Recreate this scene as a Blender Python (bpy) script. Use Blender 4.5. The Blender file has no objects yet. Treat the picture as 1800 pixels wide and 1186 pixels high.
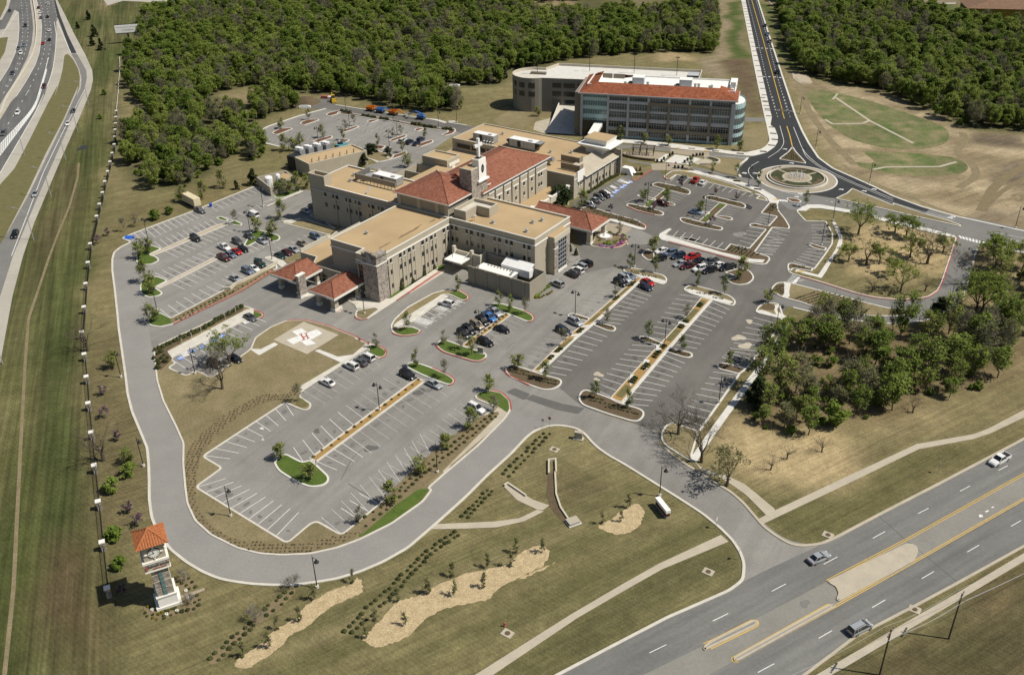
import bpy,bmesh,math,random
import numpy as np
from mathutils import Vector,Matrix
from mathutils.geometry import tessellate_polygon
random.seed(7);np.random.seed(7)
sc=bpy.context.scene
col=sc.collection
R_=math.radians
# -- camera
F_PX,PITCH,ROLL,CAM_H=1659.3,R_(30.1536),R_(-1.2091),124.7
cam=bpy.data.cameras.new('camera');camo=bpy.data.objects.new('camera',cam);col.objects.link(camo)
cam.sensor_width=36.0;cam.lens=36.0 * F_PX / 1800.0
cam.clip_start=1.0;cam.clip_end=20000.0
_fw=Vector((0,math.cos(PITCH),-math.sin(PITCH)));_up=Vector((0,math.sin(PITCH),math.cos(PITCH)));_ri=Vector((1,0,0))
_c,_s=math.cos(ROLL),math.sin(ROLL)
CX=_c*_ri + _s*_up;CY=-_s*_ri + _c*_up;CZ=_fw
camo.matrix_world=Matrix(((CX.x,CY.x,-CZ.x,0),(CX.y,CY.y,-CZ.y,0),(CX.z,CY.z,-CZ.z,CAM_H),(0,0,0,1)))
sc.camera=camo
# -- light
SUN_EL,SUN_AZ=R_(54),R_(-13)
world=bpy.data.worlds.new('World');sc.world=world;world.use_nodes=True
nt=world.node_tree;nt.nodes.clear()
wo=nt.nodes.new('ShaderNodeOutputWorld');bg=nt.nodes.new('ShaderNodeBackground');sky=nt.nodes.new('ShaderNodeTexSky')
sky.sky_type='NISHITA';sky.sun_disc=False;sky.sun_elevation=SUN_EL;sky.sun_rotation=R_(103);sky.air_density=1.0;sky.dust_density=1.5
bg.inputs['Strength'].default_value=0.062
nt.links.new(sky.outputs[0],bg.inputs['Color']);nt.links.new(bg.outputs[0],wo.inputs['Surface'])
sun=bpy.data.lights.new('sun','SUN');sun.energy=4.7;sun.angle=R_(0.53);sun.color=(1.0,0.94,0.84)
suno=bpy.data.objects.new('sun',sun);col.objects.link(suno)
sd=Vector((math.cos(SUN_AZ)*math.cos(SUN_EL),math.sin(SUN_AZ)*math.cos(SUN_EL),math.sin(SUN_EL)))
suno.rotation_euler=(-sd).to_track_quat('-Z','Y').to_euler();suno.location=(200,0,300)
sc.view_settings.view_transform='Standard';sc.view_settings.look='None';sc.view_settings.exposure=0.0;sc.view_settings.gamma=1.0
sc.render.engine='CYCLES'
sc.cycles.max_bounces=5;sc.cycles.diffuse_bounces=2;sc.cycles.glossy_bounces=2;sc.cycles.transparent_max_bounces=6
sc.cycles.caustics_reflective=False;sc.cycles.caustics_refractive=False
# -- survey: places measured on the photo --> metres on the ground plane
TILE={'T1':(0,0,.33733),'T2':(450,0,.33733),'T3':(880,80,.33733),'T4':(1280,0,.33722),'T5':(180,280,.33733),'T6':(470,230,.25295),'T7':(720,230,.27816),'T8':(1050,250,.31207),
'U1':(260,520,.37092),'U2':(600,480,.32051),'U3':(860,450,.2951),'U4':(1120,480,.43843),'U5':(0,560,.528),'U6':(300,860,.27778),'U7':(740,720,.39293),'U8':(1250,780,.34225),
'V1':(540,250,.11111),'V2':(570,350,.12778),'V3':(780,340,.12778),'V4':(690,240,.12778),'V5':(880,240,.12778),'V6':(1000,120,.17778),'V7':(780,200,.12778),'V8':(470,430,.12778),
'W1':(1370,340,.23889),'W2':(1270,170,.16863),'W3':(1070,220,.16863),'W4':(440,150,.21111),'W5':(1150,0,.16863),'W6':(210,900,.16854),'W7':(0,0,.14335),'W8':(1500,0,.16667),
'X1':(1130,420,.16863),'X2':(370,370,.11804),'X3':(1070,400,.13333),'X4':(760,500,.11111),'X5':(1020,300,.10962),'X6':(0,150,.25287),'X8':(640,80,.17778),'O':(0,0,1)}
def P(s,z=0.0):
 out=[];t='O'
 for w in s.split():
  if ':' in w: t,w=w.split(':')
  if not w: continue
  x,y=map(float,w.split(','));a=TILE[t]
  px,py=a[0]+x*a[2],a[1]+y*a[2]
  d=CX*((px-900)/F_PX) - CY*((py-593)/F_PX) + CZ
  k=(z-CAM_H)/d.z
  out.append(Vector((d.x*k,d.y*k)))
 return out
def P1(s,z=0.0): return P(s,z)[0]
def rnd(pts,r=1.0,n=4,closed=True):
 out=[];N=len(pts)
 for i,p in enumerate(pts):
  if not closed and i in (0,N-1): out.append(p);continue
  a,b=pts[i-1],pts[(i+1) % N]
  la,lb=(a-p).length,(b-p).length
  if la < 1e-6 or lb < 1e-6: continue
  ca,cb=min(r,la*.48),min(r,lb*.48)
  s,e=p+(a-p)/la*ca,p+(b-p)/lb*cb
  for k in range(n+1):
   t=k/n;out.append(s*(1-t)**2 + p*2*t*(1-t) + e*t*t)
 return out
def area(p): return .5*sum(p[i-1].x*p[i].y - p[i].x*p[i-1].y for i in range(len(p)))
def offs(pts,d,closed=True):
 out=[];N=len(pts)
 for i,p in enumerate(pts):
  a=pts[i-1] if (closed or i > 0) else None;b=pts[(i+1) % N] if (closed or i < N-1) else None
  ns=[]
  if a is not None and (p-a).length > 1e-6: v=(p-a).normalized();ns.append(Vector((-v.y,v.x)))
  if b is not None and (b-p).length > 1e-6: v=(b-p).normalized();ns.append(Vector((-v.y,v.x)))
  if not ns: out.append(p.copy());continue
  m=sum(ns,Vector((0,0)))
  if m.length < 1e-3: m=ns[0]
  m.normalize();out.append(p + m*(d/max(.45,m.dot(ns[0]))))
 return out
# -- mesh accumulators
class MB:
 def __init__(s): s.v=[];s.f=[];s.m=[];s.mats=[]
 def mi(s,mat):
  if mat is None: return 0
  if mat not in s.mats: s.mats.append(mat)
  return s.mats.index(mat)
 def face(s,pts,mat=None):
  o=len(s.v);s.v +=[tuple(p) for p in pts];s.f.append(tuple(range(o,o+len(pts))));s.m.append(s.mi(mat))
 def poly(s,pts,z,mat=None):
  if area(pts) < 0: pts=pts[::-1]
  o=len(s.v);v3=[Vector((p.x,p.y,0)) for p in pts]
  s.v +=[(p.x,p.y,z) for p in pts]
  k=s.mi(mat)
  for t in tessellate_polygon([v3]):
   a,b,c=t
   if (v3[b]-v3[a]).cross(v3[c]-v3[a]).z < 0: a,c=c,a
   s.f.append((o+a,o+b,o+c));s.m.append(k)
 def prism(s,pts,z0,z1,mat=None,top=None,cap=True,bottom=False):
  if area(pts) < 0: pts=pts[::-1]
  N=len(pts)
  for i in range(N):
   a,b=pts[i],pts[(i+1) % N]
   s.face([(a.x,a.y,z0),(b.x,b.y,z0),(b.x,b.y,z1),(a.x,a.y,z1)],mat)
  if cap: s.poly(pts,z1,top or mat)
  if bottom:
   o=len(s.f);s.poly(pts,z0,mat)
   for q in range(o,len(s.f)): s.f[q]=s.f[q][::-1]
 def strip(s,pts,w0,w1,z0,z1,closed=False,mat=None):
  L=offs(pts,w0,closed);Rr=offs(pts,w1,closed);N=len(pts)
  for i in range(N if closed else N-1):
   j=(i+1) % N
   a,b,c,d=L[i],L[j],Rr[j],Rr[i]
   q=[(a.x,a.y,z1),(b.x,b.y,z1),(c.x,c.y,z1),(d.x,d.y,z1)]
   s.face(q[::-1] if w1 > w0 and True else q,mat) if False else s.face(q,mat)
   if z1-z0 > .005:
    s.face([(a.x,a.y,z0),(b.x,b.y,z0),(b.x,b.y,z1),(a.x,a.y,z1)],mat)
    s.face([(d.x,d.y,z1),(c.x,c.y,z1),(c.x,c.y,z0),(d.x,d.y,z0)],mat)
  if not closed and z1-z0 > .005:
   for i in (0,N-1):
    a,d=L[i],Rr[i];s.face([(a.x,a.y,z0),(d.x,d.y,z0),(d.x,d.y,z1),(a.x,a.y,z1)],mat)
 def box(s,x0,x1,y0,y1,z0,z1,mat=None,M=None,top=None):
  c=[Vector((x,y,z)) for z in (z0,z1) for y in (y0,y1) for x in (x0,x1)]
  if M is not None: c=[M @ p for p in c]
  for q,m_ in (((0,2,3,1),mat),((4,5,7,6),top or mat),((0,1,5,4),mat),((1,3,7,5),mat),((3,2,6,7),mat),((2,0,4,6),mat)): s.face([c[i] for i in q],m_)
 def tube(s,pts,rads,n=6,mat=None,cap=True):
  pts=[Vector(p) for p in pts];rings=[]
  for i,p in enumerate(pts):
   d=(pts[min(i+1,len(pts)-1)] - pts[max(i-1,0)])
   if d.length < 1e-6: d=Vector((0,0,1))
   d.normalize()
   u=d.cross(Vector((0,0,1)) if abs(d.z) < .9 else Vector((1,0,0))).normalized();v=d.cross(u)
   o=len(s.v);r=rads[i] if isinstance(rads,(list,tuple)) else rads
   for k in range(n):
    a=2*math.pi*k/n;s.v.append(tuple(p + u*(r*math.cos(a)) + v*(r*math.sin(a))))
   rings.append(o)
  mi_=s.mi(mat)
  for a,b in zip(rings,rings[1:]):
   for k in range(n): s.f.append((a+k,a+(k+1) % n,b+(k+1) % n,b+k));s.m.append(mi_)
  if cap:
   s.f.append(tuple(rings[0]+k for k in range(n)));s.m.append(mi_)
   s.f.append(tuple(rings[-1]+k for k in range(n))[::-1]);s.m.append(mi_)
 def lathe(s,prof,n=12,mat=None,c=(0,0,0)):
  rings=[]
  for r,z in prof:
   o=len(s.v)
   for k in range(n): a=2*math.pi*k/n;s.v.append((c[0]+r*math.cos(a),c[1]+r*math.sin(a),c[2]+z))
   rings.append(o)
  k_=s.mi(mat)
  for a,b in zip(rings,rings[1:]):
   for k in range(n): s.f.append((a+k,a+(k+1) % n,b+(k+1) % n,b+k));s.m.append(k_)
  s.f.append(tuple(rings[-1]+k for k in range(n)));s.m.append(k_)
 def mesh(s,name,mat=None,smooth=False,recalc=True):
  me=bpy.data.meshes.new(name);me.from_pydata(s.v,[],s.f)
  ms=s.mats or [mat]
  for m_ in ms: me.materials.append(m_)
  if s.mats: me.polygons.foreach_set('material_index',s.m)
  if recalc:
   bm=bmesh.new();bm.from_mesh(me);bmesh.ops.recalc_face_normals(bm,faces=bm.faces);bm.to_mesh(me);bm.free()
  if smooth: me.polygons.foreach_set('use_smooth',[True]*len(me.polygons))
  me.update();return me
 def build(s,name,mat=None,parent=None,smooth=False,recalc=True):
  o=bpy.data.objects.new(name,s.mesh(name,mat,smooth,recalc));col.objects.link(o)
  if parent is not None: o.parent=parent
  return o
def tag(o,label=None,cat=None,group=None,kind=None):
 if label: o['label']=label
 if cat: o['category']=cat
 if group: o['group']=group
 if kind: o['kind']=kind
 return o
def thing(name,label,cat,loc=(0,0,0),rz=0.0,group=None):
 o=bpy.data.objects.new(name,None);col.objects.link(o);o.location=loc;o.rotation_euler=(0,0,rz);o.empty_display_size=.5
 return tag(o,label,cat,group)
CH={}
def kids(o): return [c for c in bpy.data.objects if c.parent==o] if o not in CH else CH[o]
def index_children():
 CH.clear()
 for o in bpy.data.objects: CH[o]=[]
 for o in bpy.data.objects:
  if o.parent: CH[o.parent].append(o)
def dup(o,parent=None,root=True):
 c=o.copy();col.objects.link(c)
 if parent is not None: c.parent=parent
 for ch in CH.get(o,[]): dup(ch,c,False)
 return c
# -- materials
def _n(nt,t,**k):
 n=nt.nodes.new(t)
 for a,b in k.items():
  if a in n.inputs: n.inputs[a].default_value=b
  else: setattr(n,a,b)
 return n
def M_(name,c,rough=.85,var=.18,scale=.6,fine=.10,fscale=8.,metal=0.,spec=.3,c2=None,bump=0.,objc=False,big=None,streak=None):
 m=bpy.data.materials.new(name);m.use_nodes=True;nt=m.node_tree;nt.nodes.clear();L=nt.links.new
 out=_n(nt,'ShaderNodeOutputMaterial');bs=_n(nt,'ShaderNodeBsdfPrincipled');L(bs.outputs[0],out.inputs[0])
 bs.inputs['Roughness'].default_value=rough;bs.inputs['Metallic'].default_value=metal;bs.inputs['Specular IOR Level'].default_value=spec
 if var==0 and fine==0 and c2 is None:
  bs.inputs['Base Color'].default_value=(*c,1);return m
 if objc: pos=_n(nt,'ShaderNodeTexCoord').outputs['Object']
 else: pos=_n(nt,'ShaderNodeNewGeometry').outputs['Position']
 n1=_n(nt,'ShaderNodeTexNoise',Scale=scale,Detail=5.,Roughness=.62);L(pos,n1.inputs['Vector'])
 n2=_n(nt,'ShaderNodeTexNoise',Scale=fscale,Detail=3.,Roughness=.7);L(pos,n2.inputs['Vector'])
 r1=_n(nt,'ShaderNodeMapRange');r1.inputs['From Min'].default_value=.32;r1.inputs['From Max'].default_value=.68;L(n1.outputs[0],r1.inputs['Value'])
 mx=_n(nt,'ShaderNodeMix',data_type='RGBA');L(r1.outputs[0],mx.inputs[0])
 a=c2 if c2 is not None else tuple(min(1,x*(1+var)) for x in c);b=c if c2 is not None else tuple(x*(1-var) for x in c)
 mx.inputs[6].default_value=(*b,1);mx.inputs[7].default_value=(*a,1)
 r2=_n(nt,'ShaderNodeMapRange');r2.inputs['From Min'].default_value=.3;r2.inputs['From Max'].default_value=.7
 r2.inputs['To Min'].default_value=1-fine;r2.inputs['To Max'].default_value=1+fine;L(n2.outputs[0],r2.inputs['Value'])
 hs=_n(nt,'ShaderNodeMix',data_type='RGBA',blend_type='MULTIPLY');hs.inputs[0].default_value=1;L(mx.outputs[2],hs.inputs[6]);L(r2.outputs[0],hs.inputs[7])
 src=hs.outputs[2]
 if big:
  n3=_n(nt,'ShaderNodeTexNoise',Scale=big[0],Detail=2.);L(pos,n3.inputs['Vector'])
  r3=_n(nt,'ShaderNodeMapRange');r3.inputs['From Min'].default_value=.35;r3.inputs['From Max'].default_value=.65;r3.inputs['To Min'].default_value=1-big[1];r3.inputs['To Max'].default_value=1+big[1];L(n3.outputs[0],r3.inputs['Value'])
  h3=_n(nt,'ShaderNodeMix',data_type='RGBA',blend_type='MULTIPLY');h3.inputs[0].default_value=1;L(src,h3.inputs[6]);L(r3.outputs[0],h3.inputs[7]);src=h3.outputs[2]
 if streak:
  mp=_n(nt,'ShaderNodeMapping');mp.vector_type='TEXTURE';mp.inputs['Rotation'].default_value=(0,0,streak[0]);mp.inputs['Scale'].default_value=(40,streak[2],1);L(pos,mp.inputs['Vector'])
  n4=_n(nt,'ShaderNodeTexNoise',Scale=1.,Detail=3.,Roughness=.6);L(mp.outputs[0],n4.inputs['Vector'])
  r4=_n(nt,'ShaderNodeMapRange');r4.inputs['From Min'].default_value=.35;r4.inputs['From Max'].default_value=.65;r4.inputs['To Min'].default_value=1-streak[1];r4.inputs['To Max'].default_value=1+streak[1];L(n4.outputs[0],r4.inputs['Value'])
  h4=_n(nt,'ShaderNodeMix',data_type='RGBA',blend_type='MULTIPLY');h4.inputs[0].default_value=1;L(src,h4.inputs[6]);L(r4.outputs[0],h4.inputs[7]);src=h4.outputs[2]
 L(src,bs.inputs['Base Color'])
 if bump:
  bp=_n(nt,'ShaderNodeBump',Strength=bump,Distance=.1);L(n2.outputs[0],bp.inputs['Height']);L(bp.outputs[0],bs.inputs['Normal'])
 return m
MAT={}
_d=lambda s: math.atan2((P(s)[1]-P(s)[0]).y,(P(s)[1]-P(s)[0]).x)
def mt(k,*a,**kw): MAT[k]=M_(k,*a,**kw);return MAT[k]
mt('asphalt_old',(.232,.223,.202),rough=.9,var=.10,scale=.16,fine=.10,fscale=2.2,big=(.025,.10),streak=(_d('U3:340,690 585,445'),.07,2.5))
mt('asphalt_mid',(.142,.136,.122),rough=.9,var=.10,scale=.14,fine=.10,fscale=2.,big=(.022,.10),streak=(_d('U3:340,690 585,445'),.07,2.5))
mt('asphalt_dark',(.036,.038,.040),rough=.85,var=.12,scale=.15,fine=.08,fscale=2.)
mt('asphalt_ring',(.250,.242,.224),rough=.9,var=.06,scale=.15,fine=.07,fscale=1.8,big=(.03,.05))
mt('asphalt_street',(.185,.182,.170),rough=.9,var=.08,scale=.12,fine=.08,fscale=2.)
mt('asphalt_arterial',(.165,.164,.153),rough=.9,var=.08,scale=.09,fine=.09,fscale=1.4,big=(.03,.06),streak=(_d('U8:640,482 1560,0'),.13,2.2))
mt('asphalt_median',(.235,.225,.200),rough=.9,var=.08,scale=.15,fine=.08,fscale=1.4)
mt('asphalt_patch',(.120,.118,.110),rough=.9,var=.08,scale=.2,fine=.08,fscale=2.)
mt('asphalt_highway',(.128,.128,.122),rough=.9,var=.10,scale=.05,fine=.08,fscale=1.,streak=(_d('W7:240,720 285,300'),.12,2.))
mt('concrete',(.560,.530,.460),var=.10,scale=.5,fine=.08,fscale=5.)
mt('concrete_white',(.610,.595,.545),var=.10,scale=.5,fine=.05,fscale=5.)
mt('concrete_tan',(.430,.385,.300),var=.09,scale=.35,fine=.08,fscale=4.)
mt('concrete_shoulder',(.400,.375,.320),var=.10,scale=.08,fine=.08,fscale=1.)
mt('brick_paver',(.340,.290,.215),var=.14,scale=1.2,fine=.12,fscale=6.)
mt('paint_white',(.70,.70,.67),var=.10,scale=1.,fine=.16,fscale=9.)
mt('paint_worn',(.52,.51,.48),var=.22,scale=.8,fine=.15,fscale=9.)
mt('paint_yellow',(.62,.40,.06),var=.12,scale=1.,fine=.10,fscale=9.)
mt('paint_red',(.37,.105,.085),var=.20,scale=.7,fine=.10,fscale=6.)
mt('paint_blue',(.16,.27,.62),var=.1,scale=1.,fine=.1)
mt('grass',(.060,.105,.014),var=.3,scale=.6,fine=.25,fscale=5.,c2=(.095,.135,.024),bump=.4)
mt('grass_mid',(.115,.115,.042),scale=.4,fine=.22,fscale=4.,c2=(.165,.140,.062),bump=.4)
mt('lawn',(.180,.155,.076),scale=.22,fine=.26,fscale=2.6,c2=(.240,.194,.108),bump=.6,big=(.03,.14))
mt('mulch',(.095,.070,.042),scale=.8,fine=.28,fscale=6.,c2=(.135,.098,.055),bump=.6)
mt('mulch_red',(.115,.055,.030),scale=.8,fine=.25,fscale=6.,c2=(.15,.075,.04),bump=.6)
mt('mulch_gold',(.300,.185,.060),scale=.9,fine=.22,fscale=6.,c2=(.370,.235,.085),bump=.5)
mt('straw',(.370,.285,.160),scale=.8,fine=.36,fscale=3.6,c2=(.520,.415,.250),bump=.9)
mt('track',(.175,.145,.078),scale=.3,fine=.25,fscale=2.,c2=(.25,.20,.12))
mt('pond_grass',(.062,.112,.020),scale=.13,fine=.28,fscale=1.3,c2=(.235,.195,.105),bump=.5,big=(.05,.12))
mt('ivy',(.030,.040,.014),scale=.8,fine=.35,fscale=3.,c2=(.065,.070,.028),bump=.6)
mt('roof_stain',(.235,.165,.090),var=.2,scale=.6,fine=.25,fscale=3.)
mt('oil',(.165,.160,.148),var=.15,scale=.8,fine=.15)
mt('oil_mid',(.105,.101,.092),var=.15,scale=.8,fine=.15)
mt('bed_soil',(.165,.135,.075),scale=.5,fine=.28,fscale=4.,c2=(.215,.165,.09),bump=.6)
mt('gravel',(.42,.36,.27),var=.2,scale=2.,fine=.25,fscale=9.)
mt('stucco',(.405,.365,.285),var=.05,scale=.25,fine=.04,fscale=4.)
mt('stucco_dark',(.300,.272,.215),var=.05,scale=.25,fine=.05,fscale=4.)
mt('stucco_light',(.520,.480,.380),var=.05,scale=.25,fine=.04,fscale=4.)
mt('trim_white',(.74,.72,.66),var=.05,scale=.6,fine=.03)
mt('white_metal',(.78,.78,.76),rough=.5,var=.04,scale=.8,fine=.03)
mt('grey_metal',(.34,.35,.35),rough=.45,var=.10,scale=.8,fine=.05,metal=.3)
mt('dark_metal',(.025,.027,.028),rough=.5,var=.1,fine=.05)
mt('galvanised',(.42,.43,.43),rough=.5,var=.08,fine=.04,metal=.3)
mt('glass_dark',(.022,.027,.028),rough=.12,var=.25,scale=.5,fine=.05,spec=.6)
mt('glass_teal',(.10,.20,.20),rough=.10,var=.15,scale=.4,fine=.05,spec=.7)
mt('glass_green',(.085,.115,.108),rough=.10,var=.35,scale=.35,fine=.05,spec=.7)
mt('spandrel',(.42,.60,.61),rough=.25,var=.06,scale=.4,fine=.03,spec=.5)
mt('panel_grey',(.45,.46,.48),rough=.6,var=.04,scale=.4,fine=.03)
mt('panel_tan',(.235,.205,.155),rough=.85,var=.06,scale=.4,fine=.05)
mt('bark',(.105,.085,.062),var=.25,scale=1.5,fine=.2,fscale=9.,objc=True)
mt('bark_grey',(.215,.195,.165),var=.2,scale=1.5,fine=.2,fscale=9.,objc=True)
mt('wood_pole',(.115,.085,.060),var=.2,fine=.1)
mt('roof_white',(.80,.79,.74),var=.04,scale=.2,fine=.03,fscale=2.)
mt('teal_metal',(.12,.33,.36),rough=.4,var=.1)
mt('tarp_blue',(.03,.12,.50),rough=.5,var=.15)
mt('water_jet',(.75,.80,.84),rough=.2,var=.05)
mt('orange_paint',(.62,.17,.02),rough=.4,var=.1)
mt('blue_paint',(.06,.16,.42),rough=.4,var=.1)
mt('yellow_paint',(.55,.36,.03),rough=.4,var=.1)
# -- ground: one sheet to the horizon, its natural cover and the hollow's painted shade stored per vertex
def inside(px,py,poly):
 r=np.zeros(px.shape,bool);n=len(poly)
 for i in range(n):
  a,b=poly[i-1],poly[i]
  if abs(a.y-b.y) < 1e-9: continue
  c=((a.y > py) !=(b.y > py)) & (px < (b.x-a.x)*(py-a.y)/(b.y-a.y)+a.x);r ^=c
 return r
GX=np.arange(-520,470.1,2.2);GY=np.arange(60,900.1,2.2)
gx,gy=np.meshgrid(GX,GY)
def wob(x,y,s,seed):
 r=np.random.RandomState(seed);o=np.zeros_like(x)
 for k in range(7):
  a=r.rand()*6.28;f=(.6+1.6*r.rand())/s;o +=np.sin((x*np.cos(a)+y*np.sin(a))*f + r.rand()*6.28)
 return o/2.6
jx=gx + wob(gx,gy,7,1)*2.2;jy=gy + wob(gx,gy,7,2)*2.2
tone=np.zeros(gx.shape+(3,));tone[:]=(.212,.180,.090)
f0=np.clip(.5+.5*wob(gx,gy,22,5),0,1)[...,None];tone=tone*(1-.45*f0) + np.array((.140,.134,.056))*.45*f0
def blur(m,k):
 for _ in range(k):
  m=(m + np.roll(m,1,0)+np.roll(m,-1,0)+np.roll(m,1,1)+np.roll(m,-1,1))/5
 return m
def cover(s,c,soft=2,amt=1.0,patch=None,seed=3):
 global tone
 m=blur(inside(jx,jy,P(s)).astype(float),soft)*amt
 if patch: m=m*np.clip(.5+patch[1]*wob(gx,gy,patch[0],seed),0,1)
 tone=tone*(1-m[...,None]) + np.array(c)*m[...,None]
VERGE="O:-700,1186 -700,-60 330,-60 250,60 212,100 205,190 190,265 160,427 143,580 153,680 165,810 188,1010 200,1300 -500,1300"
cover(VERGE,(.105,.106,.042),3)
cover(VERGE,(.150,.128,.062),1,.75,(13,.55),8)
cover(VERGE,(.060,.078,.022),1,.7,(17,.5),9)
def swob(x,y,ang,L,W,seed): c,s=math.cos(ang),math.sin(ang);return wob((x*c+y*s)*W/L,-x*s+y*c,W,seed)
_m=blur(inside(jx,jy,P(VERGE)).astype(float),2);_a=_d("O:165,810 190,265");_s1=np.clip(swob(gx,gy,_a,60,2.6,51)-.1,0,1)*.75*_m;_s2=np.clip(swob(gx,gy,_a,45,3.2,52)-.25,0,1)*.8*_m
tone=tone*(1-_s1[...,None])+np.array((.185,.160,.080))*_s1[...,None];tone=tone*(1-_s2[...,None])+np.array((.055,.070,.022))*_s2[...,None]
_a=_d("U8:640,482 1560,0");_m=blur(inside(jx,jy,P("U7:-900,1300 -900,560 60,515 560,70 760,150 1340,530 1440,690 1380,800 600,1200")).astype(float),2)
for _sd,_c in ((53,(.255,.215,.115)),(54,(.120,.118,.048))): _s1=np.clip(swob(gx,gy,_a,40,2.4,_sd)-.15,0,1)*.6*_m;tone=tone*(1-_s1[...,None])+np.array(_c)*_s1[...,None]
cover("X6:470,580 560,540 520,760 440,960 360,1186 250,1186 330,980",(.105,.085,.045),2,.8)
cover("O:60,960 130,930 170,1186 60,1186",(.135,.095,.055),4,.9,(10,.7),4)
cover("O:20,620 42,620 40,1186 5,1186",(.075,.085,.026),2)
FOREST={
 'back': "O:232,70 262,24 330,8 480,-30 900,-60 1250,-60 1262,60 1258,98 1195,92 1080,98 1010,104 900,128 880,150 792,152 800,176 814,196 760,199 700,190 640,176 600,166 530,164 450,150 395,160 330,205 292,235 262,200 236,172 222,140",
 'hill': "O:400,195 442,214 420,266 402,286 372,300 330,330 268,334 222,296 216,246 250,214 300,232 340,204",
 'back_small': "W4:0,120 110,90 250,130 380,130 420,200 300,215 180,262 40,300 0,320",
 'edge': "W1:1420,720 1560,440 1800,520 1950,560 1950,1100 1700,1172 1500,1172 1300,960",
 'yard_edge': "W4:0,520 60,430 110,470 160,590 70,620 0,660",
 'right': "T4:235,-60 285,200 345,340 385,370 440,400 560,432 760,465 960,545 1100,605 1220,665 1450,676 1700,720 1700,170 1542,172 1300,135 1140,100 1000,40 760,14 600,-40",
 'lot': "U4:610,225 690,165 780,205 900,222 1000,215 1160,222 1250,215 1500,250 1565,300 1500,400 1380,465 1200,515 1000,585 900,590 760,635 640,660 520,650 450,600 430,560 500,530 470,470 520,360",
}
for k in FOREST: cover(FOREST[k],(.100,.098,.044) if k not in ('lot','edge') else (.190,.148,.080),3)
cover("O:1262,-60 1278,-60 1282,60 1272,150 1245,150 1250,100 1262,60",(.26,.21,.135),2)
cover("W5:770,30 905,0 930,250 945,560 1005,620 790,625 765,560",(.075,.105,.030),1,.95)
cover("W5:900,180 930,180 1000,560 950,560 920,420",(.22,.18,.11),1)
cover("W5:730,660 800,640 1010,610 1085,1060 1100,1186 940,1186 880,900 780,760",(.135,.098,.062),2)
cover("W5:560,600 650,620 700,780 590,800 520,840 520,740",(.25,.205,.135),2)
cover("W5:0,550 150,545 460,600 420,650 250,620 0,640",(.36,.28,.16),2)
cover("W5:1090,20 1240,60 1260,240 1340,420 1450,640 1520,740 1400,720 1330,560 1260,420 1180,180",(.075,.105,.028),1,.95)
cover("T4:300,345 345,395 440,420 560,440 760,475 960,560 1100,620 1220,672 1450,690 1700,720 1800,1300 1542,1190 1180,1140 900,1040 700,955 560,850 470,730 400,580 350,460",(.385,.312,.200),3)
cover("T4:300,345 345,395 440,420 760,475 1220,672 1700,720 1800,1300 1180,1140 700,955 470,730 350,460",(.235,.185,.110),1,.9,(7,.9),14)
cover("T4:1230,675 1542,690 1600,780 1300,760 1240,720",(.125,.100,.070),2,.9)
cover("T4:1310,1080 1400,920 1500,850 1600,860 1600,1186 1340,1140",(.155,.130,.100),2,.7,(6,.7),15)
PU="T4:400,475 440,465 560,480 760,532 960,598 1130,660 1162,712 1120,760 1000,782 800,772 640,730 520,650 450,570 410,510"
PL="T4:690,785 800,790 1000,800 1200,822 1262,872 1222,908 1000,920 840,905 700,880 640,840 700,850 780,850"
pass
cover("U8:1650,580 960,985 620,1190 500,1400 1800,1400 1900,500",(.095,.088,.040),2)
cover("U8:1650,580 960,985 620,1190 500,1400 1800,1400 1900,500",(.150,.118,.062),1,.8,(6,.6),22)
cover("U8:1420,1000 1520,990 1560,1080 1480,1130 1400,1080",(.050,.050,.030),2,.8)
cover("U4:1551,640 1280,780 900,985 790,1080 560,1040 510,1000 840,850 1130,705 1551,580",(.125,.118,.050),2,.9)
cover("U7:1440,640 1440,740 1390,800 1100,930 840,1060 620,1180 340,1180 700,930 1080,712 1372,592",(.120,.112,.050),2,.8)
cover("T5:0,430 100,200 350,200 480,130 640,110 800,90 830,140 480,262 165,380 100,412 60,470 40,560 0,700",(.180,.150,.072),3,.8)
cover("U5:285,100 395,30 425,250 465,370 497,540 525,710 450,690 350,880 300,470",(.135,.112,.056),3,.8)
cover("W1:480,480 545,390 530,230 900,200 1290,320 1180,620 1000,580 860,640 620,590 490,540",(.410,.320,.175),2,.95)
cover("W1:1480,390 1800,440 1900,1100 1400,900 1400,600",(.30,.238,.135),3,.8,(8,.8),32)
cover("U4:600,700 780,650 860,650 860,740 800,830 640,845 520,830 300,795 260,760 300,650 450,600",(.430,.335,.185),2,.95)
cover("U4:1480,420 1551,380 1551,300 1440,450 1240,540 1000,600 900,600 880,620 1000,625 1200,560",(.36,.285,.16),2,.85)
cover("U7:560,330 620,240 760,260 860,340 880,400 760,440 640,440",(.125,.105,.055),4,.7)  # darker tone painted for the shaded slopes of the lawn hollow, modelled flat
cover("O:900,-60 1200,-60 1190,24 1090,28 950,32",(.19,.16,.09),2,.8,(14,.8),41)
cover("W8:560,70 680,40 1100,40 1130,130 1060,190 900,170 760,120",(.105,.120,.045),2)
cover("W8:180,0 1080,0 1080,35 660,50 300,70",(.24,.20,.14),2)
for s_ in ("O:800,-40 960,-40 1010,10 900,18","W7:1240,0 1460,0 1440,60 1300,80","T1:1160,485 1334,490 1334,560 1250,545 1160,535","T1:1000,590 1140,575 1130,595 1020,600","W5:0,180 60,200 40,260 0,260"):
 cover(s_,(.25,.195,.115),2,.9)
for k in range(14):
 s_=["T1:700,860 800,830 790,850 720,880","T1:820,720 960,670 950,690 840,730","T2:160,20 230,30 220,60 170,40","T2:1240,70 1330,75 1330,90 1240,85"]
 if k < 4: cover(s_[k],(.24,.19,.12),1,.9)
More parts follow.
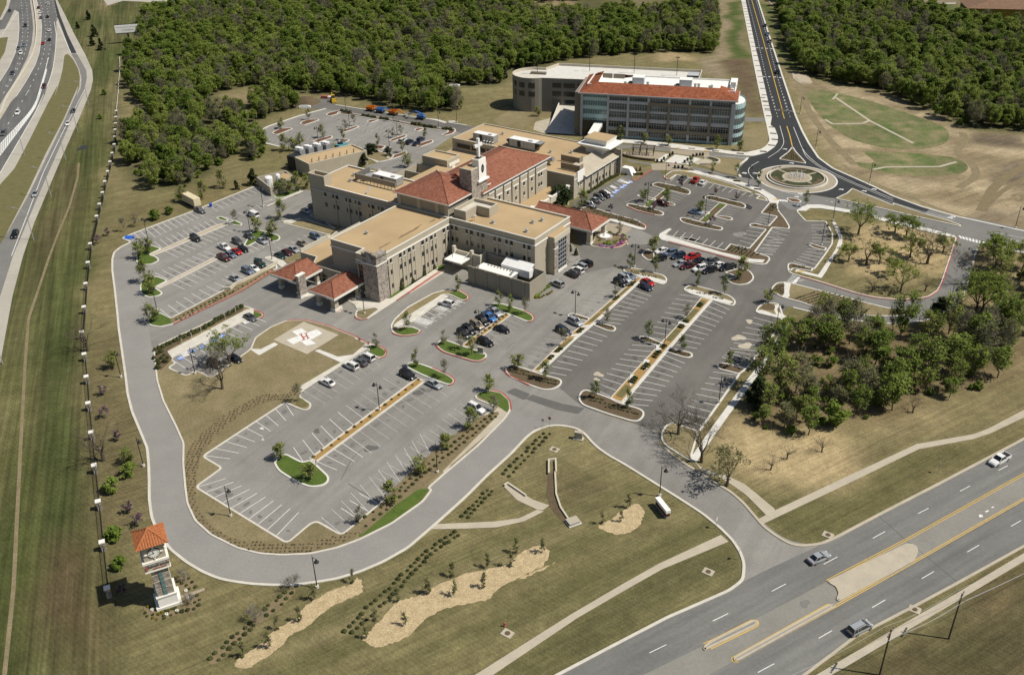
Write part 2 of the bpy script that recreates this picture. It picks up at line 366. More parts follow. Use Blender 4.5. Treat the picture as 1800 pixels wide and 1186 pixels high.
gm=bpy.data.meshes.new('ground')
ny,nx=gx.shape;nv=nx*ny
V=np.stack([gx.ravel(),gy.ravel(),np.zeros(nv)],1)
ii=np.arange(nv).reshape(ny,nx)
Fq=np.stack([ii[:-1,:-1].ravel(),ii[:-1,1:].ravel(),ii[1:,1:].ravel(),ii[1:,:-1].ravel()],1)
x0,x1,y0,y1=GX[0],GX[-1],GY[0],GY[-1];B=9000
ov=np.array([(-B,-B,0),(B,-B,0),(B,B,0),(-B,B,0)],float);V=np.concatenate([V,ov])
bo=[ii[0,:],ii[:,-1],ii[-1,::-1],ii[::-1,0]]
faces=[tuple(map(int,q)) for q in Fq]
corner=[nv,nv+1,nv+2,nv+3]
for e_,(c0,c1) in zip(bo,((0,1),(1,2),(2,3),(3,0))):
 e_=[int(q) for q in e_];faces.append(tuple([corner[c0],corner[c1]] + e_[::-1]))
gm.from_pydata(V.tolist(),[],faces)
at=gm.color_attributes.new('tone','FLOAT_COLOR','POINT')
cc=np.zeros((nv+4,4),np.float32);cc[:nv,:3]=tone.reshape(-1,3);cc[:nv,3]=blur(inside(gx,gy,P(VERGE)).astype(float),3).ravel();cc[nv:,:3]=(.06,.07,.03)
at.data.foreach_set('color',cc.ravel())
go=bpy.data.objects.new('ground',gm);col.objects.link(go);tag(go,kind='structure')
def ground_mat():
 m=bpy.data.materials.new('ground_cover');m.use_nodes=True;nt=m.node_tree;nt.nodes.clear();L=nt.links.new
 out=_n(nt,'ShaderNodeOutputMaterial');bs=_n(nt,'ShaderNodeBsdfPrincipled');L(bs.outputs[0],out.inputs[0])
 bs.inputs['Roughness'].default_value=.95;bs.inputs['Specular IOR Level'].default_value=.1
 at=_n(nt,'ShaderNodeAttribute',attribute_name='tone');pos=_n(nt,'ShaderNodeNewGeometry').outputs['Position']
 src=at.outputs['Color']
 for sc_,amp,det in ((.035,.10,3),(.22,.20,5),(1.1,.24,5),(4.5,.22,3)):
  n=_n(nt,'ShaderNodeTexNoise',Scale=sc_,Detail=float(det),Roughness=.65);L(pos,n.inputs['Vector'])
  r=_n(nt,'ShaderNodeMapRange');r.inputs['From Min'].default_value=.3;r.inputs['From Max'].default_value=.7;r.inputs['To Min'].default_value=1-amp;r.inputs['To Max'].default_value=1+amp;L(n.outputs[0],r.inputs['Value'])
  h=_n(nt,'ShaderNodeMix',data_type='RGBA',blend_type='MULTIPLY');h.inputs[0].default_value=1;L(src,h.inputs[6]);L(r.outputs[0],h.inputs[7]);src=h.outputs[2]
 n=_n(nt,'ShaderNodeTexNoise',Scale=.55,Detail=6.,Roughness=.75);L(pos,n.inputs['Vector'])
 r=_n(nt,'ShaderNodeMapRange');r.inputs['From Min'].default_value=.52;r.inputs['From Max'].default_value=.66;r.inputs['To Max'].default_value=.38;L(n.outputs[0],r.inputs['Value'])
 h=_n(nt,'ShaderNodeMix',data_type='RGBA');L(r.outputs[0],h.inputs[0]);L(src,h.inputs[6]);h.inputs[7].default_value=(.055,.068,.022,1);src=h.outputs[2]
 for i_,(ang_,L_,W_,amp) in enumerate(((_d("U8:640,482 1560,0"),26,.55,.12),(_d("U8:640,482 1560,0"),60,2.2,.09),(_d("O:165,810 190,265"),45,.9,.22),(_d("O:165,810 190,265"),90,3.5,.22))):
  mp=_n(nt,'ShaderNodeMapping');mp.vector_type='TEXTURE';mp.inputs['Rotation'].default_value=(0,0,ang_);mp.inputs['Scale'].default_value=(L_,W_,1);L(pos,mp.inputs['Vector'])
  n=_n(nt,'ShaderNodeTexNoise',Scale=1.,Detail=3.,Roughness=.6);L(mp.outputs[0],n.inputs['Vector'])
  r=_n(nt,'ShaderNodeMapRange');r.inputs['From Min'].default_value=.36;r.inputs['From Max'].default_value=.64;r.inputs['To Min'].default_value=1-amp;r.inputs['To Max'].default_value=1+amp;L(n.outputs[0],r.inputs['Value'])
  h=_n(nt,'ShaderNodeMix',data_type='RGBA',blend_type='MULTIPLY');L(src,h.inputs[6]);L(r.outputs[0],h.inputs[7])
  if i_ > 1: L(at.outputs['Alpha'],h.inputs[0])
  else: iv=_n(nt,'ShaderNodeMath',operation='SUBTRACT');iv.inputs[0].default_value=1.;L(at.outputs['Alpha'],iv.inputs[1]);L(iv.outputs[0],h.inputs[0])
  src=h.outputs[2]
 for ang,sc_,amp,x_ in ((-41.,2.4,.055,None),):
  mp=_n(nt,'ShaderNodeMapping');mp.inputs['Rotation'].default_value=(0,0,R_(-(ang+90)));L(pos,mp.inputs['Vector'])
  w=_n(nt,'ShaderNodeTexWave',Scale=sc_*.16,Distortion=6.,Detail=4.);w.inputs['Detail Scale'].default_value=.3;L(mp.outputs[0],w.inputs['Vector'])
  r=_n(nt,'ShaderNodeMapRange');r.inputs['To Min'].default_value=1-amp;r.inputs['To Max'].default_value=1+amp;L(w.outputs['Fac'],r.inputs['Value'])
  h=_n(nt,'ShaderNodeMix',data_type='RGBA',blend_type='MULTIPLY');h.inputs[0].default_value=1;L(src,h.inputs[6]);L(r.outputs[0],h.inputs[7]);src=h.outputs[2]
 L(src,bs.inputs['Base Color'])
 n2=_n(nt,'ShaderNodeTexNoise',Scale=2.5,Detail=5.,Roughness=.8);L(pos,n2.inputs['Vector'])
 bp=_n(nt,'ShaderNodeBump',Strength=.7,Distance=.35);L(n2.outputs[0],bp.inputs['Height']);L(bp.outputs[0],bs.inputs['Normal'])
 return m
gm.materials.append(ground_mat())
# -- paving
S={}
def A(name):
 if name not in S: S[name]=MB()
 return S[name]
LV={'campus_road':.014,'ring_road':.018,'parking_lot':.018,'back_lot':.014,'loop_road':.022,'street':.026,'new_road':.030,'service_yard':.018}
_z={}
def zup(name,g=None):
 if g is None: g='hw' if name.startswith(('highway','verge','gore')) else name
 _z[g]=_z.get(g,LV.get(name,.012 if g=='hw' else .036)) + .0012;return _z[g]
def pave(name,s,mat,r=1.5,z=None):
 pts=P(s) if isinstance(s,str) else s
 A(name).poly(rnd(pts,r) if r else pts,z if z is not None else zup(name),MAT[mat])
def ext(a,b,d): v=(b-a).normalized();return b + v*d
pave('highway_shoulder',"W7:60,-60 640,-60 700,0 800,190 900,400 1050,680 1130,860 1142,980 1110,1120 X6:645,0 560,210 430,500 320,760 240,950 160,1186 O:22,520 0,640 -120,900 -330,900 -200,500 -120,290 -60,200 -60,75",'concrete_shoulder',3)
pave('verge_lawn',"W7:790,680 830,660 900,735 960,850 980,950 972,1080 930,1186 X6:545,0 440,240 310,490 190,750 60,1000 0,1130 O:-60,520 -150,700 -220,700 -60,430 X6:0,690 100,580 200,390 330,130 400,0 W7:670,1186 740,970 768,850",'grass_mid',3)
pave('verge_lawn',"W7:0,460 100,455 60,640 0,740 -100,900 -300,900 -200,600",'grass_mid',2)
pave('verge_lawn',"W7:-200,-60 90,-60 80,60 0,230 -80,340 -200,400",'grass_mid',2)
pave('highway',"W7:440,-50 650,-50 660,0 700,90 720,200 690,270 692,420 680,600 650,820 615,960 540,1186 X6:335,0 240,200 0,612 O:-80,420 -210,600 -330,600 -120,340 X6:0,240 80,110 W7:200,1186 330,980 430,800 480,650 500,500 512,330 490,150",'asphalt_highway',3)
pave('highway',"W7:660,-20 700,200 870,655 940,655 830,430 740,200 690,40 670,-40",'asphalt_dark',1)
pave('highway',"W7:870,658 940,658 1000,760 1060,870 1065,960 1040,1080 1000,1186 X6:610,0 510,210 385,500 270,760 190,950 90,1186 O:0,522 -120,800 -230,800 X6:-50,1186 60,1010 200,760 330,490 450,240 555,0 W7:940,1186 990,1080 1000,960 970,850 920,740",'asphalt_street',3)
pave('highway',"W7:145,-40 360,-40 395,200 408,350 390,520 340,700 230,920 100,1130 60,1186 -60,1390 -260,1390 -100,1150 0,1000 110,830 190,650 225,500 235,350 225,150 180,120 60,360 -60,376 -60,250 20,250 100,110",'asphalt_highway',3)
pave('gore_paving',"W7:215,150 228,300 222,480 185,640 150,640 100,455 0,470 60,375",'concrete_shoulder',2)
def run(s0,s1,d0,d1):
 a,b=P(s0),P(s1);a=[ext(a[1],a[0],d0)] + a + [ext(a[-2],a[-1],d1)];b=[ext(b[1],b[0],d0)] + b + [ext(b[-2],b[-1],d1)]
 return a + b[::-1]
pave('arterial_road',run("U8:1560,0 1200,190 860,365 640,482 300,640 0,790 U7:1100,930 850,1060 610,1182","U8:1607,525 1270,712 1060,825 740,990 480,1186",300,200),'asphalt_arterial',0)
pave('campus_road',"U7:1395,812 1440,762 1446,690 1430,640 1395,585 1340,530 1260,465 1160,400 1040,325 920,250 840,205 790,170 760,140 735,110 700,85 640,72 590,70 545,80 500,100 470,125 400,200 300,290 200,390 100,480 60,515 U6:1640,250 1500,370 1350,455 1200,520 1050,565 930,585 780,605 640,605 500,597 380,580 300,562 200,520 100,460 0,380 U5:525,710 505,660 497,600 497,540 495,480 490,430 465,370 440,310 425,250 418,190 408,120 395,30 T5:80,820 65,680 52,580 52,520 62,485 95,458 150,432 102,412 165,385 480,268 790,143 845,158 900,150 1000,150 1095,165 1120,300 V4:900,900 T7:600,500 900,600 1000,690 U3:600,20 900,120 300,690 430,790 560,900 800,980 1010,1040 1010,1120 U4:110,700 150,735 200,770 270,810 330,850 380,880 430,925 455,955 490,985 520,1010 560,1045 620,1075 700,1088 790,1090 760,1186 700,1250 560,1250",'asphalt_old',2)
pave('ring_road',"U7:640,72 590,70 545,80 500,100 470,125 400,200 300,290 200,390 100,480 60,515 U6:1640,250 1500,370 1350,455 1200,520 1050,565 930,585 780,605 640,605 500,597 380,580 300,562 200,520 100,460 0,380 U5:525,710 505,660 497,600 497,540 495,480 490,430 465,370 440,310 425,250 418,190 408,120 395,30 T5:80,820 65,680 52,580 52,520 180,520 195,650 215,700 240,860 258,985 U1:26,262 40,400 70,500 130,620 165,700 163,800 U6:88,0 100,90 150,200 250,290 420,375 560,410 700,420 880,412 1050,375 1200,320 1400,220 1600,80 U2:560,1110 750,950 900,800 930,750 960,740 1000,790",'asphalt_ring',2)
NEWLOT="U3:560,900 300,690 890,125 760,60 T7:1100,900 1040,620 V5:1010,1100 1000,900 1640,560 T8:100,215 130,195 300,160 340,150 T8:385,205 420,185 640,230 930,310 990,330 1020,328 1060,330 1160,355 1122,388 1180,447 1285,450 1310,530 1310,590 1215,712 1090,690 1068,712 1085,735 1140,760 1442,835 1442,980 1100,900 1010,1000 885,1186 U4:595,185 530,270 435,385 410,405 250,632 135,597 110,615 95,640 95,668 U3:1010,1120 1010,1040"
pave('parking_lot',NEWLOT,'asphalt_mid',1)
pave('loop_road',"W1:100,640 150,612 300,655 550,735 700,770 850,785 1000,783 1100,765 1170,720 1200,660 1310,330 1330,300 1500,350 1480,380 1440,450 1400,600 1370,720 1330,780 1250,850 1150,910 1050,940 900,960 700,955 500,930 300,890 100,840 0,812 -60,800 -20,660",'asphalt_street',2)
pave('street',"W3:860,432 1000,455 1200,508 1310,530 1370,545 W2:190,838 330,865 480,900 700,990 900,1020 1180,1065 W1:410,42 700,100 950,160 1200,205 1340,243 1380,170 1900,285 1900,455 1480,365 1290,312 1100,262 700,165 540,128 300,85 200,88 130,125 W2:700,1180 580,1090 480,1030 400,960 250,900 100,840 0,800 W3:1400,600 1200,548 1000,494 870,470",'asphalt_street',1.5)
pave('street',"W3:100,205 400,215 650,245 800,265 1080,285 1300,315 1450,325 1480,340 1440,368 1300,345 1050,322 640,277 400,257 100,242",'asphalt_street',1)
pave('new_road',"W5:940,-120 950,0 1060,520 1110,720 1215,1186 W2:515,210 500,300 545,330 578,420 575,475 540,530 460,585 320,622 262,640 245,662 180,710 155,760 165,810 190,838 330,865 480,895 700,985 900,1015 1180,1062 1290,1010 1350,955 1500,1020 1779,1130 W1:830,70 1070,150 1250,205 1340,225 1400,200 1300,170 1050,100 800,0 W2:1600,950 1400,860 1150,750 1000,640 900,490 830,360 770,220 685,0 W5:1320,750 1200,380 1080,0 1050,-120",'asphalt_dark',1.5)
pave('new_road',"W1:1070,150 1340,225 1900,330 1900,285 1700,258 1300,170 1100,118",'asphalt_street',1)
pave('back_lot',"W4:55,410 70,385 150,340 400,255 640,192 600,190 500,200 420,195 390,170 400,140 480,110 600,110 660,115 720,165 900,195 1200,240 1500,285 1640,310 1800,335 X8:1090,800 V7:90,330 V1:1800,250 1300,480 W4:960,680 1000,660 1180,620 700,480 420,520 240,510 120,480",'asphalt_old',1.5)
pave('back_lot',"W4:390,180 400,140 480,110 600,110 660,115 720,165 900,197 1200,242 1500,288 1640,312 1800,337 X8:1090,810 990,880 W4:1660,365 1400,330 1200,285 900,240 740,215 640,200 500,200",'asphalt_mid',1)
pave('service_yard',"V1:900,380 1150,320 1800,120 1800,330 1400,480 1320,490",'asphalt_old',0)
pave('asphalt_patch',"U3:100,810 150,785 245,822 210,858",'asphalt_patch',.5)
pave('asphalt_patch',"U3:215,850 255,825 440,880 570,905 530,940 400,915",'asphalt_patch',.5)
pave('asphalt_patch',"X1:400,465 545,330 760,340 630,478",'asphalt_patch',0)
pave('asphalt_patch',"W3:1420,865 1440,820 1500,855 1480,885",'asphalt_dark',.3)
pave('asphalt_patch',"T3:930,1010 1000,1000 1080,1030 940,990",'asphalt_old',1)
pave('asphalt_patch',"X1:400,60 600,60 800,180 600,240 330,180",'asphalt_old',3)
pave('entrance_paving',"X5:380,830 700,870 840,925 680,1040 X3:0,120 V5:1010,1174 1400,1100",'brick_paver',1)
pave('entrance_paving',"X5:840,925 960,955 1230,1080 1280,1186 760,1186 720,1080 690,1035",'asphalt_old',1)
pave('crosswalk_paving',"W3:650,250 800,262 1045,282 1050,322 930,330 640,290",'brick_paver',.5)
pave('crosswalk_paving',"W3:440,400 640,395 880,430 800,480 700,475 560,470 450,470",'brick_paver',.5)
pave('plaza',"W3:130,300 180,272 400,268 600,290 590,320 480,375 350,345 200,330",'brick_paver',1)
pave('plaza',"W3:480,375 600,300 640,297 570,380",'concrete_white',0)
pave('plaza',"W3:580,385 690,308 880,335 790,408",'concrete_white',0)
pave('plaza',"W3:800,408 890,335 960,350 890,395 840,415",'concrete_white',0)
pave('plaza',"W3:890,400 960,350 1010,350 1100,375 1120,395 1080,412 940,418",'concrete_tan',1)
pave('drive',"W3:180,360 440,400 440,420 330,400 200,380",'asphalt_street',.5)
pave('ramp_paving',"T3:230,460 300,360 395,310 400,460 340,470",'asphalt_dark',0)
pave('walkway',"T3:180,400 290,370 230,460 170,440",'concrete_tan',1)
pave('street',"W2:230,215 440,225 515,212 500,300 440,262 240,262",'asphalt_street',1)
pave('far_road',"W8:960,225 1250,260 1500,300 1810,350 2100,400 2100,360 1810,322 1500,285 1250,250 1000,225",'concrete_shoulder',0)
pave('far_road',"W8:280,60 600,45 1080,30 1080,44 660,56 300,75",'concrete_shoulder',0)
pave('far_road',"T1:540,0 620,-20 1050,-60 1300,-60 1050,10 830,18 740,10 640,6 560,30",'concrete_shoulder',0)
Z_TOP=.060
# -- kerbed islands and beds
KW=.42;_k=[0.]
def isle(s,fill='lawn',r=1.2,kerb='concrete_white',red=None,w=KW,zf=.13,zk=.16,name=None):
 pts=P(s) if isinstance(s,str) else s
 if area(pts) < 0: pts=pts[::-1]
 pts=rnd(pts,r);_k[0] +=.0005;zk +=_k[0];zf +=_k[0]
 nm=name or {'grass':'lawn','lawn':'lawn','grass_mid':'lawn'}.get(fill,'planting_bed')
 if kerb: A('kerb').strip(pts,0,w,0,zk,True,MAT[kerb])
 inner=offs(pts,w*.95 if kerb else 0)
 A(nm).poly(inner,zf,MAT[fill])
 return pts
RG=random.Random(23)
def ragged(pts,step=.7,amp=.13):
 out=[]
 for i,a in enumerate(pts):
  b=pts[(i+1) % len(pts)];n=max(1,int((b-a).length/step));d=(b-a);q=Vector((-d.y,d.x)).normalized() if d.length > 1e-6 else Vector((0,0))
  for k in range(n): out.append(a+d*(k/n)+q*RG.gauss(0,amp))
 return out
def delaunay_fill(pts):
 from mathutils.geometry import delaunay_2d_cdt
 return delaunay_2d_cdt(pts,[],[list(range(len(pts)))],1,1e-4)[:3]
def bed(s,fill,z=.185,r=.8,name='planting_bed'):
 pts=rnd(P(s),r) if r else P(s);_k[0] +=.0004;z +=(_k[0]*.35 if z > .1 else 0)
 if name=='straw_bed':
  vs,_e,fs=delaunay_fill(ragged(pts));mb_=A(name);z +=len(mb_.f)*1e-6
  for f in fs: mb_.face([(vs[i].x,vs[i].y,z) for i in f],MAT[fill])
  return
 A(name).poly(pts,z,MAT[fill])
def slab(s,mat='concrete_white',z=.195,r=.4,name='pavement',h=None):
 pts=P(s);pts=rnd(pts,r) if r else pts;_k[0] +=.0004;z +=_k[0]*.35
 if h: A(name).prism(pts,z-h,z,MAT[mat])
 else: A(name).poly(pts,z,MAT[mat])
def band(s,w,mat,z,name,r=1.0,closed=False,z0=None):
 pts=P(s);pts=rnd(pts,r,closed=closed) if r else pts;_k[0] +=.0003;z +=_k[0]*.2
 A(name).strip(pts,-w/2,w/2,z0 if z0 is not None else z,z,closed,MAT[mat])
def redk(s,r=1.2,w=.40,z=.205): band(s,w,'paint_red',z,'kerb_paint',r)
def kerb(s,w=.45,mat='concrete',z=.15,r=1.2): band(s,w,mat,z,'kerb',r,z0=0)
LAWN_A="U1:26,262 45,235 250,140 440,48 475,52 545,82 552,95 530,110 505,95 110,298 138,318 100,340 185,378 215,358 245,358 300,387 T5:770,990 795,930 880,872 960,840 1060,838 1180,868 1334,930 U2:80,358 145,385 190,396 230,410 252,435 240,458 215,470 185,462 U1:1040,250 735,450 722,478 778,512 768,538 738,545 700,530 650,508 265,760 357,815 232,905 660,1168 770,1075 805,1066 918,1130 U2:300,1186 650,890 790,775 845,735 735,690 732,672 760,648 820,642 880,655 925,700 932,750 900,800 750,950 560,1110 480,1180 U6:1660,0 1600,80 1400,220 1200,320 1050,375 880,412 700,420 560,410 420,375 250,290 150,200 100,90 88,0 U1:163,800 165,700 130,620 70,500 40,400"
isle(LAWN_A,'lawn',1.0,'concrete')
slab("U1:595,210 738,124 905,186 755,278",'concrete_tan',.150,0,'helipad')
slab("U1:683,170 728,156 758,176 800,160 828,180 770,210 798,228 752,238 722,215 690,232 656,212 712,192",'paint_white',.156,0,'helipad_markings')
for q in ("U1:722,186 727,181 745,208 739,211","U1:745,180 751,178 763,201 757,205","U1:732,197 755,189 757,193 735,201","U1:716,184 733,179 734,182 718,188","U1:740,180 757,175 758,178 741,183","U1:730,210 747,206 748,209 732,214","U1:752,204 766,199 768,202 754,207"):
 slab(q,'paint_red',.161,0,'helipad_markings')
slab("U1:485,252 535,254 600,222 618,232 528,283 495,262",'concrete_white',.150,.2,'walkway')
slab("U1:790,262 812,255 900,290 985,278 945,310 915,318 888,305",'concrete_white',.150,.2,'walkway')
slab("U1:1040,222 1060,235 745,447 722,440 730,425 960,290",'concrete',.170,.2,'pavement')
slab("U1:75,275 100,262 470,65 505,62 500,92 108,300",'concrete',.170,.3,'pavement')
bed("U1:35,262 50,240 250,148 440,58 455,70 250,170 90,262 118,300 60,355 42,330",'mulch',.19)
bed("U1:500,75 545,90 520,108 505,98",'grass',.19)
bed("U2:150,400 195,398 245,432 235,455 190,455 160,440",'grass',.19)
bed("U1:700,488 725,484 765,515 740,530 705,520",'grass_mid',.19)
CURVE="U1:655,470 690,452 705,470 640,492 560,505 470,545 400,595 340,650 290,705 250,770 235,830 225,930 240,1010 290,1080 370,1140 470,1172 U6:560,335 700,350 880,340 1080,290 1160,255 1190,290 1050,355 880,398 700,407 560,398 420,362 260,280 165,190 115,90 100,0 U1:190,960 180,820 188,740 230,680 330,590 420,530 540,470"
bed(CURVE,'bed_soil',.185)
bed("U6:1190,295 1220,250 1500,50 1570,0 1640,0 1590,70 1400,210 1200,305",'grass',.19)
bed("U2:300,1170 560,925 700,840 760,790 855,760 870,772 560,1085 545,1095 480,1150 400,1186 U6:1210,290 1180,270",'bed_soil',.19)
slab("U2:860,735 905,760 912,790 600,1055 570,1105 535,1065 560,1050",'concrete_tan',.152,0,'drain_channel')
bed("U2:745,668 765,655 820,650 875,662 915,700 922,745 905,765 850,722 780,690",'grass',.19)
for q in ("U2:90,358 145,385","U2:190,396 230,410 252,435 240,458 215,470","U1:500,68 545,82 552,95 530,110","U2:820,642 880,655 925,700 932,750","T5:960,840 1060,838 1180,868 1334,930"): redk(q)
isle("T5:180,490 210,455 255,448 312,466 245,497 285,510 300,528 258,550 200,553 175,540",'grass')
isle("T5:245,499 312,468 590,345 660,328 668,338 615,358 320,482 256,507",'gravel',.3,'concrete')
isle("T5:590,306 622,298 662,318 640,326 608,318",'grass',.8)
isle("T5:655,332 690,318 732,338 722,348 690,346",'grass',.8)
isle("T5:200,640 225,615 285,610 345,632 275,668 318,697 300,712 240,723 200,703 195,670",'grass')
isle("T5:282,668 350,632 590,508 608,518 362,644 292,676",'gravel',.3,'concrete')
isle("T5:735,452 770,385 805,368 850,376 870,384 915,395 930,408 918,425 885,430 850,405 760,455",'grass',.9)
slab("X2:755,395 835,305 862,315 790,400",'concrete',.168,0)
isle("T5:235,848 245,820 265,802 300,800 355,828 690,652 890,560 905,545 915,570 890,578 720,690 690,706 560,768 370,860 300,876 250,868",'bed_soil',.8)
bed("T5:240,848 250,822 268,806 298,804 352,830 366,856 300,870 252,862",'grass',.19)
bed("T5:790,640 890,578 905,582 720,695",'bed_soil',.19)
for q in ("T5:372,860 560,768 690,706 720,690 890,578",): redk(q,1,.6)
slab("X2:800,725 820,695 880,682 960,698 1060,730 1140,800 1060,855 1000,800 900,760",'concrete',.170,.5)
isle("T5:935,333 1000,318 1060,313 1210,362 V1:0,1100 100,1186 T6:560,660 430,738 T5:1195,400",'lawn',.3,'concrete')
slab("X2:1050,165 1330,118 1350,130 1200,205",'concrete',.175,0)
isle("T6:30,440 60,415 200,400 240,420 120,465 60,470",'grass',.8)
slab("T6:0,520 0,530 250,425 245,418",'concrete',.17,0)
isle("X2:1090,740 1340,610 1350,720 1180,800",'lawn',.2,None)
slab("V8:1090,760 1160,728 1500,770 T6:860,1165 1186,950 1186,985 885,1186 V8:1380,1025 1560,892 1480,858 1230,885 1200,830",'concrete',.150,.2,h=.15)
slab("T7:0,1010 205,880 225,890 0,1030",'concrete',.150,0,h=.15)
isle("V8:1228,905 1480,858 1558,890 1378,1022 1290,1045 1215,1010 1205,960",'lawn',.6)
bed("T6:800,1165 1186,905 1186,945 830,1186",'grass',.06,.2,'lawn')
bed("T7:0,960 180,850 215,840 220,870 0,1005",'grass',.06,.2,'lawn')
for q in ("V8:1205,985 1215,1010 1290,1042 1378,1020","T6:900,1180 1186,985","T7:0,1025 210,885"): redk(q,.4)
isle("V8:375,725 450,690 600,650 660,665 640,700 450,740 410,742",'concrete',.4,'concrete');redk("V8:375,725 410,735 460,722",.3)
isle("V8:850,900 985,825 1030,850 1035,890 1000,925 950,935 900,925",'concrete',.4,'concrete');redk("V8:850,900 950,930 1020,895",.3)
isle("U2:275,320 270,290 290,255 360,190 500,112 560,95 650,95 700,125 700,145 670,155 600,122 555,120 395,265 300,300 345,292 395,295 440,318 420,338 340,348 295,338",'lawn',.8)
bed("U2:590,112 640,100 690,125 690,143 668,150 615,125",'grass',.19)
bed("U2:290,325 330,302 395,302 432,318 415,332 340,342",'grass',.19)
slab("U2:555,118 590,128 400,268 300,300 285,292 300,275",'concrete',.172,.2)
for q in ("U2:650,95 700,125 700,145 670,155","U2:280,328 295,338 340,348 420,338 440,318"): redk(q)
isle("X4:880,330 960,300 1080,300 1250,350 1450,410 1580,480 1622,540 1580,590 1500,595 1240,490 1130,455 1000,400",'grass')
isle("X4:1130,457 1240,492 880,762 690,902 590,1002 455,972 700,802 960,612",'mulch_gold',.3,'concrete',w=.3)
isle("X4:60,950 110,892 190,870 430,955 690,1040 800,1065 870,1110 U2:795,468 760,487 720,485 560,435 525,408",'grass')
for q in ("X4:1450,410 1580,480 1622,540 1580,590 1500,595","X4:60,950 U2:525,408 560,435 720,485 760,487 795,468"): redk(q)
isle("U2:355,508 370,490 420,492 500,520 590,560 624,585 618,608 590,616 540,600 440,560 360,520",'grass');redk("U2:500,520 590,560 624,585 618,608 590,616")
isle("U1:1275,388 1318,405 795,794 762,772",'mulch_gold',.2,'concrete',w=.55)
isle("U1:600,802 598,785 650,745 735,790 770,775 800,800 860,856 858,882 830,902 770,909 700,882 620,832",'grass')
isle("U3:90,680 100,660 140,645 260,686 340,712 420,732 437,748 425,775 380,797 320,800 240,772 120,722",'mulch');redk("U3:90,680 110,710 240,772",1)
isle("U3:255,686 300,694 500,502 640,387 912,136 880,126 845,156 600,371 460,486",'mulch_gold',.2,'concrete',w=.3)
isle("U3:462,358 480,342 520,346 598,372 590,392 500,372",'mulch',.6)
isle("U3:615,412 640,392 750,422 758,438 740,452 700,447",'mulch',.6)
isle("U3:795,92 800,76 830,68 900,80 1040,115 1062,138 1055,162 1030,172 905,132 860,112",'lawn')
slab("U3:868,112 905,128 1035,168 1052,150 1000,135 900,108",'concrete_white',.172,.2)
isle("U3:530,842 545,806 580,795 720,845 770,872 900,910 927,932 920,962 890,987 850,987 700,942 560,892 535,867",'mulch')
isle("U3:720,847 792,877 1050,572 1322,264 1262,248 1190,340 1000,540 860,690",'mulch_gold',.2,'concrete',w=.3)
isle("U3:888,490 900,478 940,482 1038,520 1028,545 980,530 900,505",'mulch',.6)
isle("U3:1060,545 1200,575 1217,597 1190,610 1160,607 1050,572",'mulch',.6)
isle("U3:1152,202 1180,178 1220,175 1340,205 1440,240 1472,272 1460,297 1430,297 1300,257 1200,227",'lawn')
slab("U3:1165,200 1200,222 1300,252 1430,290 1455,275 1330,235 1210,200",'concrete_white',.172,.2)
isle("U4:315,372 330,360 362,362 440,385 410,407 330,387",'mulch',.6)
isle("U4:95,642 110,615 135,597 250,634 218,738 240,762 200,747 150,717 110,692 95,667",'lawn',1.2)
def plots(a0,a1,b0,b1,segs):
 A0,A1,B0,B1=P1(a0),P1(a1),P1(b0),P1(b1)
 for t0,t1,m_ in segs:
  pts=[A0.lerp(A1,t0).lerp(B0.lerp(B1,t0),.22),A0.lerp(A1,t1).lerp(B0.lerp(B1,t1),.22),A0.lerp(A1,t1).lerp(B0.lerp(B1,t1),.74),A0.lerp(A1,t0).lerp(B0.lerp(B1,t0),.74)]
  if m_=='hedge': HEDGES.append(pts);continue
  if m_=='conc':
   pts=[A0.lerp(A1,t0),A0.lerp(A1,t1),B0.lerp(B1,t1),B0.lerp(B1,t0)]
  _k[0] +=.0004
  A('pavement' if m_=='conc' else 'lawn').poly(pts,_k[0]*.3+(.215 if m_=='conc' else .205),MAT['concrete_white' if m_=='conc' else 'grass_mid'])
HEDGES=[]
plots("U3:845,156","U3:255,686","U3:912,136","U3:300,694",[(.02,.08,'hedge'),(.10,.20,'grass'),(.21,.25,'hedge'),(.27,.38,'grass'),(.40,.50,'grass'),(.535,.56,'conc'),(.57,.62,'hedge'),(.63,.655,'conc'),(.68,.80,'grass'),(.775,.82,'hedge'),(.825,.845,'conc'),(.85,.89,'hedge'),(.90,.98,'grass')])
plots("U3:1262,248","U3:720,847","U3:1322,264","U3:792,877",[(.03,.10,'grass'),(.06,.10,'hedge'),(.125,.26,'grass'),(.24,.27,'hedge'),(.272,.295,'conc'),(.30,.33,'hedge'),(.34,.46,'grass'),(.50,.54,'hedge'),(.56,.63,'hedge'),(.68,.74,'hedge'),(.80,.86,'hedge'),(.88,.97,'grass')])
for q in ("U3:995,535 1030,540 1015,580 990,575","U3:920,620 955,622 948,668 925,690 915,655","U3:840,708 868,712 860,760 838,780 832,745"): slab(q,'concrete_white',.27,0)
band("U3:912,136 640,387 500,502 300,694",.9,'concrete_white',.164,'kerb',0,z0=.01)
band("U3:1322,264 1050,572 792,877",.9,'concrete_white',.164,'kerb',0,z0=.01)
isle("X3:428,370 450,322 510,285 545,300 600,335 610,400 560,442 500,430",'mulch',.8)
isle("X1:840,352 1000,308 1060,308 1130,348 1162,400 1150,432 1100,472 1000,487 930,472 868,432 970,402 960,387",'mulch',1.)
isle("T8:345,535 350,518 405,487 420,492 375,520 715,610 748,573 852,600 948,492 860,478 853,465 880,458 962,475 1010,420 918,402 968,343 1015,343 1020,385 1060,435 1085,478 1080,492 988,482 888,622 965,645 975,660 955,687 920,692 850,682 400,562 360,552",'mulch',.7)
slab("T8:348,535 352,522 408,490 415,496 376,524 700,622 870,660 945,664 930,682 850,676 400,556 360,548",'concrete_white',.172,.2)
redk("T8:400,562 850,682",.5)
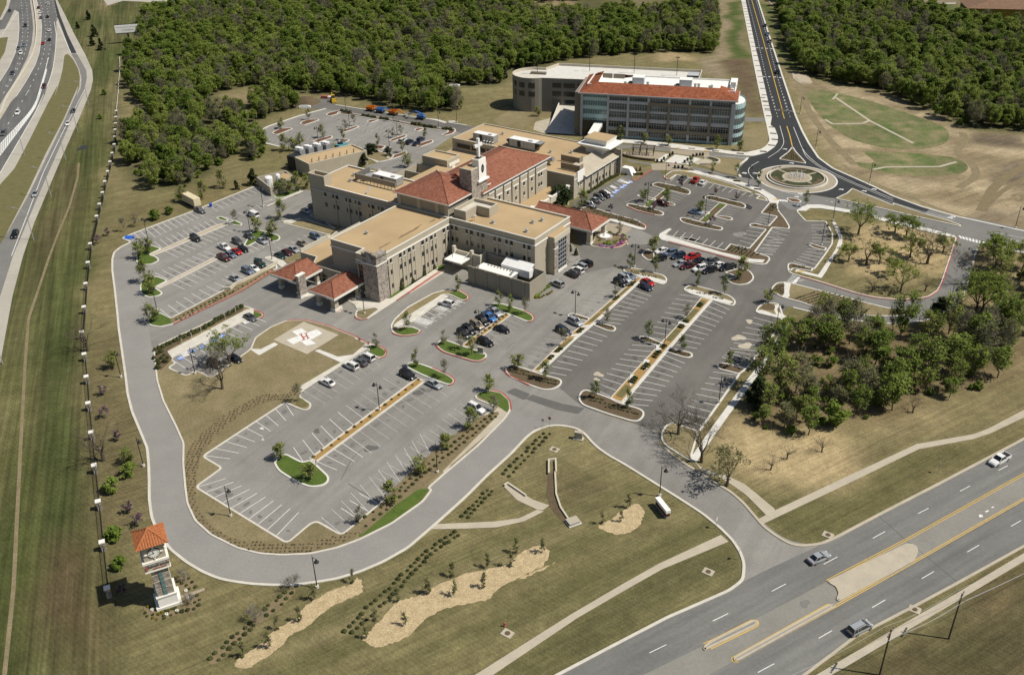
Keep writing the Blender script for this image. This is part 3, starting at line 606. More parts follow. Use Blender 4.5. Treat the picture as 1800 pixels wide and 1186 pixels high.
isle("W3:440,632 470,605 520,600 650,625 830,670 860,700 842,727 800,730 580,672",'mulch')
isle("W3:582,672 650,690 432,866 360,852",'mulch',.2,'concrete',w=.3)
isle("W3:290,742 310,728 350,735 500,772 480,795",'mulch',.6)
isle("W3:520,790 640,805 697,825 692,842 650,842 500,820",'mulch',.6,'concrete')
isle("W3:178,845 190,825 230,822 400,860 560,905 582,925 560,947 500,947 300,897",'mulch');redk("W3:190,850 300,897 480,940",1)
bed("W3:575,690 640,695 590,735 540,720",'grass',.19);bed("W3:430,780 490,790 420,850 375,845",'grass',.19)
isle("W3:988,767 1020,740 1070,735 1200,770 1400,815 1437,847 1420,870 1380,870 1200,822 1030,782",'mulch')
isle("W3:1150,812 1237,832 1020,1026 933,1010",'mulch',.2,'concrete',w=.3)
isle("W3:1110,940 1270,960 1300,980 1280,995 1240,995 1090,955",'mulch',.6)
isle("W3:980,900 1062,915 1040,937 960,920",'mulch',.6)
isle("W3:733,987 750,965 800,970 950,1010 1180,1065 1197,1082 1170,1102 1120,1102 900,1057 770,1022",'mulch')
bed("W3:1160,820 1215,830 1165,870 1120,855",'grass',.19);bed("W3:1050,925 1085,935 1010,1005 970,990",'grass',.19)
isle("W3:573,545 590,523 650,485 730,478 870,495 1100,560 1300,620 1480,700 1640,760 1662,800 1528,772 1580,732 1420,697 1030,602 705,522 640,567 600,567",'lawn',.6);redk("W3:573,545 600,567 640,567",.3)
slab("W3:798,480 900,475 1000,495 1200,550 1400,600 1600,670 1720,740 1772,790 1772,822 1680,812 1650,760 1560,700 1400,640 1200,580 1000,525 810,490",'concrete_white',.150,.8,h=.14)
isle("X5:0,610 110,580 300,625 500,690 700,745 900,795 1000,850 1065,890 1060,930 1010,955 940,950 450,800 350,760 0,680",'mulch',.8)
slab("X5:450,775 560,785 700,830 920,900 1040,935 1000,953 930,948 450,800",'concrete_white',.172,.3);redk("X5:1000,850 1065,890 1060,930",1)
isle("X5:215,1140 250,960 350,965 520,1000 690,1040 745,1110 750,1186 X3:245,210 180,255 100,275 0,278 T7:1165,740 1120,710",'bed_soil',1.5,'concrete_tan')
band("X5:690,1040 740,1110 745,1180 X3:232,205 180,245 100,262 20,262",.9,'paint_red',.17,'kerb_paint',1)
LAWN_E="W1:125,135 190,207 335,207 385,295 383,370 330,450 250,557 90,515 57,540 60,570 80,590 150,610 300,653 550,733 700,768 850,783 1000,781 1100,763 1168,718 1198,660 1306,330 1285,312 1100,262 700,165 540,128 300,85 200,88 135,120"
LE=P(LAWN_E);A('kerb').strip(rnd(LE,1.0),0,KW,0,.16,True,MAT['concrete_white'])
isle("W1:57,545 62,520 90,513 250,557 240,575 100,555 75,580",'mulch',.6);isle("W1:210,382 230,368 352,405 335,425 250,405",'mulch',.6)
slab("W1:388,212 412,212 465,320 462,370 425,430 340,580 308,625 250,608 110,575 130,560 285,600 412,415 440,330",'concrete_white',.06,.4,h=.05)
slab("W1:120,130 200,85 300,85 540,128 545,152 420,130 300,112 220,112 195,132",'concrete_white',.165,.5,h=.15)
slab("W1:690,170 800,195 1100,262 1290,312 1290,325 1220,318 1000,262 800,215 700,190",'concrete_white',.165,.5,h=.15)
slab("W1:1480,375 1540,380 1700,420 1900,470 1900,440 1700,405 1560,370",'concrete_white',.165,.3,h=.15)
redk("W1:150,612 300,655 550,735 700,770 850,785 1000,783 1100,765 1170,720 1200,660 1310,330",1.2,.35,.17)
band("W1:1465,385 1440,450 1400,600 1370,720 1330,780 1250,850 1150,910 1050,940 900,960 700,955 500,930 300,890 100,840",.5,'concrete_white',.15,'kerb',1,z0=0)
isle("X1:1338,550 1340,510 1390,462 1470,452 1570,468 W1:300,715 620,800 800,845 1000,862 1020,875 990,892 880,907 700,907 500,887 300,852 150,802 X1:1500,627 1440,607",'lawn',1.)
bed("X1:1355,545 1360,510 1400,475 1470,465 1475,560 1450,600",'mulch',.19)
bed("W1:75,770 290,715 420,745 640,815 560,860 440,870 340,850 190,810",'bed_soil',.19)
slab("X1:1470,450 1545,462 1525,550 1530,600 1500,628 1445,605 1475,575",'concrete_white',.172,0)
isle("X1:1170,760 1200,710 1250,675 1330,665 1425,682 1480,840 1420,827 1200,777",'lawn',.8)
bed("X1:1215,735 1260,690 1340,685 1380,700 1370,750 1250,745",'mulch',.19)
slab("X1:1185,755 1240,742 1370,790 1470,800 1490,835 1420,830 1200,778",'concrete_white',.172,.2)
slab("X1:1370,690 1440,690 1400,730 1400,760 1480,800 1560,850 1520,890 1470,870 1390,790 1365,740",'concrete_white',.174,.5)
slab("X1:1280,1030 1330,1040 1340,1065 1300,1075 1265,1050",'concrete',.05,0)
slab("U4:205,740 222,728 320,590 400,480 520,325 585,215 600,195 612,205 545,325 425,490 345,600 245,745 240,762 215,752",'concrete_white',.05,.4,h=.05)
slab("U4:225,750 265,785 300,793 360,812 430,845 480,885 555,948 525,978 440,892 385,852 330,818 270,806",'concrete_tan',.05,.5,h=.05)
A('walkway').prism(run("U4:1551,548 1410,622 1350,645 1120,685 820,825 553,950 490,983","U4:1551,578 1420,640 1350,664 1130,705 840,845 508,1003 498,1003",250,.2),0,.05,MAT['concrete_tan'])
A('walkway').prism(run("U7:1340,560 1060,690 900,780 670,915 240,1186","U7:1374,590 1080,712 920,802 700,930 320,1186",.1,200),0,.05,MAT['concrete_tan'])
A('walkway').prism(run("U8:1607,560 1280,755 940,950 600,1150","U8:1607,602 1300,785 960,985 620,1186",300,200),0,.05,MAT['concrete_tan'])
kerb("U8:1784,-120 1560,0 1200,190 860,365 640,482 560,515 460,525 400,512 330,470 270,425 U4:455,955 430,925 380,880 330,850 270,810 200,770 150,735 110,700",.6,'concrete_tan')
kerb("U7:600,1192 850,1060 1100,930 1380,808 1440,762 1446,690 1430,640 1395,585 1340,530 1260,465 1160,400 1040,325 920,250 840,205 790,170 760,140 735,110 700,85 640,72 590,70 545,80 500,100 470,125 400,200 300,290 200,390 100,480 60,515 U6:1640,250 1500,370 1350,455 1200,520 1050,565 930,585 780,605 640,605 500,597 380,580 300,562 200,520 100,460 0,380 U5:525,710 505,660 497,600 497,540 495,480 490,430 465,370 440,310 425,250 418,190 408,120 395,30 T5:80,820 65,680 52,580 52,520 62,485 95,458 150,432 102,412 165,385 480,268 790,143 845,158",.55,'concrete')
A('kerb').strip(run("U8:1607,525 1270,712 1060,825 740,990 480,1186","U8:1607,525 1270,712 1060,825 740,990 480,1186",300,200)[:7],-.25,.25,0,.15,False,MAT['concrete_tan'])
kerb("U4:595,185 530,270 437,383",.5,'concrete_white');kerb("U4:410,405 250,632",.5,'concrete_white')
kerb("W5:1080,0 1200,380 1320,750 1465,1186 W2:770,220 830,360 900,490 1000,640 1150,750 1400,860 1600,950 1779,1040 W1:1050,100 1300,170 1700,258 1900,300",.8,'concrete_white')
kerb("W2:262,640 245,662 180,710 155,760 165,810 190,838",.9,'concrete_white')
slab("W5:890,-120 905,0 1000,480 1040,700 1140,1186 W2:440,230 460,310 490,460 460,510 400,550 240,585 0,560 W3:1200,262 1000,240 700,200 400,168 130,150 130,185 400,208 650,240 800,260 1080,280 1300,310 1440,322 W2:320,622 460,585 540,530 575,475 578,420 545,330 500,300 515,210 W5:1215,1186 1110,720 1060,520 950,0 940,-120",'concrete_white',.15,.8,h=.13)
isle("W3:990,345 1050,330 1300,350 1440,368 1390,420 1350,470 1380,530 1310,528 1200,505 960,425 1090,410 1165,390 1120,360",'lawn',.8,None,zf=.05)
bed("W3:1100,360 1180,365 1290,380 1150,430 1100,440 1160,400",'mulch',.06,.5)
isle("W3:1400,60 1660,0 1660,160 1600,235 1500,270 1400,270 1390,200",'lawn',.8,None,zf=.04)
bed("W3:1390,150 1440,130 1470,190 1420,250 1340,260 1380,190",'mulch',.055,.6)
isle("V5:1560,520 1800,540 W3:250,590 460,470 330,440 130,400 120,520",'bed_soil',.4,None,zf=.06);redk("W3:260,590 455,472",.3,.6)
pave('lawn',"T3:60,330 230,340 270,350 170,400 100,440 0,420 -40,390",'lawn',1,z=.02)
isle("W2:722,530 738,530 770,580 872,690 862,702 590,657 600,640 680,582",'mulch',.4)
isle("W2:1182,1060 1292,1010 1350,957 1500,1022 1779,1132 W1:830,72 1070,152 1250,202 1340,237 1330,247 1200,217 950,162 700,102 415,42",'lawn',.8)
isle("W1:50,45 60,35 130,42 165,60 150,72 90,68",'mulch_red',.5)
rc=P1("W2:782,856");rL=P1("W2:375,790");rR=P1("W2:1190,925");R0=(rL-rR).length/2;rc=(rL+rR)/2
def circ(c,r,n=72): return [Vector((c.x+r*math.cos(2*math.pi*k/n),c.y+r*math.sin(2*math.pi*k/n))) for k in range(n)]
A('roundabout').poly(circ(rc,R0),.05,MAT['brick_paver']);A('kerb').strip(circ(rc,R0),0,.6,0,.10,True,MAT['concrete_white'])
A('roundabout').strip(circ(rc,R0*.76),0,.5,.05,.55,True,MAT['concrete_white'])
A('roundabout').poly(circ(rc,R0*.75),.25,MAT['mulch']);A('roundabout').strip(circ(rc,R0*.69),0,.45,.25,.95,True,MAT['concrete_tan'])
A('roundabout').poly(circ(rc,R0*.68),.60,MAT['ivy'])
A('roundabout').poly(circ(rc,R0*.37),.64,MAT['concrete_tan']);A('roundabout').poly(circ(rc,R0*.31),.66,MAT['brick_paver'])
for k in range(4):
 a=.5+k*math.pi/2;d=Vector((math.cos(a),math.sin(a)));q=Vector((-d.y,d.x))*.5
 A('roundabout').poly([rc+d*R0*.37-q,rc+d*R0*.67-q,rc+d*R0*.67+q,rc+d*R0*.37+q],.63,MAT['brick_paver'])
for k in range(3):
 a0=.9+k*2.1;A('roundabout').poly([rc+Vector((math.cos(a0+t*.09),math.sin(a0+t*.09)))*R0*.63 for t in range(11)]+[rc+Vector((math.cos(a0+t*.09),math.sin(a0+t*.09)))*R0*.5 for t in range(10,-1,-1)],.635,MAT['mulch'])
for s_ in ("W4:410,325 430,305 480,288 570,285 578,292 450,335","W4:178,405 200,385 250,362 345,358 355,366 220,417","W4:625,250 650,232 750,208 768,215 745,238 660,262","W4:755,385 780,372 890,338 910,345 880,362 780,397","W4:515,472 560,450 670,422 690,428 680,442 560,482","W4:730,470 760,455 820,452 830,460 780,485","W4:1148,465 1180,448 1290,412 1308,422 1290,436 1180,474","W4:1378,508 1400,490 1500,458 1528,462 1520,478 1420,516","W4:965,308 990,292 1060,285 1070,293 1000,317","W4:1358,380 1380,362 1440,358 1450,366 1390,388","W4:1585,415 1640,395 1660,360 1700,362 1715,378 1690,405 1620,424","W4:1170,622 1130,600 1230,572 1290,548 1310,560 1280,585","W4:1010,512 1080,500 1130,510 1100,535 1030,540"):
 isle(s_,'mulch_red',.8)
isle("W4:740,218 900,245 1200,290 1400,335 1660,370 1640,385 1380,352 1180,308 890,262 720,240",'mulch',.4)
isle("W4:940,560 1040,540 1200,590 1170,622 1075,642 970,610",'lawn',.4)
kerb("W4:630,195 400,258 150,343 72,387 55,412 70,430 120,482 240,512",.8,'concrete_white');kerb("W4:710,165 900,195 1200,240 1500,285 1640,310 1800,335",.6,'concrete_white')
slab("W4:1490,280 1560,285 1640,310 1620,318",'concrete_white',.1,0);slab("W4:1645,300 1700,296 1712,308 1650,312",'concrete',.1,.3)
slab("V1:930,230 980,225 1150,320 1100,335",'concrete_tan',.175,0)
bed("U6:400,1105 420,1125 470,1138 520,1110 620,1050 700,990 760,910 850,880 900,840 980,760 1060,720 1150,680 1210,650 1225,610 1190,560 1165,572 1150,600 1060,620 940,680 870,720 830,770 780,830 700,860 640,900 600,950 560,985 480,1030 430,1070",'straw',.02,1.2,'straw_bed')
bed("U6:1200,945 1250,985 1330,998 1400,975 1520,920 1600,830 1660,780 1740,740 U7:0,945 100,890 180,875 300,850 340,800 420,760 500,720 560,690 580,640 550,605 500,610 430,650 390,690 300,715 200,730 130,760 60,790 0,830 U6:1640,650 1560,680 1470,690 1400,740 1330,830 1260,890",'straw',.02,1.2,'straw_bed')
bed("U7:785,520 830,500 870,470 920,440 960,415 990,430 1000,460 990,500 950,545 880,562 820,545",'straw',.02,1.2,'straw_bed')
bed("U7:400,770 480,735 610,675 540,720 460,755",'straw',.018,.8,'straw_bed')
bed("U6:235,1080 260,1040 400,920 600,740 700,660 780,620 795,650 700,750 560,850 400,990 300,1100 250,1110",'bed_soil',.02,.8)
bed("W6:240,960 300,930 400,1000 560,985 600,1020 640,1060 500,1100 380,1140 300,1120",'bed_soil',.02,.8);bed("W6:580,690 700,660 780,690 820,770 770,800 640,830",'bed_soil',.02,.8);bed("W6:650,900 860,850 860,960 800,1030 650,1060 620,1030",'bed_soil',.02,.8)
slab("W6:640,868 760,830 890,785 890,815 770,860 650,895",'brick_paver',.03,.3,'walkway')
for s_ in ("U7:60,512 330,500 440,485 520,447 550,455 460,500 340,526 200,532 40,535","U7:372,345 388,332 455,375 500,402 575,428 545,450 515,445 430,405"): slab(s_,'concrete_tan',.05,0,'drain_channel')
bed("U7:570,280 595,280 600,380 610,420 655,490 640,510 580,440 560,380",'mulch',.03,.6,'drain_channel')
PLO=P(PU);A('lawn').poly(rnd(PLO,6),.020,MAT['pond_grass']);A('lawn').poly(rnd(P(PL),5),.020,MAT['pond_grass'])
for q_ in (PU,PL): A('footpath').strip(rnd(P(q_),6),-2.6,0 if area(P(q_)) > 0 else 0,.014,.014,True,MAT['straw'] if False else MAT['track'])
for s_,w_,m_ in (("T4:1320,1100 1380,980 1480,900 1600,840",3.5,'bed_soil'),("T4:1330,1090 1420,1000 1560,920",2.,'bed_soil'),("T4:1480,1020 1510,1010 1540,1030 1520,1050 1490,1040",1.2,'bed_soil'),("T4:700,950 900,1010 1150,1110 1400,1180",1.5,'track'),("T4:600,860 760,960 1000,1040",1.2,'track'),("T4:370,440 420,580 520,720 660,860",3.,'track'),("T4:1220,690 1240,740 1180,790 1280,860 1300,920 1200,980",3.,'track')):
 band(s_,w_,m_,.008,'wheel_tracks',6)
for s_,w_ in (("T4:505,625 545,648 700,645 740,628",2.2),("T4:560,510 740,632 965,748",2.0),("T4:755,885 820,872 1100,870 1190,845",2.0),("T4:545,520 570,490",1.6),("W5:1180,0 1230,45 1270,20",1.6),("T4:335,375 345,410 380,435 430,440",1.5)):
 band(s_,w_*.62,'concrete_tan',.06,'drain_channel',1)
bed("T4:340,380 420,395 440,435 380,430 350,405",'gravel',.03,.5,'drain_channel')
band("X6:548,540 540,640 480,850 400,1040 345,1186 U5:95,0 85,130 70,400 60,600 45,900 15,1186 5,1300",.75,'track',.02,'footpath',2)
# -- painted markings
ZM=Z_TOP;rs0=random.Random(4)
def pline(a,b,w=.13,mat='paint_white',name='parking_lines',z=ZM,zoff=0):
 _k[0] +=.00001;z +=(_k[0] % .004)
 d=(b-a)
 if d.length < .05: return
 n=Vector((-d.y,d.x)).normalized()*(w/2);A(name).poly([a-n,b-n,b+n,a+n],z+zoff,MAT[mat])
def stalls(a0,a1,b0,b1,n,mat='paint_white',w=.14,skip=()):
 A0,A1,B0,B1=P1(a0),P1(a1),P1(b0),P1(b1)
 for i in range(n+1):
  if i in skip: continue
  t=i/n;p_,q_=A0.lerp(A1,t),B0.lerp(B1,t);pline(p_,q_,w,mat)
  if i < n and rs0.random() < .75:
   c_=A0.lerp(A1,(i+.5)/n).lerp(B0.lerp(B1,(i+.5)/n),rs0.uniform(.22,.45));r_=rs0.uniform(.3,.75);ph=rs0.random()*6.28
   A('stains').poly([c_+Vector((math.cos(2*math.pi*k/9),math.sin(2*math.pi*k/9)))*r_*(1+.3*math.sin(4*math.pi*k/9+ph)) for k in range(9)],ZM-.012,MAT['oil_mid' if a0[:2] in ('U3','X1','T8','W3','X3','W1','U4') and mat=='paint_white' else 'oil'])
def path(s,w,mat,name='road_lines',closed=False,z=ZM,dash=None,r=3.):
 pts=P(s);pts=rnd(pts,r,closed=closed) if r else pts
 if not dash: A(name).strip(pts,-w/2,w/2,z,z,closed,MAT[mat]);return
 on,off=dash;acc=0.;seg=[]
 for a,b in zip(pts,pts[1:]):
  L=(b-a).length;d=(b-a)/max(L,1e-6);t=0.
  while t < L:
   ph=acc % (on+off);
   step=min((on-ph) if ph < on else (on+off-ph),L-t)
   step=max(step,.02)
   if ph < on: pline(a+d*t,a+d*(t+step),w,mat,name,z)
   t +=step;acc +=step
def bars(s0,s1,n,w=.4,mat='paint_white',name='road_lines'):
 a,b=P(s0),P(s1)
 for i in range(n):
  t=(i+.5)/n;pline(a[0].lerp(a[1],t),b[0].lerp(b[1],t),w,mat,name)
stalls("U3:863,205","U3:660,392","U3:965,240","U3:783,405",8)
stalls("U3:585,445","U3:340,690","U3:703,482","U3:460,712",8)
stalls("U3:845,156","U3:600,371","U3:730,170","U3:475,330",9,'paint_worn',.1)
stalls("U3:575,400","U3:260,686","U3:440,400","U3:150,640",10,'paint_worn',.1)
stalls("U3:1262,248","U3:1030,500","U3:1130,230","U3:930,480",9)
stalls("U3:1320,270","U3:1090,560","U3:1430,320","U3:1215,580",10)
stalls("U3:1010,540","U3:720,835","U3:850,530","U3:620,790",9)
stalls("U3:1045,590","U3:800,880","U3:1165,640","U3:950,892",9)
stalls("X1:1385,880","X1:1210,1170","X1:1150,818","X1:905,1140",6)
stalls("X1:1210,1170","U4:440,385","X1:905,1140","U4:340,335",4)
stalls("U4:405,408","U4:255,610","U4:305,397","U4:165,580",8)
stalls("X1:1320,10","X1:1165,150","X1:1475,15","X1:1360,168",5);stalls("W3:1700,1070","W3:1640,1160","W3:1779,1080","W3:1779,1200",3)
stalls("T8:1000,487","T8:890,622","T8:1085,505","T8:990,632",6)
stalls("T8:945,492","T8:855,596","T8:850,480","T8:790,575",5)
stalls("T8:1010,420","T8:962,475","T8:915,405","T8:885,455",4)
stalls("X3:745,100","X3:1530,300","X3:820,20","X3:1610,225",8)
stalls("W3:705,522","W3:1580,735","W3:645,585","W3:1530,760",13,skip=(13,))
stalls("W3:1225,840","W3:1120,940","W3:1370,870","W3:1270,960",4,'paint_worn');stalls("W3:1100,960","W3:1030,1025","W3:1240,1000","W3:1170,1062",3,'paint_worn')
stalls("W3:660,695","W3:545,790","W3:800,745","W3:700,830",4,'paint_worn');stalls("W3:500,830","W3:440,870","W3:640,870","W3:580,905",2,'paint_worn')
stalls("W3:565,685","W3:470,770","W3:440,660","W3:340,730",3,'paint_worn');stalls("W3:440,800","W3:360,850","W3:260,765","W3:170,800",3,'paint_worn')
stalls("W3:1145,815","W3:1060,900","W3:1020,790","W3:960,880",3,'paint_worn');stalls("W3:1020,935","W3:935,1000","W3:880,910","W3:820,960",3,'paint_worn')
stalls("W1:340,235","W1:380,360","W1:235,235","W1:240,350",5);stalls("W1:335,420","W1:250,552","W1:205,410","W1:105,500",5)
stalls("U1:650,508","U1:270,757","U1:690,568","U1:390,772",8)
stalls("U1:240,905","U1:655,1162","U1:370,865","U1:755,1045",10,skip=(10,))
stalls("U1:918,1128","U1:1348,770","U1:822,1050","U1:1290,655",11,'paint_worn');stalls("U1:1000,1060","U1:1085,980","U1:915,1005","U1:1000,935",2)
stalls("U2:300,1186","U2:760,790","U2:185,1120","U2:650,715",13,'paint_worn',.11)
stalls("U1:740,792","U1:1020,580","U1:690,718","U1:940,520",6);stalls("U1:1020,580","U1:1270,390","U1:940,520","U1:1180,340",7,'paint_worn',.1)
stalls("U1:800,785","U1:960,670","U1:895,825","U1:1060,745",4);stalls("U1:960,670","U1:1310,410","U1:1060,745","U1:1420,475",9,'paint_worn',.1)
stalls("U1:735,450","U1:1040,250","U1:840,510","U1:1130,310",9,'paint_worn',.1)
stalls("T5:165,385","T5:480,270","T5:215,430","T5:530,300",11);stalls("T5:560,245","T5:790,150","T5:600,270","T5:830,165",8)
stalls("T5:312,462","T5:600,342","T5:270,430","T5:560,315",10);stalls("T5:325,478","T5:610,355","T5:395,512","T5:685,382",10)
stalls("T5:680,320","T5:860,245","T5:640,300","T5:830,230",6);stalls("T5:345,628","T5:600,505","T5:275,592","T5:530,480",8)
stalls("T5:362,648","T5:620,520","T5:430,680","T5:680,545",8);stalls("T5:730,460","T5:850,400","T5:790,485","T5:900,440",4)
stalls("T5:355,825","T5:690,652","T5:300,780","T5:620,625",8);stalls("T5:720,640","T5:890,560","T5:640,610","T5:810,530",5)
stalls("T5:960,515","T5:1200,395","T5:880,480","T5:1110,365",7);stalls("T5:890,205","T5:1040,170","T5:830,230","T5:960,200",5)
stalls("T6:60,500","T6:300,425","T6:10,470","T6:240,420",4,'paint_worn')
stalls("X4:1240,500","X4:830,820","X4:1500,600","X4:1060,960",6,'paint_worn',.1);stalls("X4:1130,460","X4:455,970","X4:930,370","X4:200,870",9,'paint_worn',.1)
stalls("T7:870,900","T7:1000,780","T7:960,960","T7:1160,830",6,'paint_worn',.1)
stalls("W4:660,262","W4:1370,392","W4:630,285","W4:1340,420",20,'paint_worn',.1);stalls("W4:300,390","W4:1140,560","W4:330,375","W4:1160,540",22,'paint_worn',.1);stalls("W4:420,420","W4:1120,580","W4:390,440","W4:1090,600",18,'paint_worn',.1)
stalls("W4:130,480","W4:480,540","W4:170,450","W4:520,500",10,'paint_worn',.1);stalls("W4:860,365","W4:1290,455","W4:885,350","W4:1310,440",12,'paint_worn',.1)
for i,(x,y) in enumerate(((155,295),(213,262),(255,242),(315,210),(348,190))):
 c=P1("U1:%d,%d" % (x,y));A('parking_lines').poly([c+Vector(q) for q in ((-.8,-.8),(.8,-.8),(.8,.8),(-.8,.8))],ZM,MAT['paint_blue'])
 bm_=A('parking_lines')
 bm_.strip([c+Vector((.42*math.cos(t*.5+.6),.42*math.sin(t*.5+.6)-.12)) for t in range(10)],-.06,.06,ZM+.004,ZM+.004,False,MAT['paint_white']);pline(c+Vector((-.1,.0)),c+Vector((-.1,.55)),.14,zoff=.004);pline(c+Vector((-.1,.1)),c+Vector((.4,.1)),.12,zoff=.006)
for q in (("U1:135,258 175,250","U1:170,290 198,282",6),("U1:232,210 275,195","U1:270,232 298,222",6),("U1:330,158 362,150","U1:352,172 380,165",4),("U1:425,105 455,95","U1:460,135 485,125",6)): bars(*q,.22,'paint_white','parking_lines')
stalls("U1:110,300","U1:480,90","U1:180,345","U1:560,125",11)
for q in (("U2:430,240 395,265","U2:510,265 470,290",8),("U2:550,175 505,195","U2:600,190 560,215",6),("U2:640,148 615,160","U2:668,158 625,178",4)): bars(*q,.22,'paint_white','parking_lines')
stalls("U2:595,130","U2:395,268","U2:680,165","U2:470,300",8)
for x,y in ((508,248),(540,228)):
 c=P1("U2:%d,%d" % (x,y));A('parking_lines').strip([c+Vector((.6*math.cos(t*.5),.6*math.sin(t*.5))) for t in range(11)],-.1,.1,ZM,ZM,False,MAT['paint_worn']);pline(c+Vector((0,-.2)),c+Vector((0,.9)),.2,'paint_worn')
for x,y in ((495,410),(550,350),(590,318),(670,270),(715,240),(805,185)):
 c=P1("X5:%d,%d" % (x,y));A('parking_lines').poly([c+Vector(q) for q in ((-.9,-.9),(.9,-.9),(.9,.9),(-.9,.9))],ZM,MAT['paint_blue']);A('parking_lines').strip([c+Vector((.5*math.cos(t*.5),.5*math.sin(t*.5))) for t in range(11)],-.15,.15,ZM+.004,ZM+.004,False,MAT['paint_white'])
for q in (("X5:470,250 500,240","X5:560,290 600,280",5),("X5:590,170 640,130","X5:760,215 800,200",7),("X5:380,320 400,310","X5:470,370 500,360",4)): bars(*q,.2,'paint_white','parking_lines')
stalls("X5:340,330","X5:650,115","X5:460,430","X5:840,180",8)
for q in ("1475,137 1523,112","1278,243 1330,216","1062,358 1117,330","830,485 893,450","578,618 648,580","311,757 383,719","10,908 88,870","1540,423 1593,393","1315,555 1376,520","1081,692 1144,655","827,840 895,800","552,998 621,958","240,1173 324,1128"):
 a,b=P("U8:"+q);pline(a,b,.14,'paint_white','road_lines')
for q in ("1022,1087 1098,1050","1305,945 1372,912"): a,b=P("U7:"+q);pline(a,b,.14,'paint_white','road_lines')
pave('turn_lane',"U8:1700,105 1607,158 1010,492 600,705 0,1015 -500,1260 -500,1450 110,1118 640,840 1062,597 1607,288 1700,235",'asphalt_median',0,ZM-.008)
for s_,d_ in (("U8:1690,108 1607,155 1010,488 595,703",.3),("U8:1690,236 1607,283 1060,595 640,832 130,1112",.3)):
 L=P(s_);L[0]=ext(L[1],L[0],200)
 A('road_lines').strip(L,-.26,-.12,ZM,ZM,False,MAT['paint_yellow']);A('road_lines').strip(L,.12,.26,ZM,ZM,False,MAT['paint_yellow'])
isle("U8:595,705 620,695 1000,515 1040,518 1060,535 1062,560 1040,605 655,812 640,800 655,770 640,735 612,722",'concrete_tan',.6,'concrete_tan',zf=.15,name='median')
isle("U8:112,1098 600,828 632,826 640,838 140,1116 118,1118",'asphalt_median',.5,'concrete_tan',zf=.13,name='median')
isle("U8:-40,1040 0,1012 215,905 242,914 236,934 0,1048 -40,1066",'asphalt_median',.5,'concrete_tan',zf=.13,name='median')
for s_,c_ in (("U8:106,1098 600,822 612,824",0),("U8:-40,1025 0,1008 210,902 244,908 242,934 0,1052",0),("U8:106,1098 112,1118 140,1120",0),("U8:595,703 605,715 640,735 652,765",0)): path(s_,.16,'paint_yellow',r=.5,z=.17 if '595' in s_ else ZM+.004)
pline(*P("U8:1408,350 1425,342"),.3,'paint_white','road_lines');pline(*P("U8:1440,328 1452,322"),.2,'paint_white','road_lines');pline(*P("U8:1375,368 1395,372"),.5,'paint_white','road_lines');pline(*P("U8:1380,376 1388,364"),.4,'paint_white','road_lines')
for s_ in ("U8:860,370 1000,492 1110,580 1270,715",): path(s_,.12,'asphalt_patch',r=1,z=ZM-.003)
pave('asphalt_patch',"U8:960,535 990,525 1030,545 1035,575 1000,575 970,560",'asphalt_street',.5,z=.156)
for s_,w_,m_,dsh in (("W5:1010,-100 1015,0 1130,400 1240,800 1345,1186 W2:610,110 645,232",.30,'paint_yellow',None),("W2:670,310 700,400 728,520",.35,'paint_yellow',None),
 ("W5:975,0 1075,400 1150,740 1260,1150",.2,'paint_white',(2,3)),("W5:1060,0 1180,400 1265,740 1385,1150",.2,'paint_white',(2,3)),("W2:520,0 575,215",.15,'paint_white',(2,3)),("W2:640,0 705,215",.15,'paint_white',(2,3)),
 ("W2:598,305 645,480 600,560 475,637",.18,'paint_white',None),("W2:740,318 830,540 880,610 1000,715 1200,820 1400,910 1779,1065",.2,'paint_white',None),("W2:830,540 870,630 1000,730 1180,830 1400,925 1779,1085",.16,'paint_white',None),
 ("W2:380,678 300,720 265,765 280,815 325,860",.2,'paint_white',None),("W2:470,937 700,1010 880,1048",.2,'paint_white',None),("W2:1085,1085 1150,1100",.2,'paint_white',None),("W2:1275,1128 1340,1145",.2,'paint_white',None),
 ("W1:345,52 395,68",.2,'paint_white',None),("W1:830,160 880,172",.2,'paint_white',None),("W1:620,0 1000,120 1290,195",.16,'paint_white',None),("W1:1590,318 1800,362",.25,'paint_white',None),("W1:1590,290 1800,330",.15,'paint_white',None),
 ("W3:1100,320 1420,345",.15,'paint_white',None),("W2:0,620 240,640",.12,'paint_white',None)):
 path(s_,w_,m_,dash=dsh,r=4)
for c_ in ("W2:650,548","W2:228,797","W2:340,800","W2:718,694","W2:770,1045","W2:805,1015","W2:1235,968","W2:1475,985","W2:1578,966","W3:1412,503","W3:1525,503","W1:1255,180","W1:1275,172"):
 c=P1(c_)
 for q in ((-.9,0,.9,.1),(.2,-.7,.9,.1),(-.3,.6,.3,.2)): pline(c+Vector(q[:2]),c+Vector(q[2:]),.4,'paint_white','road_lines')
bars("W2:580,1072 680,1080","W2:580,1090 680,1098",6,.45);bars("W2:740,1120 850,1130","W2:760,1140 840,1150",5,.45);bars("W1:1310,308 1540,365","W1:1330,330 1530,385",9,.6);bars("X1:1560,370 1500,445","X1:1610,385 1550,460",6,.25)
path("X1:1625,395 1560,465",.5,'paint_white',r=0);path("W1:150,615 115,660",.4,'paint_white',r=0)
for c_ in ("W1:140,645","W1:150,635"): pline(P1(c_),P1(c_)+Vector((1.2,-.3)),.3,'paint_worn','road_lines')
for c_ in ("X3:400,8","X3:738,150","X1:1235,237","X1:1640,345","X1:1510,465","X1:1480,610","X5:945,918","X5:1355,1090","W3:315,1072","W3:720,240","W3:1010,270","W3:1740,780","W3:805,480","X1:230,2"):
 c=P1(c_);A('tactile_paving').poly([c+Vector(q) for q in ((-.7,-.45),(.7,-.45),(.7,.45),(-.7,.45))],.186,MAT['paint_yellow'])
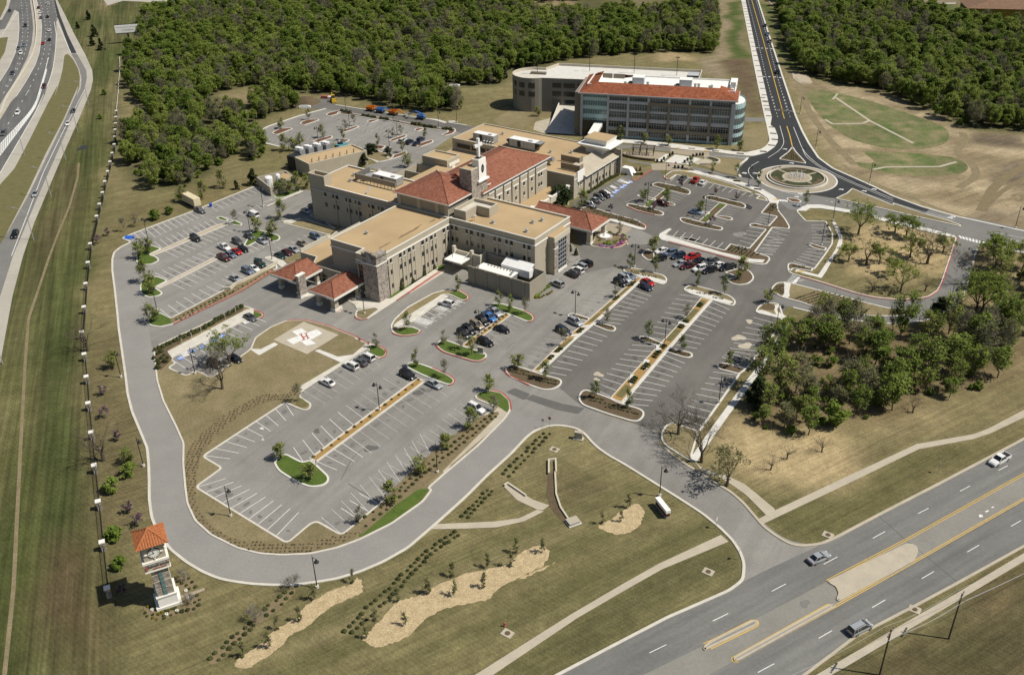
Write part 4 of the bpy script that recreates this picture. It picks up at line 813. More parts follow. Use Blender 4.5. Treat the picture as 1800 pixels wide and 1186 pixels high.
for c_ in ("W5:1145,803","W5:1200,803","W5:1258,806","W5:1315,812","W5:1298,1150","W5:1365,1156","W5:1430,1162","W2:585,143","W2:650,147","W2:715,153","W5:1075,502","W5:1125,505","W5:1175,508","W5:1222,512"):
 c=P1(c_);A('road_lines').poly([c+Vector(q) for q in ((-.5,-.5),(.5,-.5),(.5,.5),(-.5,.5))],ZM+.004,MAT['paint_white'])
TP=P("W2:415,15 440,50 455,97 470,147 485,205 515,322 530,388 545,450 512,512 425,577 180,597 W3:365,200 615,225 865,248 1115,275 1375,300 1610,278 1695,215 1730,155 1715,92 W3:850,472 1080,517 1335,588 1550,672 W2:155,883 370,968 W1:290,95 470,122")
for k in range(26):
 t=k/25;TP.append(P1("W5:935,30").lerp(P1("W5:1180,1140"),t**1.15))
dv=(P1("W5:1180,1140")-P1("W5:935,30")).normalized()
for i,c in enumerate(TP):
 u=dv if i > 25 else Vector((1,0));u=Vector((u.y,-u.x)) if i > 25 else Vector((.95,-.3));v=Vector((-u.y,u.x))
 A('tree_pit').poly([c-u*1.3-v*.6,c+u*1.3-v*.6,c+u*1.3+v*.6,c-u*1.3+v*.6],.181,MAT['mulch'])
for s_,w_,dsh in (("W7:490,0 540,200 565,400 545,620 500,780 410,990 310,1186 X6:210,20 150,120 60,265 -60,440",.25,(3,9)),("W7:555,0 610,250 630,380 615,600 570,790",.25,(3,9)),("W7:260,0 285,300 270,520 240,720 180,880 60,1080",.25,(3,9)),("W7:315,0 345,250 345,400 320,600 270,740 160,950 20,1186",.25,(3,9)),
 ("W7:665,270 690,420 683,600 655,820 620,950 530,1186 X6:335,0 240,200 0,612",.28,None),("W7:700,270 870,655",.28,None),("W7:215,150 0,470",.22,None),("W7:225,150 234,350 224,500 188,650 110,830 0,1000",.22,None),
 ("T1:253,300 235,372 180,560 0,752",.3,None),("T1:240,375 185,562 0,812",.3,None),("W7:640,0 700,200 690,270",.2,(3,9)),("W7:440,0 492,150 513,330 502,500 482,650 432,800 332,980 200,1186",.2,None),
 ("X6:590,30 440,320 300,610 190,900 80,1186",.22,None)):
 path(s_,w_,'paint_white',dash=dsh,r=6,z=ZM)
a,b=rnd(P("T1:240,360 182,555 0,752"),20,10,False),rnd(P("T1:243,372 190,562 0,812"),20,10,False)
def along(pts,t):
 L=[0];
 for p,q in zip(pts,pts[1:]): L.append(L[-1]+(q-p).length)
 x=t*L[-1]
 for i in range(len(pts)-1):
  if x <=L[i+1]: return pts[i].lerp(pts[i+1],(x-L[i])/max(L[i+1]-L[i],1e-6))
 return pts[-1]
for k in range(46): pline(along(a,k/45),along(b,k/45),.45,'paint_white','road_lines')
a,b=P("T1:290,215 270,320 260,355"),P("T1:335,215 325,320 322,355")
for k in range(14): pline(along(a,.3+.7*k/13),along(b,.3+.7*k/13),.35,'concrete_tan','road_lines')
for s_ in ("U2:300,720 500,640","U2:0,1130 60,1010 150,940","U1:950,890 1100,980","X4:1170,1030 1240,950 1310,910"): path(s_,.14,'asphalt_patch',z=ZM-.004,r=2,name='tyre_marks')
rs=random.Random(11)
STAIN=[("U3:%d,%d",560+k*17,430+k*17) for k in range(0)]
def blot(c,r,mat,z):
 n=14;ph=[rs.random()*6.28 for _ in range(3)]
 A('stains').poly([c+Vector((math.cos(2*math.pi*k/n),math.sin(2*math.pi*k/n)))*r*(1+.25*math.sin(2*2*math.pi*k/n+ph[0])+.2*math.sin(3*2*math.pi*k/n+ph[1])) for k in range(n)],z,MAT[mat])
for s_,r_,m_ in (("U3:650,705",1.1,'concrete_tan'),("U3:640,735",.7,'concrete_tan'),("X1:1000,1030",1.6,'concrete_tan'),("X1:1110,860",1.,'concrete_tan'),("X1:1070,1115",1.6,'concrete_tan'),("T8:800,520",2.,'asphalt_old'),("U1:800,640",.8,'asphalt_patch'),("U2:430,650",1.4,'asphalt_patch'),("U2:160,960",1.3,'asphalt_patch'),("U2:880,330",.8,'asphalt_patch'),("U1:540,628",.5,'paint_worn'),("U1:545,680",.4,'paint_worn'),("U8:480,820",.9,'asphalt_street'),("X6:578,435",2.5,'asphalt_dark')):
 blot(P1(s_),r_,m_,ZM-.006)
for nm,mb in S.items():
 kd='structure'
 mb.build(nm,None,None,recalc=False)['kind']=kd
# -- building materials
def pattern_mat(name,c1,c2,kind,scale,rough=.85,rot=(0,0,0),bump=.3,mott=None,wdist=.5,spec=.2):
 m=bpy.data.materials.new(name);m.use_nodes=True;nt=m.node_tree;nt.nodes.clear();L=nt.links.new
 out=_n(nt,'ShaderNodeOutputMaterial');bs=_n(nt,'ShaderNodeBsdfPrincipled');L(bs.outputs[0],out.inputs[0]);bs.inputs['Roughness'].default_value=rough;bs.inputs['Specular IOR Level'].default_value=spec
 tc=_n(nt,'ShaderNodeTexCoord').outputs['Object'];mp=_n(nt,'ShaderNodeMapping');mp.inputs['Rotation'].default_value=rot;L(tc,mp.inputs['Vector']);vec=mp.outputs[0]
 mx=_n(nt,'ShaderNodeMix',data_type='RGBA');mx.inputs[6].default_value=(*c1,1);mx.inputs[7].default_value=(*c2,1)
 if kind=='seam':
  w=_n(nt,'ShaderNodeTexWave',Scale=scale,Distortion=.15,Detail=1.);w.bands_direction='Y';L(vec,w.inputs['Vector'])
  r=_n(nt,'ShaderNodeMapRange');r.inputs['From Min'].default_value=.80;r.inputs['From Max'].default_value=1.;L(w.outputs['Fac'],r.inputs['Value']);fac=r.outputs[0]
 elif kind=='stone':
  w=_n(nt,'ShaderNodeTexVoronoi',Scale=scale);L(vec,w.inputs['Vector']);fac=w.outputs['Color'];
  sp=_n(nt,'ShaderNodeSeparateColor');L(fac,sp.inputs[0]);fac=sp.outputs[0]
 elif kind=='tile':
  w=_n(nt,'ShaderNodeTexNoise',Scale=scale,Detail=3.,Roughness=.7);L(vec,w.inputs['Vector'])
  r=_n(nt,'ShaderNodeMapRange');r.inputs['From Min'].default_value=.36;r.inputs['From Max'].default_value=.64;L(w.outputs[0],r.inputs['Value']);fac=r.outputs[0]
 L(fac,mx.inputs[0]);src=mx.outputs[2]
 n=_n(nt,'ShaderNodeTexNoise',Scale=.09 if kind !='stone' else .8,Detail=4.);L(tc,n.inputs['Vector'])
 r2=_n(nt,'ShaderNodeMapRange');r2.inputs['From Min'].default_value=.3;r2.inputs['From Max'].default_value=.7;r2.inputs['To Min'].default_value=.88;r2.inputs['To Max'].default_value=1.10;L(n.outputs[0],r2.inputs['Value'])
 h=_n(nt,'ShaderNodeMix',data_type='RGBA',blend_type='MULTIPLY');h.inputs[0].default_value=1;L(src,h.inputs[6]);L(r2.outputs[0],h.inputs[7]);src=h.outputs[2]
 if kind=='tile':
  n3=_n(nt,'ShaderNodeTexNoise',Scale=6.,Detail=2.);mp3=_n(nt,'ShaderNodeMapping');mp3.inputs['Scale'].default_value=(1,1,3);L(tc,mp3.inputs['Vector']);L(mp3.outputs[0],n3.inputs['Vector'])
  r3=_n(nt,'ShaderNodeMapRange');r3.inputs['From Min'].default_value=.3;r3.inputs['From Max'].default_value=.7;r3.inputs['To Min'].default_value=.72;r3.inputs['To Max'].default_value=1.25;L(n3.outputs[0],r3.inputs['Value'])
  h3=_n(nt,'ShaderNodeMix',data_type='RGBA',blend_type='MULTIPLY');h3.inputs[0].default_value=1;L(src,h3.inputs[6]);L(r3.outputs[0],h3.inputs[7]);src=h3.outputs[2]
  bp=_n(nt,'ShaderNodeBump',Strength=.5,Distance=.12);L(n3.outputs[0],bp.inputs['Height']);L(bp.outputs[0],bs.inputs['Normal'])
 L(src,bs.inputs['Base Color']);MAT[name]=m;return m
pattern_mat('roof_tan_a',(.455,.335,.190),(.360,.262,.145),'seam',.30)
pattern_mat('roof_tan_b',(.455,.335,.190),(.375,.272,.152),'seam',.30,rot=(0,0,math.pi/2))
pattern_mat('stone',(.42,.38,.33),(.20,.175,.15),'stone',2.2)
pattern_mat('tile_red',(.200,.074,.044),(.300,.130,.084),'tile',1.1)
pattern_mat('tile_bright',(.37,.130,.052),(.47,.185,.078),'tile',2.0)
pattern_mat('tile_mixed',(.185,.052,.026),(.320,.115,.055),'tile',.9)
# -- hospital (its own frame: x along the front wing, y = --b)
HO=P1('V8:1550,790');HYAW=.969238
hosp=thing('hospital_building','large tan three storey hospital with red hipped roofs, stone tower and flat tan roofs','hospital',(HO.x,HO.y,0),HYAW)
def hv(*ab): return [Vector((a,-b)) for a,b in ab]
def hw(a,b,z=0): c,s=math.cos(HYAW),math.sin(HYAW);return Vector((HO.x + a*c + b*s,HO.y + a*s - b*c,z))
def flat_roof(name,poly,z1,parent,wall='stucco',deck='roof_tan_a',drop=.55,cap='stucco_light',z0=0.,th=.45):
 if area(poly) < 0: poly=poly[::-1]
 m=MB();N=len(poly);inn=offs(poly,th)
 m.prism(poly,z0,z1,MAT[wall],cap=False)
 for i in range(N):
  j=(i+1) % N;a,b,c,d=poly[i],poly[j],inn[j],inn[i]
  m.face([(a.x,a.y,z1),(b.x,b.y,z1),(c.x,c.y,z1),(d.x,d.y,z1)],MAT[cap])
  m.face([(c.x,c.y,z1-drop),(d.x,d.y,z1-drop),(d.x,d.y,z1),(c.x,c.y,z1)],MAT[wall])
 w=m.build(name,None,parent,recalc=False)
 r=MB();r.poly(inn,z1-drop,MAT[deck]);r.build('roof',None,w,recalc=False)
 return w
def trim(parent,pts,z0,z1,out,closed=True,mat='trim_white',name='cornice'):
 if closed and area(pts) < 0: pts=pts[::-1]
 m=MB();m.strip(pts,.02,-out,z0,z1,closed,MAT[mat]);N=len(pts)
 o=offs(pts,-out,closed);i_=offs(pts,.02,closed)
 for i in range(N if closed else N-1):
  j=(i+1) % N;m.face([(o[i].x,o[i].y,z0),(i_[i].x,i_[i].y,z0),(i_[j].x,i_[j].y,z0),(o[j].x,o[j].y,z0)],MAT[mat])
 return m.build(name,None,parent)
WIN={}
def window(parent,x,y,z,nx,ny,w=1.05,h=1.35,sill=True,name='window'):
 key=(w,h,sill)
 if key not in WIN:
  m=MB();m.box(-w/2,w/2,-.02,.05,-h/2,h/2,MAT['dark_metal'])
  for i in range(2):
   m.box(-w/2+.06+i*(w/2-.03),-w/2+.06+i*(w/2-.03)+w/2-.09,.03,.07,-h/2+.06,h/2-.06,MAT['glass_dark'])
  if sill: m.box(-w/2-.12,w/2+.12,-.02,.20,-h/2-.22,-h/2,MAT['trim_white'])
  WIN[key]=m.mesh('window')
 o=bpy.data.objects.new(name,WIN[key]);col.objects.link(o);o.parent=parent
 o.location=(x,y,z);o.rotation_euler=(0,0,math.atan2(ny,nx)-math.pi/2);return o
FW=hv((3.2,-20),(33.7,-20),(33.7,0),(0,0),(0,-7.3),(3.2,-7.3))
fw_=flat_roof('front_wing',FW,13.6,hosp)
trim(fw_,FW,11.35,11.75,.22);trim(fw_,FW,13.45,13.64,.14,name='coping')
pairs_a=[(4.0,5.8),(10.1,11.7),(14.1,15.8),(20.2,21.9),(24.4,26.0),(30.4,32.2)]
pil=MB()
for p0,p1 in pairs_a:
 for z,sl in ((10.55,True),(7.0,False),(2.65,False)):
  window(fw_,p0,.0,z,0,-1,sill=sl) if True else None
  window(fw_,p1,.0,z,0,-1,sill=sl)
 pil.box((p0+p1)/2-.36,(p0+p1)/2+.36,-.28,.01,0,11.35,MAT['stucco']);pil.box(p1+.72,p1+.92,-.12,.01,0,11.35,MAT['stucco_light']);pil.box(p0-.86,p0-.70,-.10,.01,0,11.35,MAT['stucco_light'])
pil.build('pilaster',None,fw_)
for w in kids(fw_): pass
for z in (9.0,): window(fw_,0,5.3+.6,z,-1,0,1.9,2.2,False)
def roof_stains(w,items):
 rg=random.Random(9);m=MB()
 for a,b,ra,rb,z in items:
  n=16;ph=rg.random()*6;m.poly([Vector((a+ra*math.cos(2*math.pi*k/n)*(1+.25*math.sin(3*2*math.pi*k/n+ph)),-b+rb*math.sin(2*math.pi*k/n)*(1+.3*math.sin(2*2*math.pi*k/n+ph)))) for k in range(n)],z,MAT['roof_stain'])
 m.build('roof_stain',None,w,recalc=False)
roof_stains(fw_,[(19,-4.2,4.6,.55,13.06),(8.5,-4.4,2.6,.4,13.06),(24,-4.6,2.0,.35,13.062),(30,-3.6,1.6,.35,13.06)])
m=MB();m.prism(hv((-.45,-4.9),(-.45,.45),(3.9,.45),(3.9,0),(0,0),(0,-4.9)),0,14.0,MAT['stone'])
m.box(-.45,3.9,-.45,1.2,13.3,14.6,MAT['stone']);m.box(-.45,.3,1.2,3.6,13.3,15.0,MAT['stone']);m.box(-.45,.3,3.6,4.9,13.3,14.4,MAT['stone'])
py=m.build('stone_pylon',None,hosp)
m=MB();m.strip([Vector((-.52,2.0+1.0*math.cos(t*.4488))) for t in range(2)],0,.01,0,.01);
em=MB()
for k in range(14):
 a0,a1=2*math.pi*k/14,2*math.pi*(k+1)/14
 em.box(-.60,-.46,2.3+.75*math.cos(a0)-.16,2.3+.75*math.cos(a0)+.16,12.7+1.2*math.sin(a0)-.2,12.7+1.2*math.sin(a0)+.2,MAT['panel_grey'])
em.box(-.60,-.46,2.2,2.4,11.5,13.9,MAT['panel_grey']);em.build('emblem',None,py)
m=MB();m.box(-.72,-.44,-.6,4.9,11.3,11.65,MAT['trim_white']);m.box(-.44,3.9,-.62,-.44,11.3,11.65,MAT['trim_white']);m.build('cornice',None,py)
m=MB();m.box(-.10,.05,5.0,6.7,.2,10.6,MAT['glass_dark'])
for k in range(8): m.box(-.16,-.08,5.0,6.7,.3+k*1.42,.42+k*1.42,MAT['panel_tan'])
for y in (5.0,5.85,6.62): m.box(-.16,-.08,y,y+.1,.2,10.6,MAT['panel_tan'])
m.build('stair_glazing',None,fw_);m=MB();m.box(-.35,.02,4.9,7.6,10.6,11.0,MAT['panel_grey']);m.build('stair_hood',None,fw_)
RW=hv((33.75,0.02),(53.2,0.02),(53.2,30.4),(33.75,30.4))
rw_=flat_roof('right_wing',RW,13.55,hosp,deck='roof_tan_b')
trim(rw_,RW,11.3,11.7,.22);trim(rw_,RW,13.40,13.59,.14,name='coping')
pil=MB()
for p0,p1 in [(.9,2.3),(6.3,7.9),(10.5,12.1),(16.5,18.1),(20.7,22.3),(26.9,28.4)]:
 for z,sl in ((10.5,True),(6.8,False)):
  window(rw_,33.75,-p0,z,-1,0,sill=sl);window(rw_,33.75,-p1,z,-1,0,sill=sl)
 if p0 > 20 or p0 < 5:
  window(rw_,33.75,-p0,2.6,-1,0,sill=False);window(rw_,33.75,-p1,2.6,-1,0,sill=False)
 pil.box(33.5,33.76,-(p0+p1)/2-.33,-(p0+p1)/2+.33,0,11.3,MAT['stucco'])
pil.build('pilaster',None,rw_)
m=MB();m.prism(hv((40.6,30.42),(49.0,30.42),(49.0,32.6),(40.6,32.6)),0,11.9,MAT['stucco'],MAT['roof_tan_a'])
bay=m.build('end_bay',None,hosp)
m=MB();m.box(42.6,47.2,-32.75,-32.55,.6,10.3,MAT['glass_dark'])
for k in range(5): x=42.6+k*1.15;m.box(x-.06,x+.06,-32.85,-32.7,.6,10.3,MAT['panel_grey'])
for k in range(8): z=.6+k*1.38;m.box(42.6,47.2,-32.85,-32.7,z-.06,z+.06,MAT['panel_grey'])
m.build('curtain_wall',None,bay)
m=MB();m.box(40.4,49.2,-32.95,-32.5,10.4,11.95,MAT['stucco_light']);m.box(40.5,42.5,-32.9,-32.5,0,10.4,MAT['stone']);m.box(47.3,49.1,-32.9,-32.5,0,10.4,MAT['stone']);m.box(40.3,42.6,-33.0,-32.5,8.2,8.5,MAT['trim_white']);m.box(42.4,47.4,-33.1,-32.5,0,.7,MAT['trim_white']);m.build('surround',None,bay)
LW=hv((33.72,-58.2),(52.6,-58.2),(52.6,-20.1),(33.72,-20.1))
lw_=flat_roof('left_wing',LW,13.5,hosp,deck='roof_tan_b',cap='trim_white')
trim(lw_,LW,11.25,11.6,.22,mat='panel_grey');
pil=MB()
for p in ((-51.5,),(-47.8,-46.3),(-42.0,-40.6),(-38.0,-36.6),(-32.3,-30.8),(-28.2,-26.8)):
 for z,sl in ((10.4,True),(6.8,False)):
  for b in p: window(lw_,33.72,-b,z,-1,0,sill=sl)
 if len(p)==2: pil.box(33.45,33.73,-sum(p)/2-.3,-sum(p)/2+.3,0,11.25,MAT['stucco'])
pil.build('pilaster',None,lw_)
tu=flat_roof('stair_turret',hv((33.6,-58.4),(37.0,-58.4),(37.0,-51.2),(33.6,-51.2)),16.6,hosp,z0=13.0,drop=1.2)
LB=hv((4.8,-35.2),(33.8,-35.2),(33.8,-20.05),(3.15,-20.05),(3.15,-7.35),(.6,-7.35),(.6,-26.0),(4.8,-28.6))
lb_=flat_roof('low_block',LB,5.1,hosp,drop=.5)
for b in (-24.5,-21.5,-17.5,-14.5,-10.5): window(lb_,.6,-b,1.6,-1,0,1.9,2.4,False,'entrance_door')
CB=hv((34.2,-20.6),(54.6,-20.6),(54.6,-.8),(34.2,-.8))
m=MB();m.prism(CB,0,17.4,MAT['stucco_dark'],cap=False);cb_=m.build('central_block',None,hosp)
m=MB()
for b in (-19.8,-12.,-5.,-1.4): m=MB();m.box(34.0,34.22,-b-.7,-b+.7,13,17.2,MAT['stucco']);m.build('pilaster',None,cb_)
def hip(name,a0,a1,b0,b1,z,zr,parent,mat='tile_red',ridge=None,fascia='trim_white',th=.35):
 m=MB();E=hv((a0,b0),(a1,b0),(a1,b1),(a0,b1));bc=(b0+b1)/2
 r0,r1,rb=ridge or ((a0+a1)/2,(a0+a1)/2,bc)
 A_,B_=Vector((r0,-rb,zr)),Vector((r1,-rb,zr));e=[Vector((p.x,p.y,z)) for p in E]
 m.face([e[3],e[0],A_],MAT[mat]);m.face([e[0],e[1],B_,A_] if r1-r0 > .01 else [e[0],e[1],A_],MAT[mat]);m.face([e[1],e[2],B_],MAT[mat]);m.face([e[2],e[3],A_,B_] if r1-r0 > .01 else [e[2],e[3],A_],MAT[mat])
 o=m.build(name,None,parent)
 t=MB();t.strip(E if area(E) > 0 else E[::-1],.3,-.10,z-th,z-.01,True,MAT[fascia]);t.poly(E,z-th+.02,MAT[fascia]);t.build('fascia',None,o)
 rg=MB()
 for p,q in ((e[0],A_),(e[3],A_),(e[1],B_),(e[2],B_)) + (((A_,B_),) if r1-r0 > .01 else ()): rg.tube([p+Vector((0,0,.03)),q+Vector((0,0,.03))],.16,5,MAT[mat])
 rg.build('ridge_cap',None,o);return o
hip('pyramid_roof',33.4,55.2,-21.5,.1,17.6,21.5,hosp)
m=MB();m.prism(hv((53.3,-19.5),(88.6,-19.5),(88.6,-.3),(53.3,-.3)),0,15.8,MAT['stucco'],cap=False);nb_=m.build('nave_block',None,hosp)
hip('nave_roof',50.0,89.6,-20.4,1.0,16.0,20.2,hosp,ridge=(50.2,78.6,-9.7))
m=MB();m.box(54,88.4,.28,.36,14.55,15.65,MAT['dark_metal']);m.box(53.3,88.6,.06,.30,14.3,14.55,MAT['trim_white'])
m.build('clerestory',None,nb_)
m=MB();t_=MB()
for i,(x0,x1) in enumerate(((53.5,57.0),(57.4,61.7),(62.1,66.5),(66.9,71.2),(71.6,76.2),(76.6,80.8),(81.2,88.5))):
 m.box(x0+.25,x1-.1,-.30,.32,0,14.3,MAT['stucco']);t_.box(x0+.25,x1-.1,-.42,.32,14.05,14.42,MAT['trim_white']);t_.box(x0+.6,x1-.5,-.45,-.29,12.0,12.45,MAT['trim_white'])
 for x in ([(x0+x1)/2+.1] if x1-x0 < 6 else [83.3,84.8]):
  for z in (11.2,7.7,3.6): window(nb_,x,-.15,z,0,-1,.95,1.3,True).location.y=-.30
m.build('wall_bay',None,nb_);t_.build('cornice',None,nb_)
m=MB();m.box(60,89.6,-7.6,-.3,4.4,5.0,MAT['stucco_light'],top=MAT['roof_tan_a']);m.box(60,90.2,-8.2,-7.5,4.2,5.9,MAT['stucco_light']);te=m.build('terrace',None,hosp)
for x in (62,67.5,73.,78.5,84.,89.6):
 m=MB();m.box(x-.55,x+.55,-8.3,-7.3,0,6.5,MAT['stucco_light']);m.box(x-.75,x+.75,-8.5,-7.1,6.5,6.85,MAT['trim_white']);m.build('column',None,te)
m=MB();m.box(60,90,-8.1,-7.6,6.05,6.45,MAT['trim_white']);m.build('rail_beam',None,te);m=MB();m.box(60,89,-7.0,-6.8,.3,4.2,MAT['glass_dark']);m.build('glazing',None,te)
m=MB();m.box(45.0,53.2,-.35,4.2,13.0,24.6,MAT['stone']);m.box(45.0,53.2,-.35,.1,24.6,24.9,MAT['stucco_light']);m.box(45.0,45.4,.1,4.2,24.6,24.9,MAT['stucco_light']);m.box(52.8,53.2,.1,4.2,24.6,24.9,MAT['stucco_light']);m.box(45.4,52.8,.1,4.2,24.55,24.65,MAT['roof_tan_a'])
tw=m.build('bell_tower',None,hosp)
m=MB();m.box(48.6,52.4,-.62,-.36,20.4,27.0,MAT['roof_white']);m.box(48.6,52.4,-.36,1.9,24.6,27.0,MAT['roof_white']);m.box(47.9,53.4,-1.1,-.36,20.0,20.5,MAT['roof_white']);m.box(48.9,52.1,-.1,1.6,27.0,27.05,MAT['panel_tan']);sl_=m.build('white_niche',None,tw)
em=MB()
for k in range(16):
 a0=2*math.pi*k/16;em.box(50.5+.62*math.cos(a0)-.12,50.5+.62*math.cos(a0)+.12,-.72,-.60,23.9+1.05*math.sin(a0)-.16,23.9+1.05*math.sin(a0)+.16,MAT['dark_metal'])
em.box(50.4,50.6,-.72,-.6,22.5,25.3,MAT['dark_metal']);em.box(49.9,51.1,-.72,-.6,23.8,24.0,MAT['dark_metal']);em.box(50.1,50.9,-.70,-.6,24.3,24.8,MAT['dark_metal']);em.box(50.2,50.8,-.70,-.6,23.1,23.5,MAT['dark_metal'])
em.build('emblem',None,tw)
m=MB();m.box(50.1,50.9,.35,1.15,27.0,33.2,MAT['white_metal']);m.box(48.6,52.4,.42,1.08,30.6,31.5,MAT['white_metal']);m.box(49.9,51.1,.1,1.4,26.9,27.4,MAT['dark_metal']);m.build('cross',None,tw)
ph=flat_roof('plant_room',hv((35.2,.6),(45.6,.6),(45.6,9.6),(40.9,9.6),(40.9,5.0),(35.2,5.0)),16.0,hosp,deck='concrete',z0=12.9,drop=1.0)
BB=hv((94.6,-20.4),(94.6,7.45),(101.4,7.45),(101.4,1.6),(124.5,1.6),(127.5,1.6),(127.5,-54),(106.2,-54),(106.2,-20.4))
bb_=flat_roof('back_block',BB,8.6,hosp,drop=.4);trim(bb_,hv((94.6,7.45),(101.4,7.45)),7.0,7.2,.12,False)
m=MB();m.box(96.6,101.5,-7.75,-7.4,5.6,9.4,MAT['roof_white']);m.build('white_parapet',None,bb_)
m=MB();m.box(106.05,106.2,24,52.5,5.2,7.0,MAT['panel_tan']);
for k in range(4): m.box(105.95,106.1,24.5+k*7,30.5+k*7,5.4,6.8,MAT['dark_metal'])
m.build('louvre_band',None,bb_)
m=MB();m.box(101.45,124.6,-7.45,-1.6,0,5.9,MAT['stucco']);sh=m.build('lean_to',None,hosp)
m=MB();q=[(101.0,-1.5,8.9),(124.9,-1.5,9.3),(124.9,-8.9,7.0),(100.6,-8.9,6.8)]
m.face(q,MAT['concrete_tan']);m.face([(x,y,z-.3) for x,y,z in q][::-1],MAT['trim_white'])
for i in range(4): a,b=q[i],q[(i+1) % 4];m.face([a,(a[0],a[1],a[2]-.3),(b[0],b[1],b[2]-.3),b],MAT['trim_white'])
m.build('shed_roof',None,sh)
m=MB();m.box(102.2,124,-7.52,-7.44,5.0,6.0,MAT['dark_metal']);m.build('clerestory',None,sh)
m=MB()
for x in (101.6,106.6,111.4,116.2,120.6,124.4): m.box(x-.2,x+.2,-8.0,-7.4,0,6.4,MAT['stucco_light'])
m.box(102,124.4,-7.7,-7.4,4.7,5.0,MAT['trim_white']);m.build('fin',None,sh)
for x in (105.5,108.1,110.5,113.1,115.5,118.0,120.5): window(sh,x,-7.45,1.9,0,-1,.9,1.3,False)
for x in (97.9,99.4): window(bb_,x,-7.45,4.6,0,-1,.8,1.4,True)
m=MB();m.box(124.9,125.9,-9.6,.5,0,9.4,MAT['stone']);m.build('stone_wall',None,hosp)
ma=flat_roof('middle_block',hv((86.0,-54),(106.1,-54),(106.1,-20.5),(88.7,-20.5),(88.7,-19.0),(86.0,-19.0)),4.2,hosp,drop=.3,deck='roof_tan_b')
an=flat_roof('annexe',hv((86.5,-53.2),(94.2,-53.2),(94.2,-41.6),(86.5,-41.6)),7.6,hosp,drop=.5)
m=MB();m.box(87.4,93.6,41.3,41.62,5.0,6.1,MAT['trim_white']);m.box(89.2,91,41.4,41.62,3,4.8,MAT['trim_white']);m.build('louvre_band',None,an)
mc=MB();mc.box(52.7,86,19.0,46,0,5.2,MAT['stucco'],top=MAT['roof_tan_b']);mc.build('service_block',None,hosp)
def walls(name,parent,pts,h,th=.35,mat='stucco',closed=True):
 m=MB();m.strip(pts,0,th,0,h,closed,MAT[mat]);return m.build(name,None,parent)
walls('court_wall',hosp,hv((72,-55.2),(85.6,-55.2),(85.6,-47.4),(72,-47.4)),4.2);walls('court_wall',hosp,hv((78.5,-55),(78.5,-47.6)),4.0,closed=False)
# -- free standing pieces around the hospital
def hthing(name,label,cat,a,b,z=0,group=None): p=hw(a,b,z);return thing(name,label,cat,p,HYAW,group)
def canopy(label,a0,a1,b0,b1,z,zr,cols,pylon=False,brick=False):
 t=hthing('entrance_canopy',label,'canopy',(a0+a1)/2,(b0+b1)/2);ca,cb=(a0+a1)/2,(b0+b1)/2
 da,db=(a1-a0)/2,(b1-b0)/2
 if da > db: rg=(-(da-db),da,0) if True else None
 hip('roof',-da,da,-db,db,z,zr,t,ridge=(-da+db*.95,da-.2,0),th=.7)
 for x,b,s in cols:
  m=MB();m.box(x-ca-s*.5,x-ca+s*.5,-(b-cb)-s*.5,-(b-cb)+s*.5,.9,z-.6,MAT['stucco']);m.box(x-ca-s*.62,x-ca+s*.62,-(b-cb)-s*.62,-(b-cb)+s*.62,0,.9,MAT['trim_white']);m.build('column',None,t)
 return t
c1=canopy('red tiled entrance canopy with a stone pylon at its front corner',-10.4,-.2,-32.0,-21.5,5.0,7.2,[(-8.6,-30.2,1.),(-1.2,-30,1.),(-1.2,-23,1.)])
m=MB();m.box(-5.3-.1+.2,-2.3,-6.3,-5.0,.0,.8,MAT['trim_white']);m.box(-5.2,-2.4,-6.2,-5.1,.8,6.9,MAT['stone']);m.box(-5.3,-2.3,-6.3,-5.0,6.9,7.15,MAT['trim_white']);m.build('stone_pylon',None,c1)
c2=canopy('red tiled entrance canopy between the stone pylon canopy and the tall stone corner',-12.2,-.1,-15.1,-5.4,5.0,7.2,[(-10.3,-13.4,1.),(-10.4,-7.3,1.5),(-1.3,-13.3,1.),(-1.3,-7,1.)])
for c_,n_ in ((c1,14),(c2,14)):
 m=MB()
 dx=-5.1-.12 if c_ is c1 else -6.05-.12
 for k in range(n_): m.box(dx-.06,dx,-1.8+k*.26,-1.8+k*.26+.17,4.36+.03*(k % 3),4.62,MAT['paint_red'] if k < 9 else MAT['panel_grey'])
 m.build('lettering',None,c_)
c3=canopy('long red tiled canopy over the brick drive at the main entrance',63.8,75.4,9.0,32.2,5.2,8.4,[])
for ch in list(c3.children):
 for g in list(ch.children): bpy.data.objects.remove(g)
 bpy.data.objects.remove(ch)
def hipb(parent,da,db,z,zr,mat='tile_red'):
 m=MB();e=[Vector(p) for p in ((-da,db,z),(da,db,z),(da,-db,z),(-da,-db,z))];A_=Vector((0,-db+da*.95,zr));B_=Vector((0,db,zr))
 m.face([e[2],e[3],A_],MAT[mat]);m.face([e[3],e[0],B_,A_],MAT[mat]);m.face([e[1],e[2],A_,B_],MAT[mat]);m.face([e[0],e[1],B_],MAT[mat]);o=m.build('roof',None,parent)
 t=MB();E=[Vector((p.x,p.y)) for p in e];E=E if area(E) > 0 else E[::-1];t.strip(E,.3,-.1,z-.7,z-.01,True,MAT['trim_white']);t.poly(E,z-.66,MAT['trim_white']);t.build('fascia',None,o)
 rg=MB();[rg.tube([p+Vector((0,0,.03)),q+Vector((0,0,.03))],.16,5,MAT[mat]) for p,q in ((e[2],A_),(e[3],A_),(A_,B_))];rg.build('ridge_cap',None,o)
hipb(c3,5.8,11.6,5.2,8.3)
for x,y in ((-4.6,-10.2),(4.6,-10.2),(-4.6,2),(4.6,2)):
 m=MB();m.box(x-.7,x+.7,y-.7,y+.7,0,4.6,MAT['stucco_light']);m.box(x-.85,x+.85,y-.85,y+.85,0,.8,MAT['trim_white']);m.build('column',None,c3)
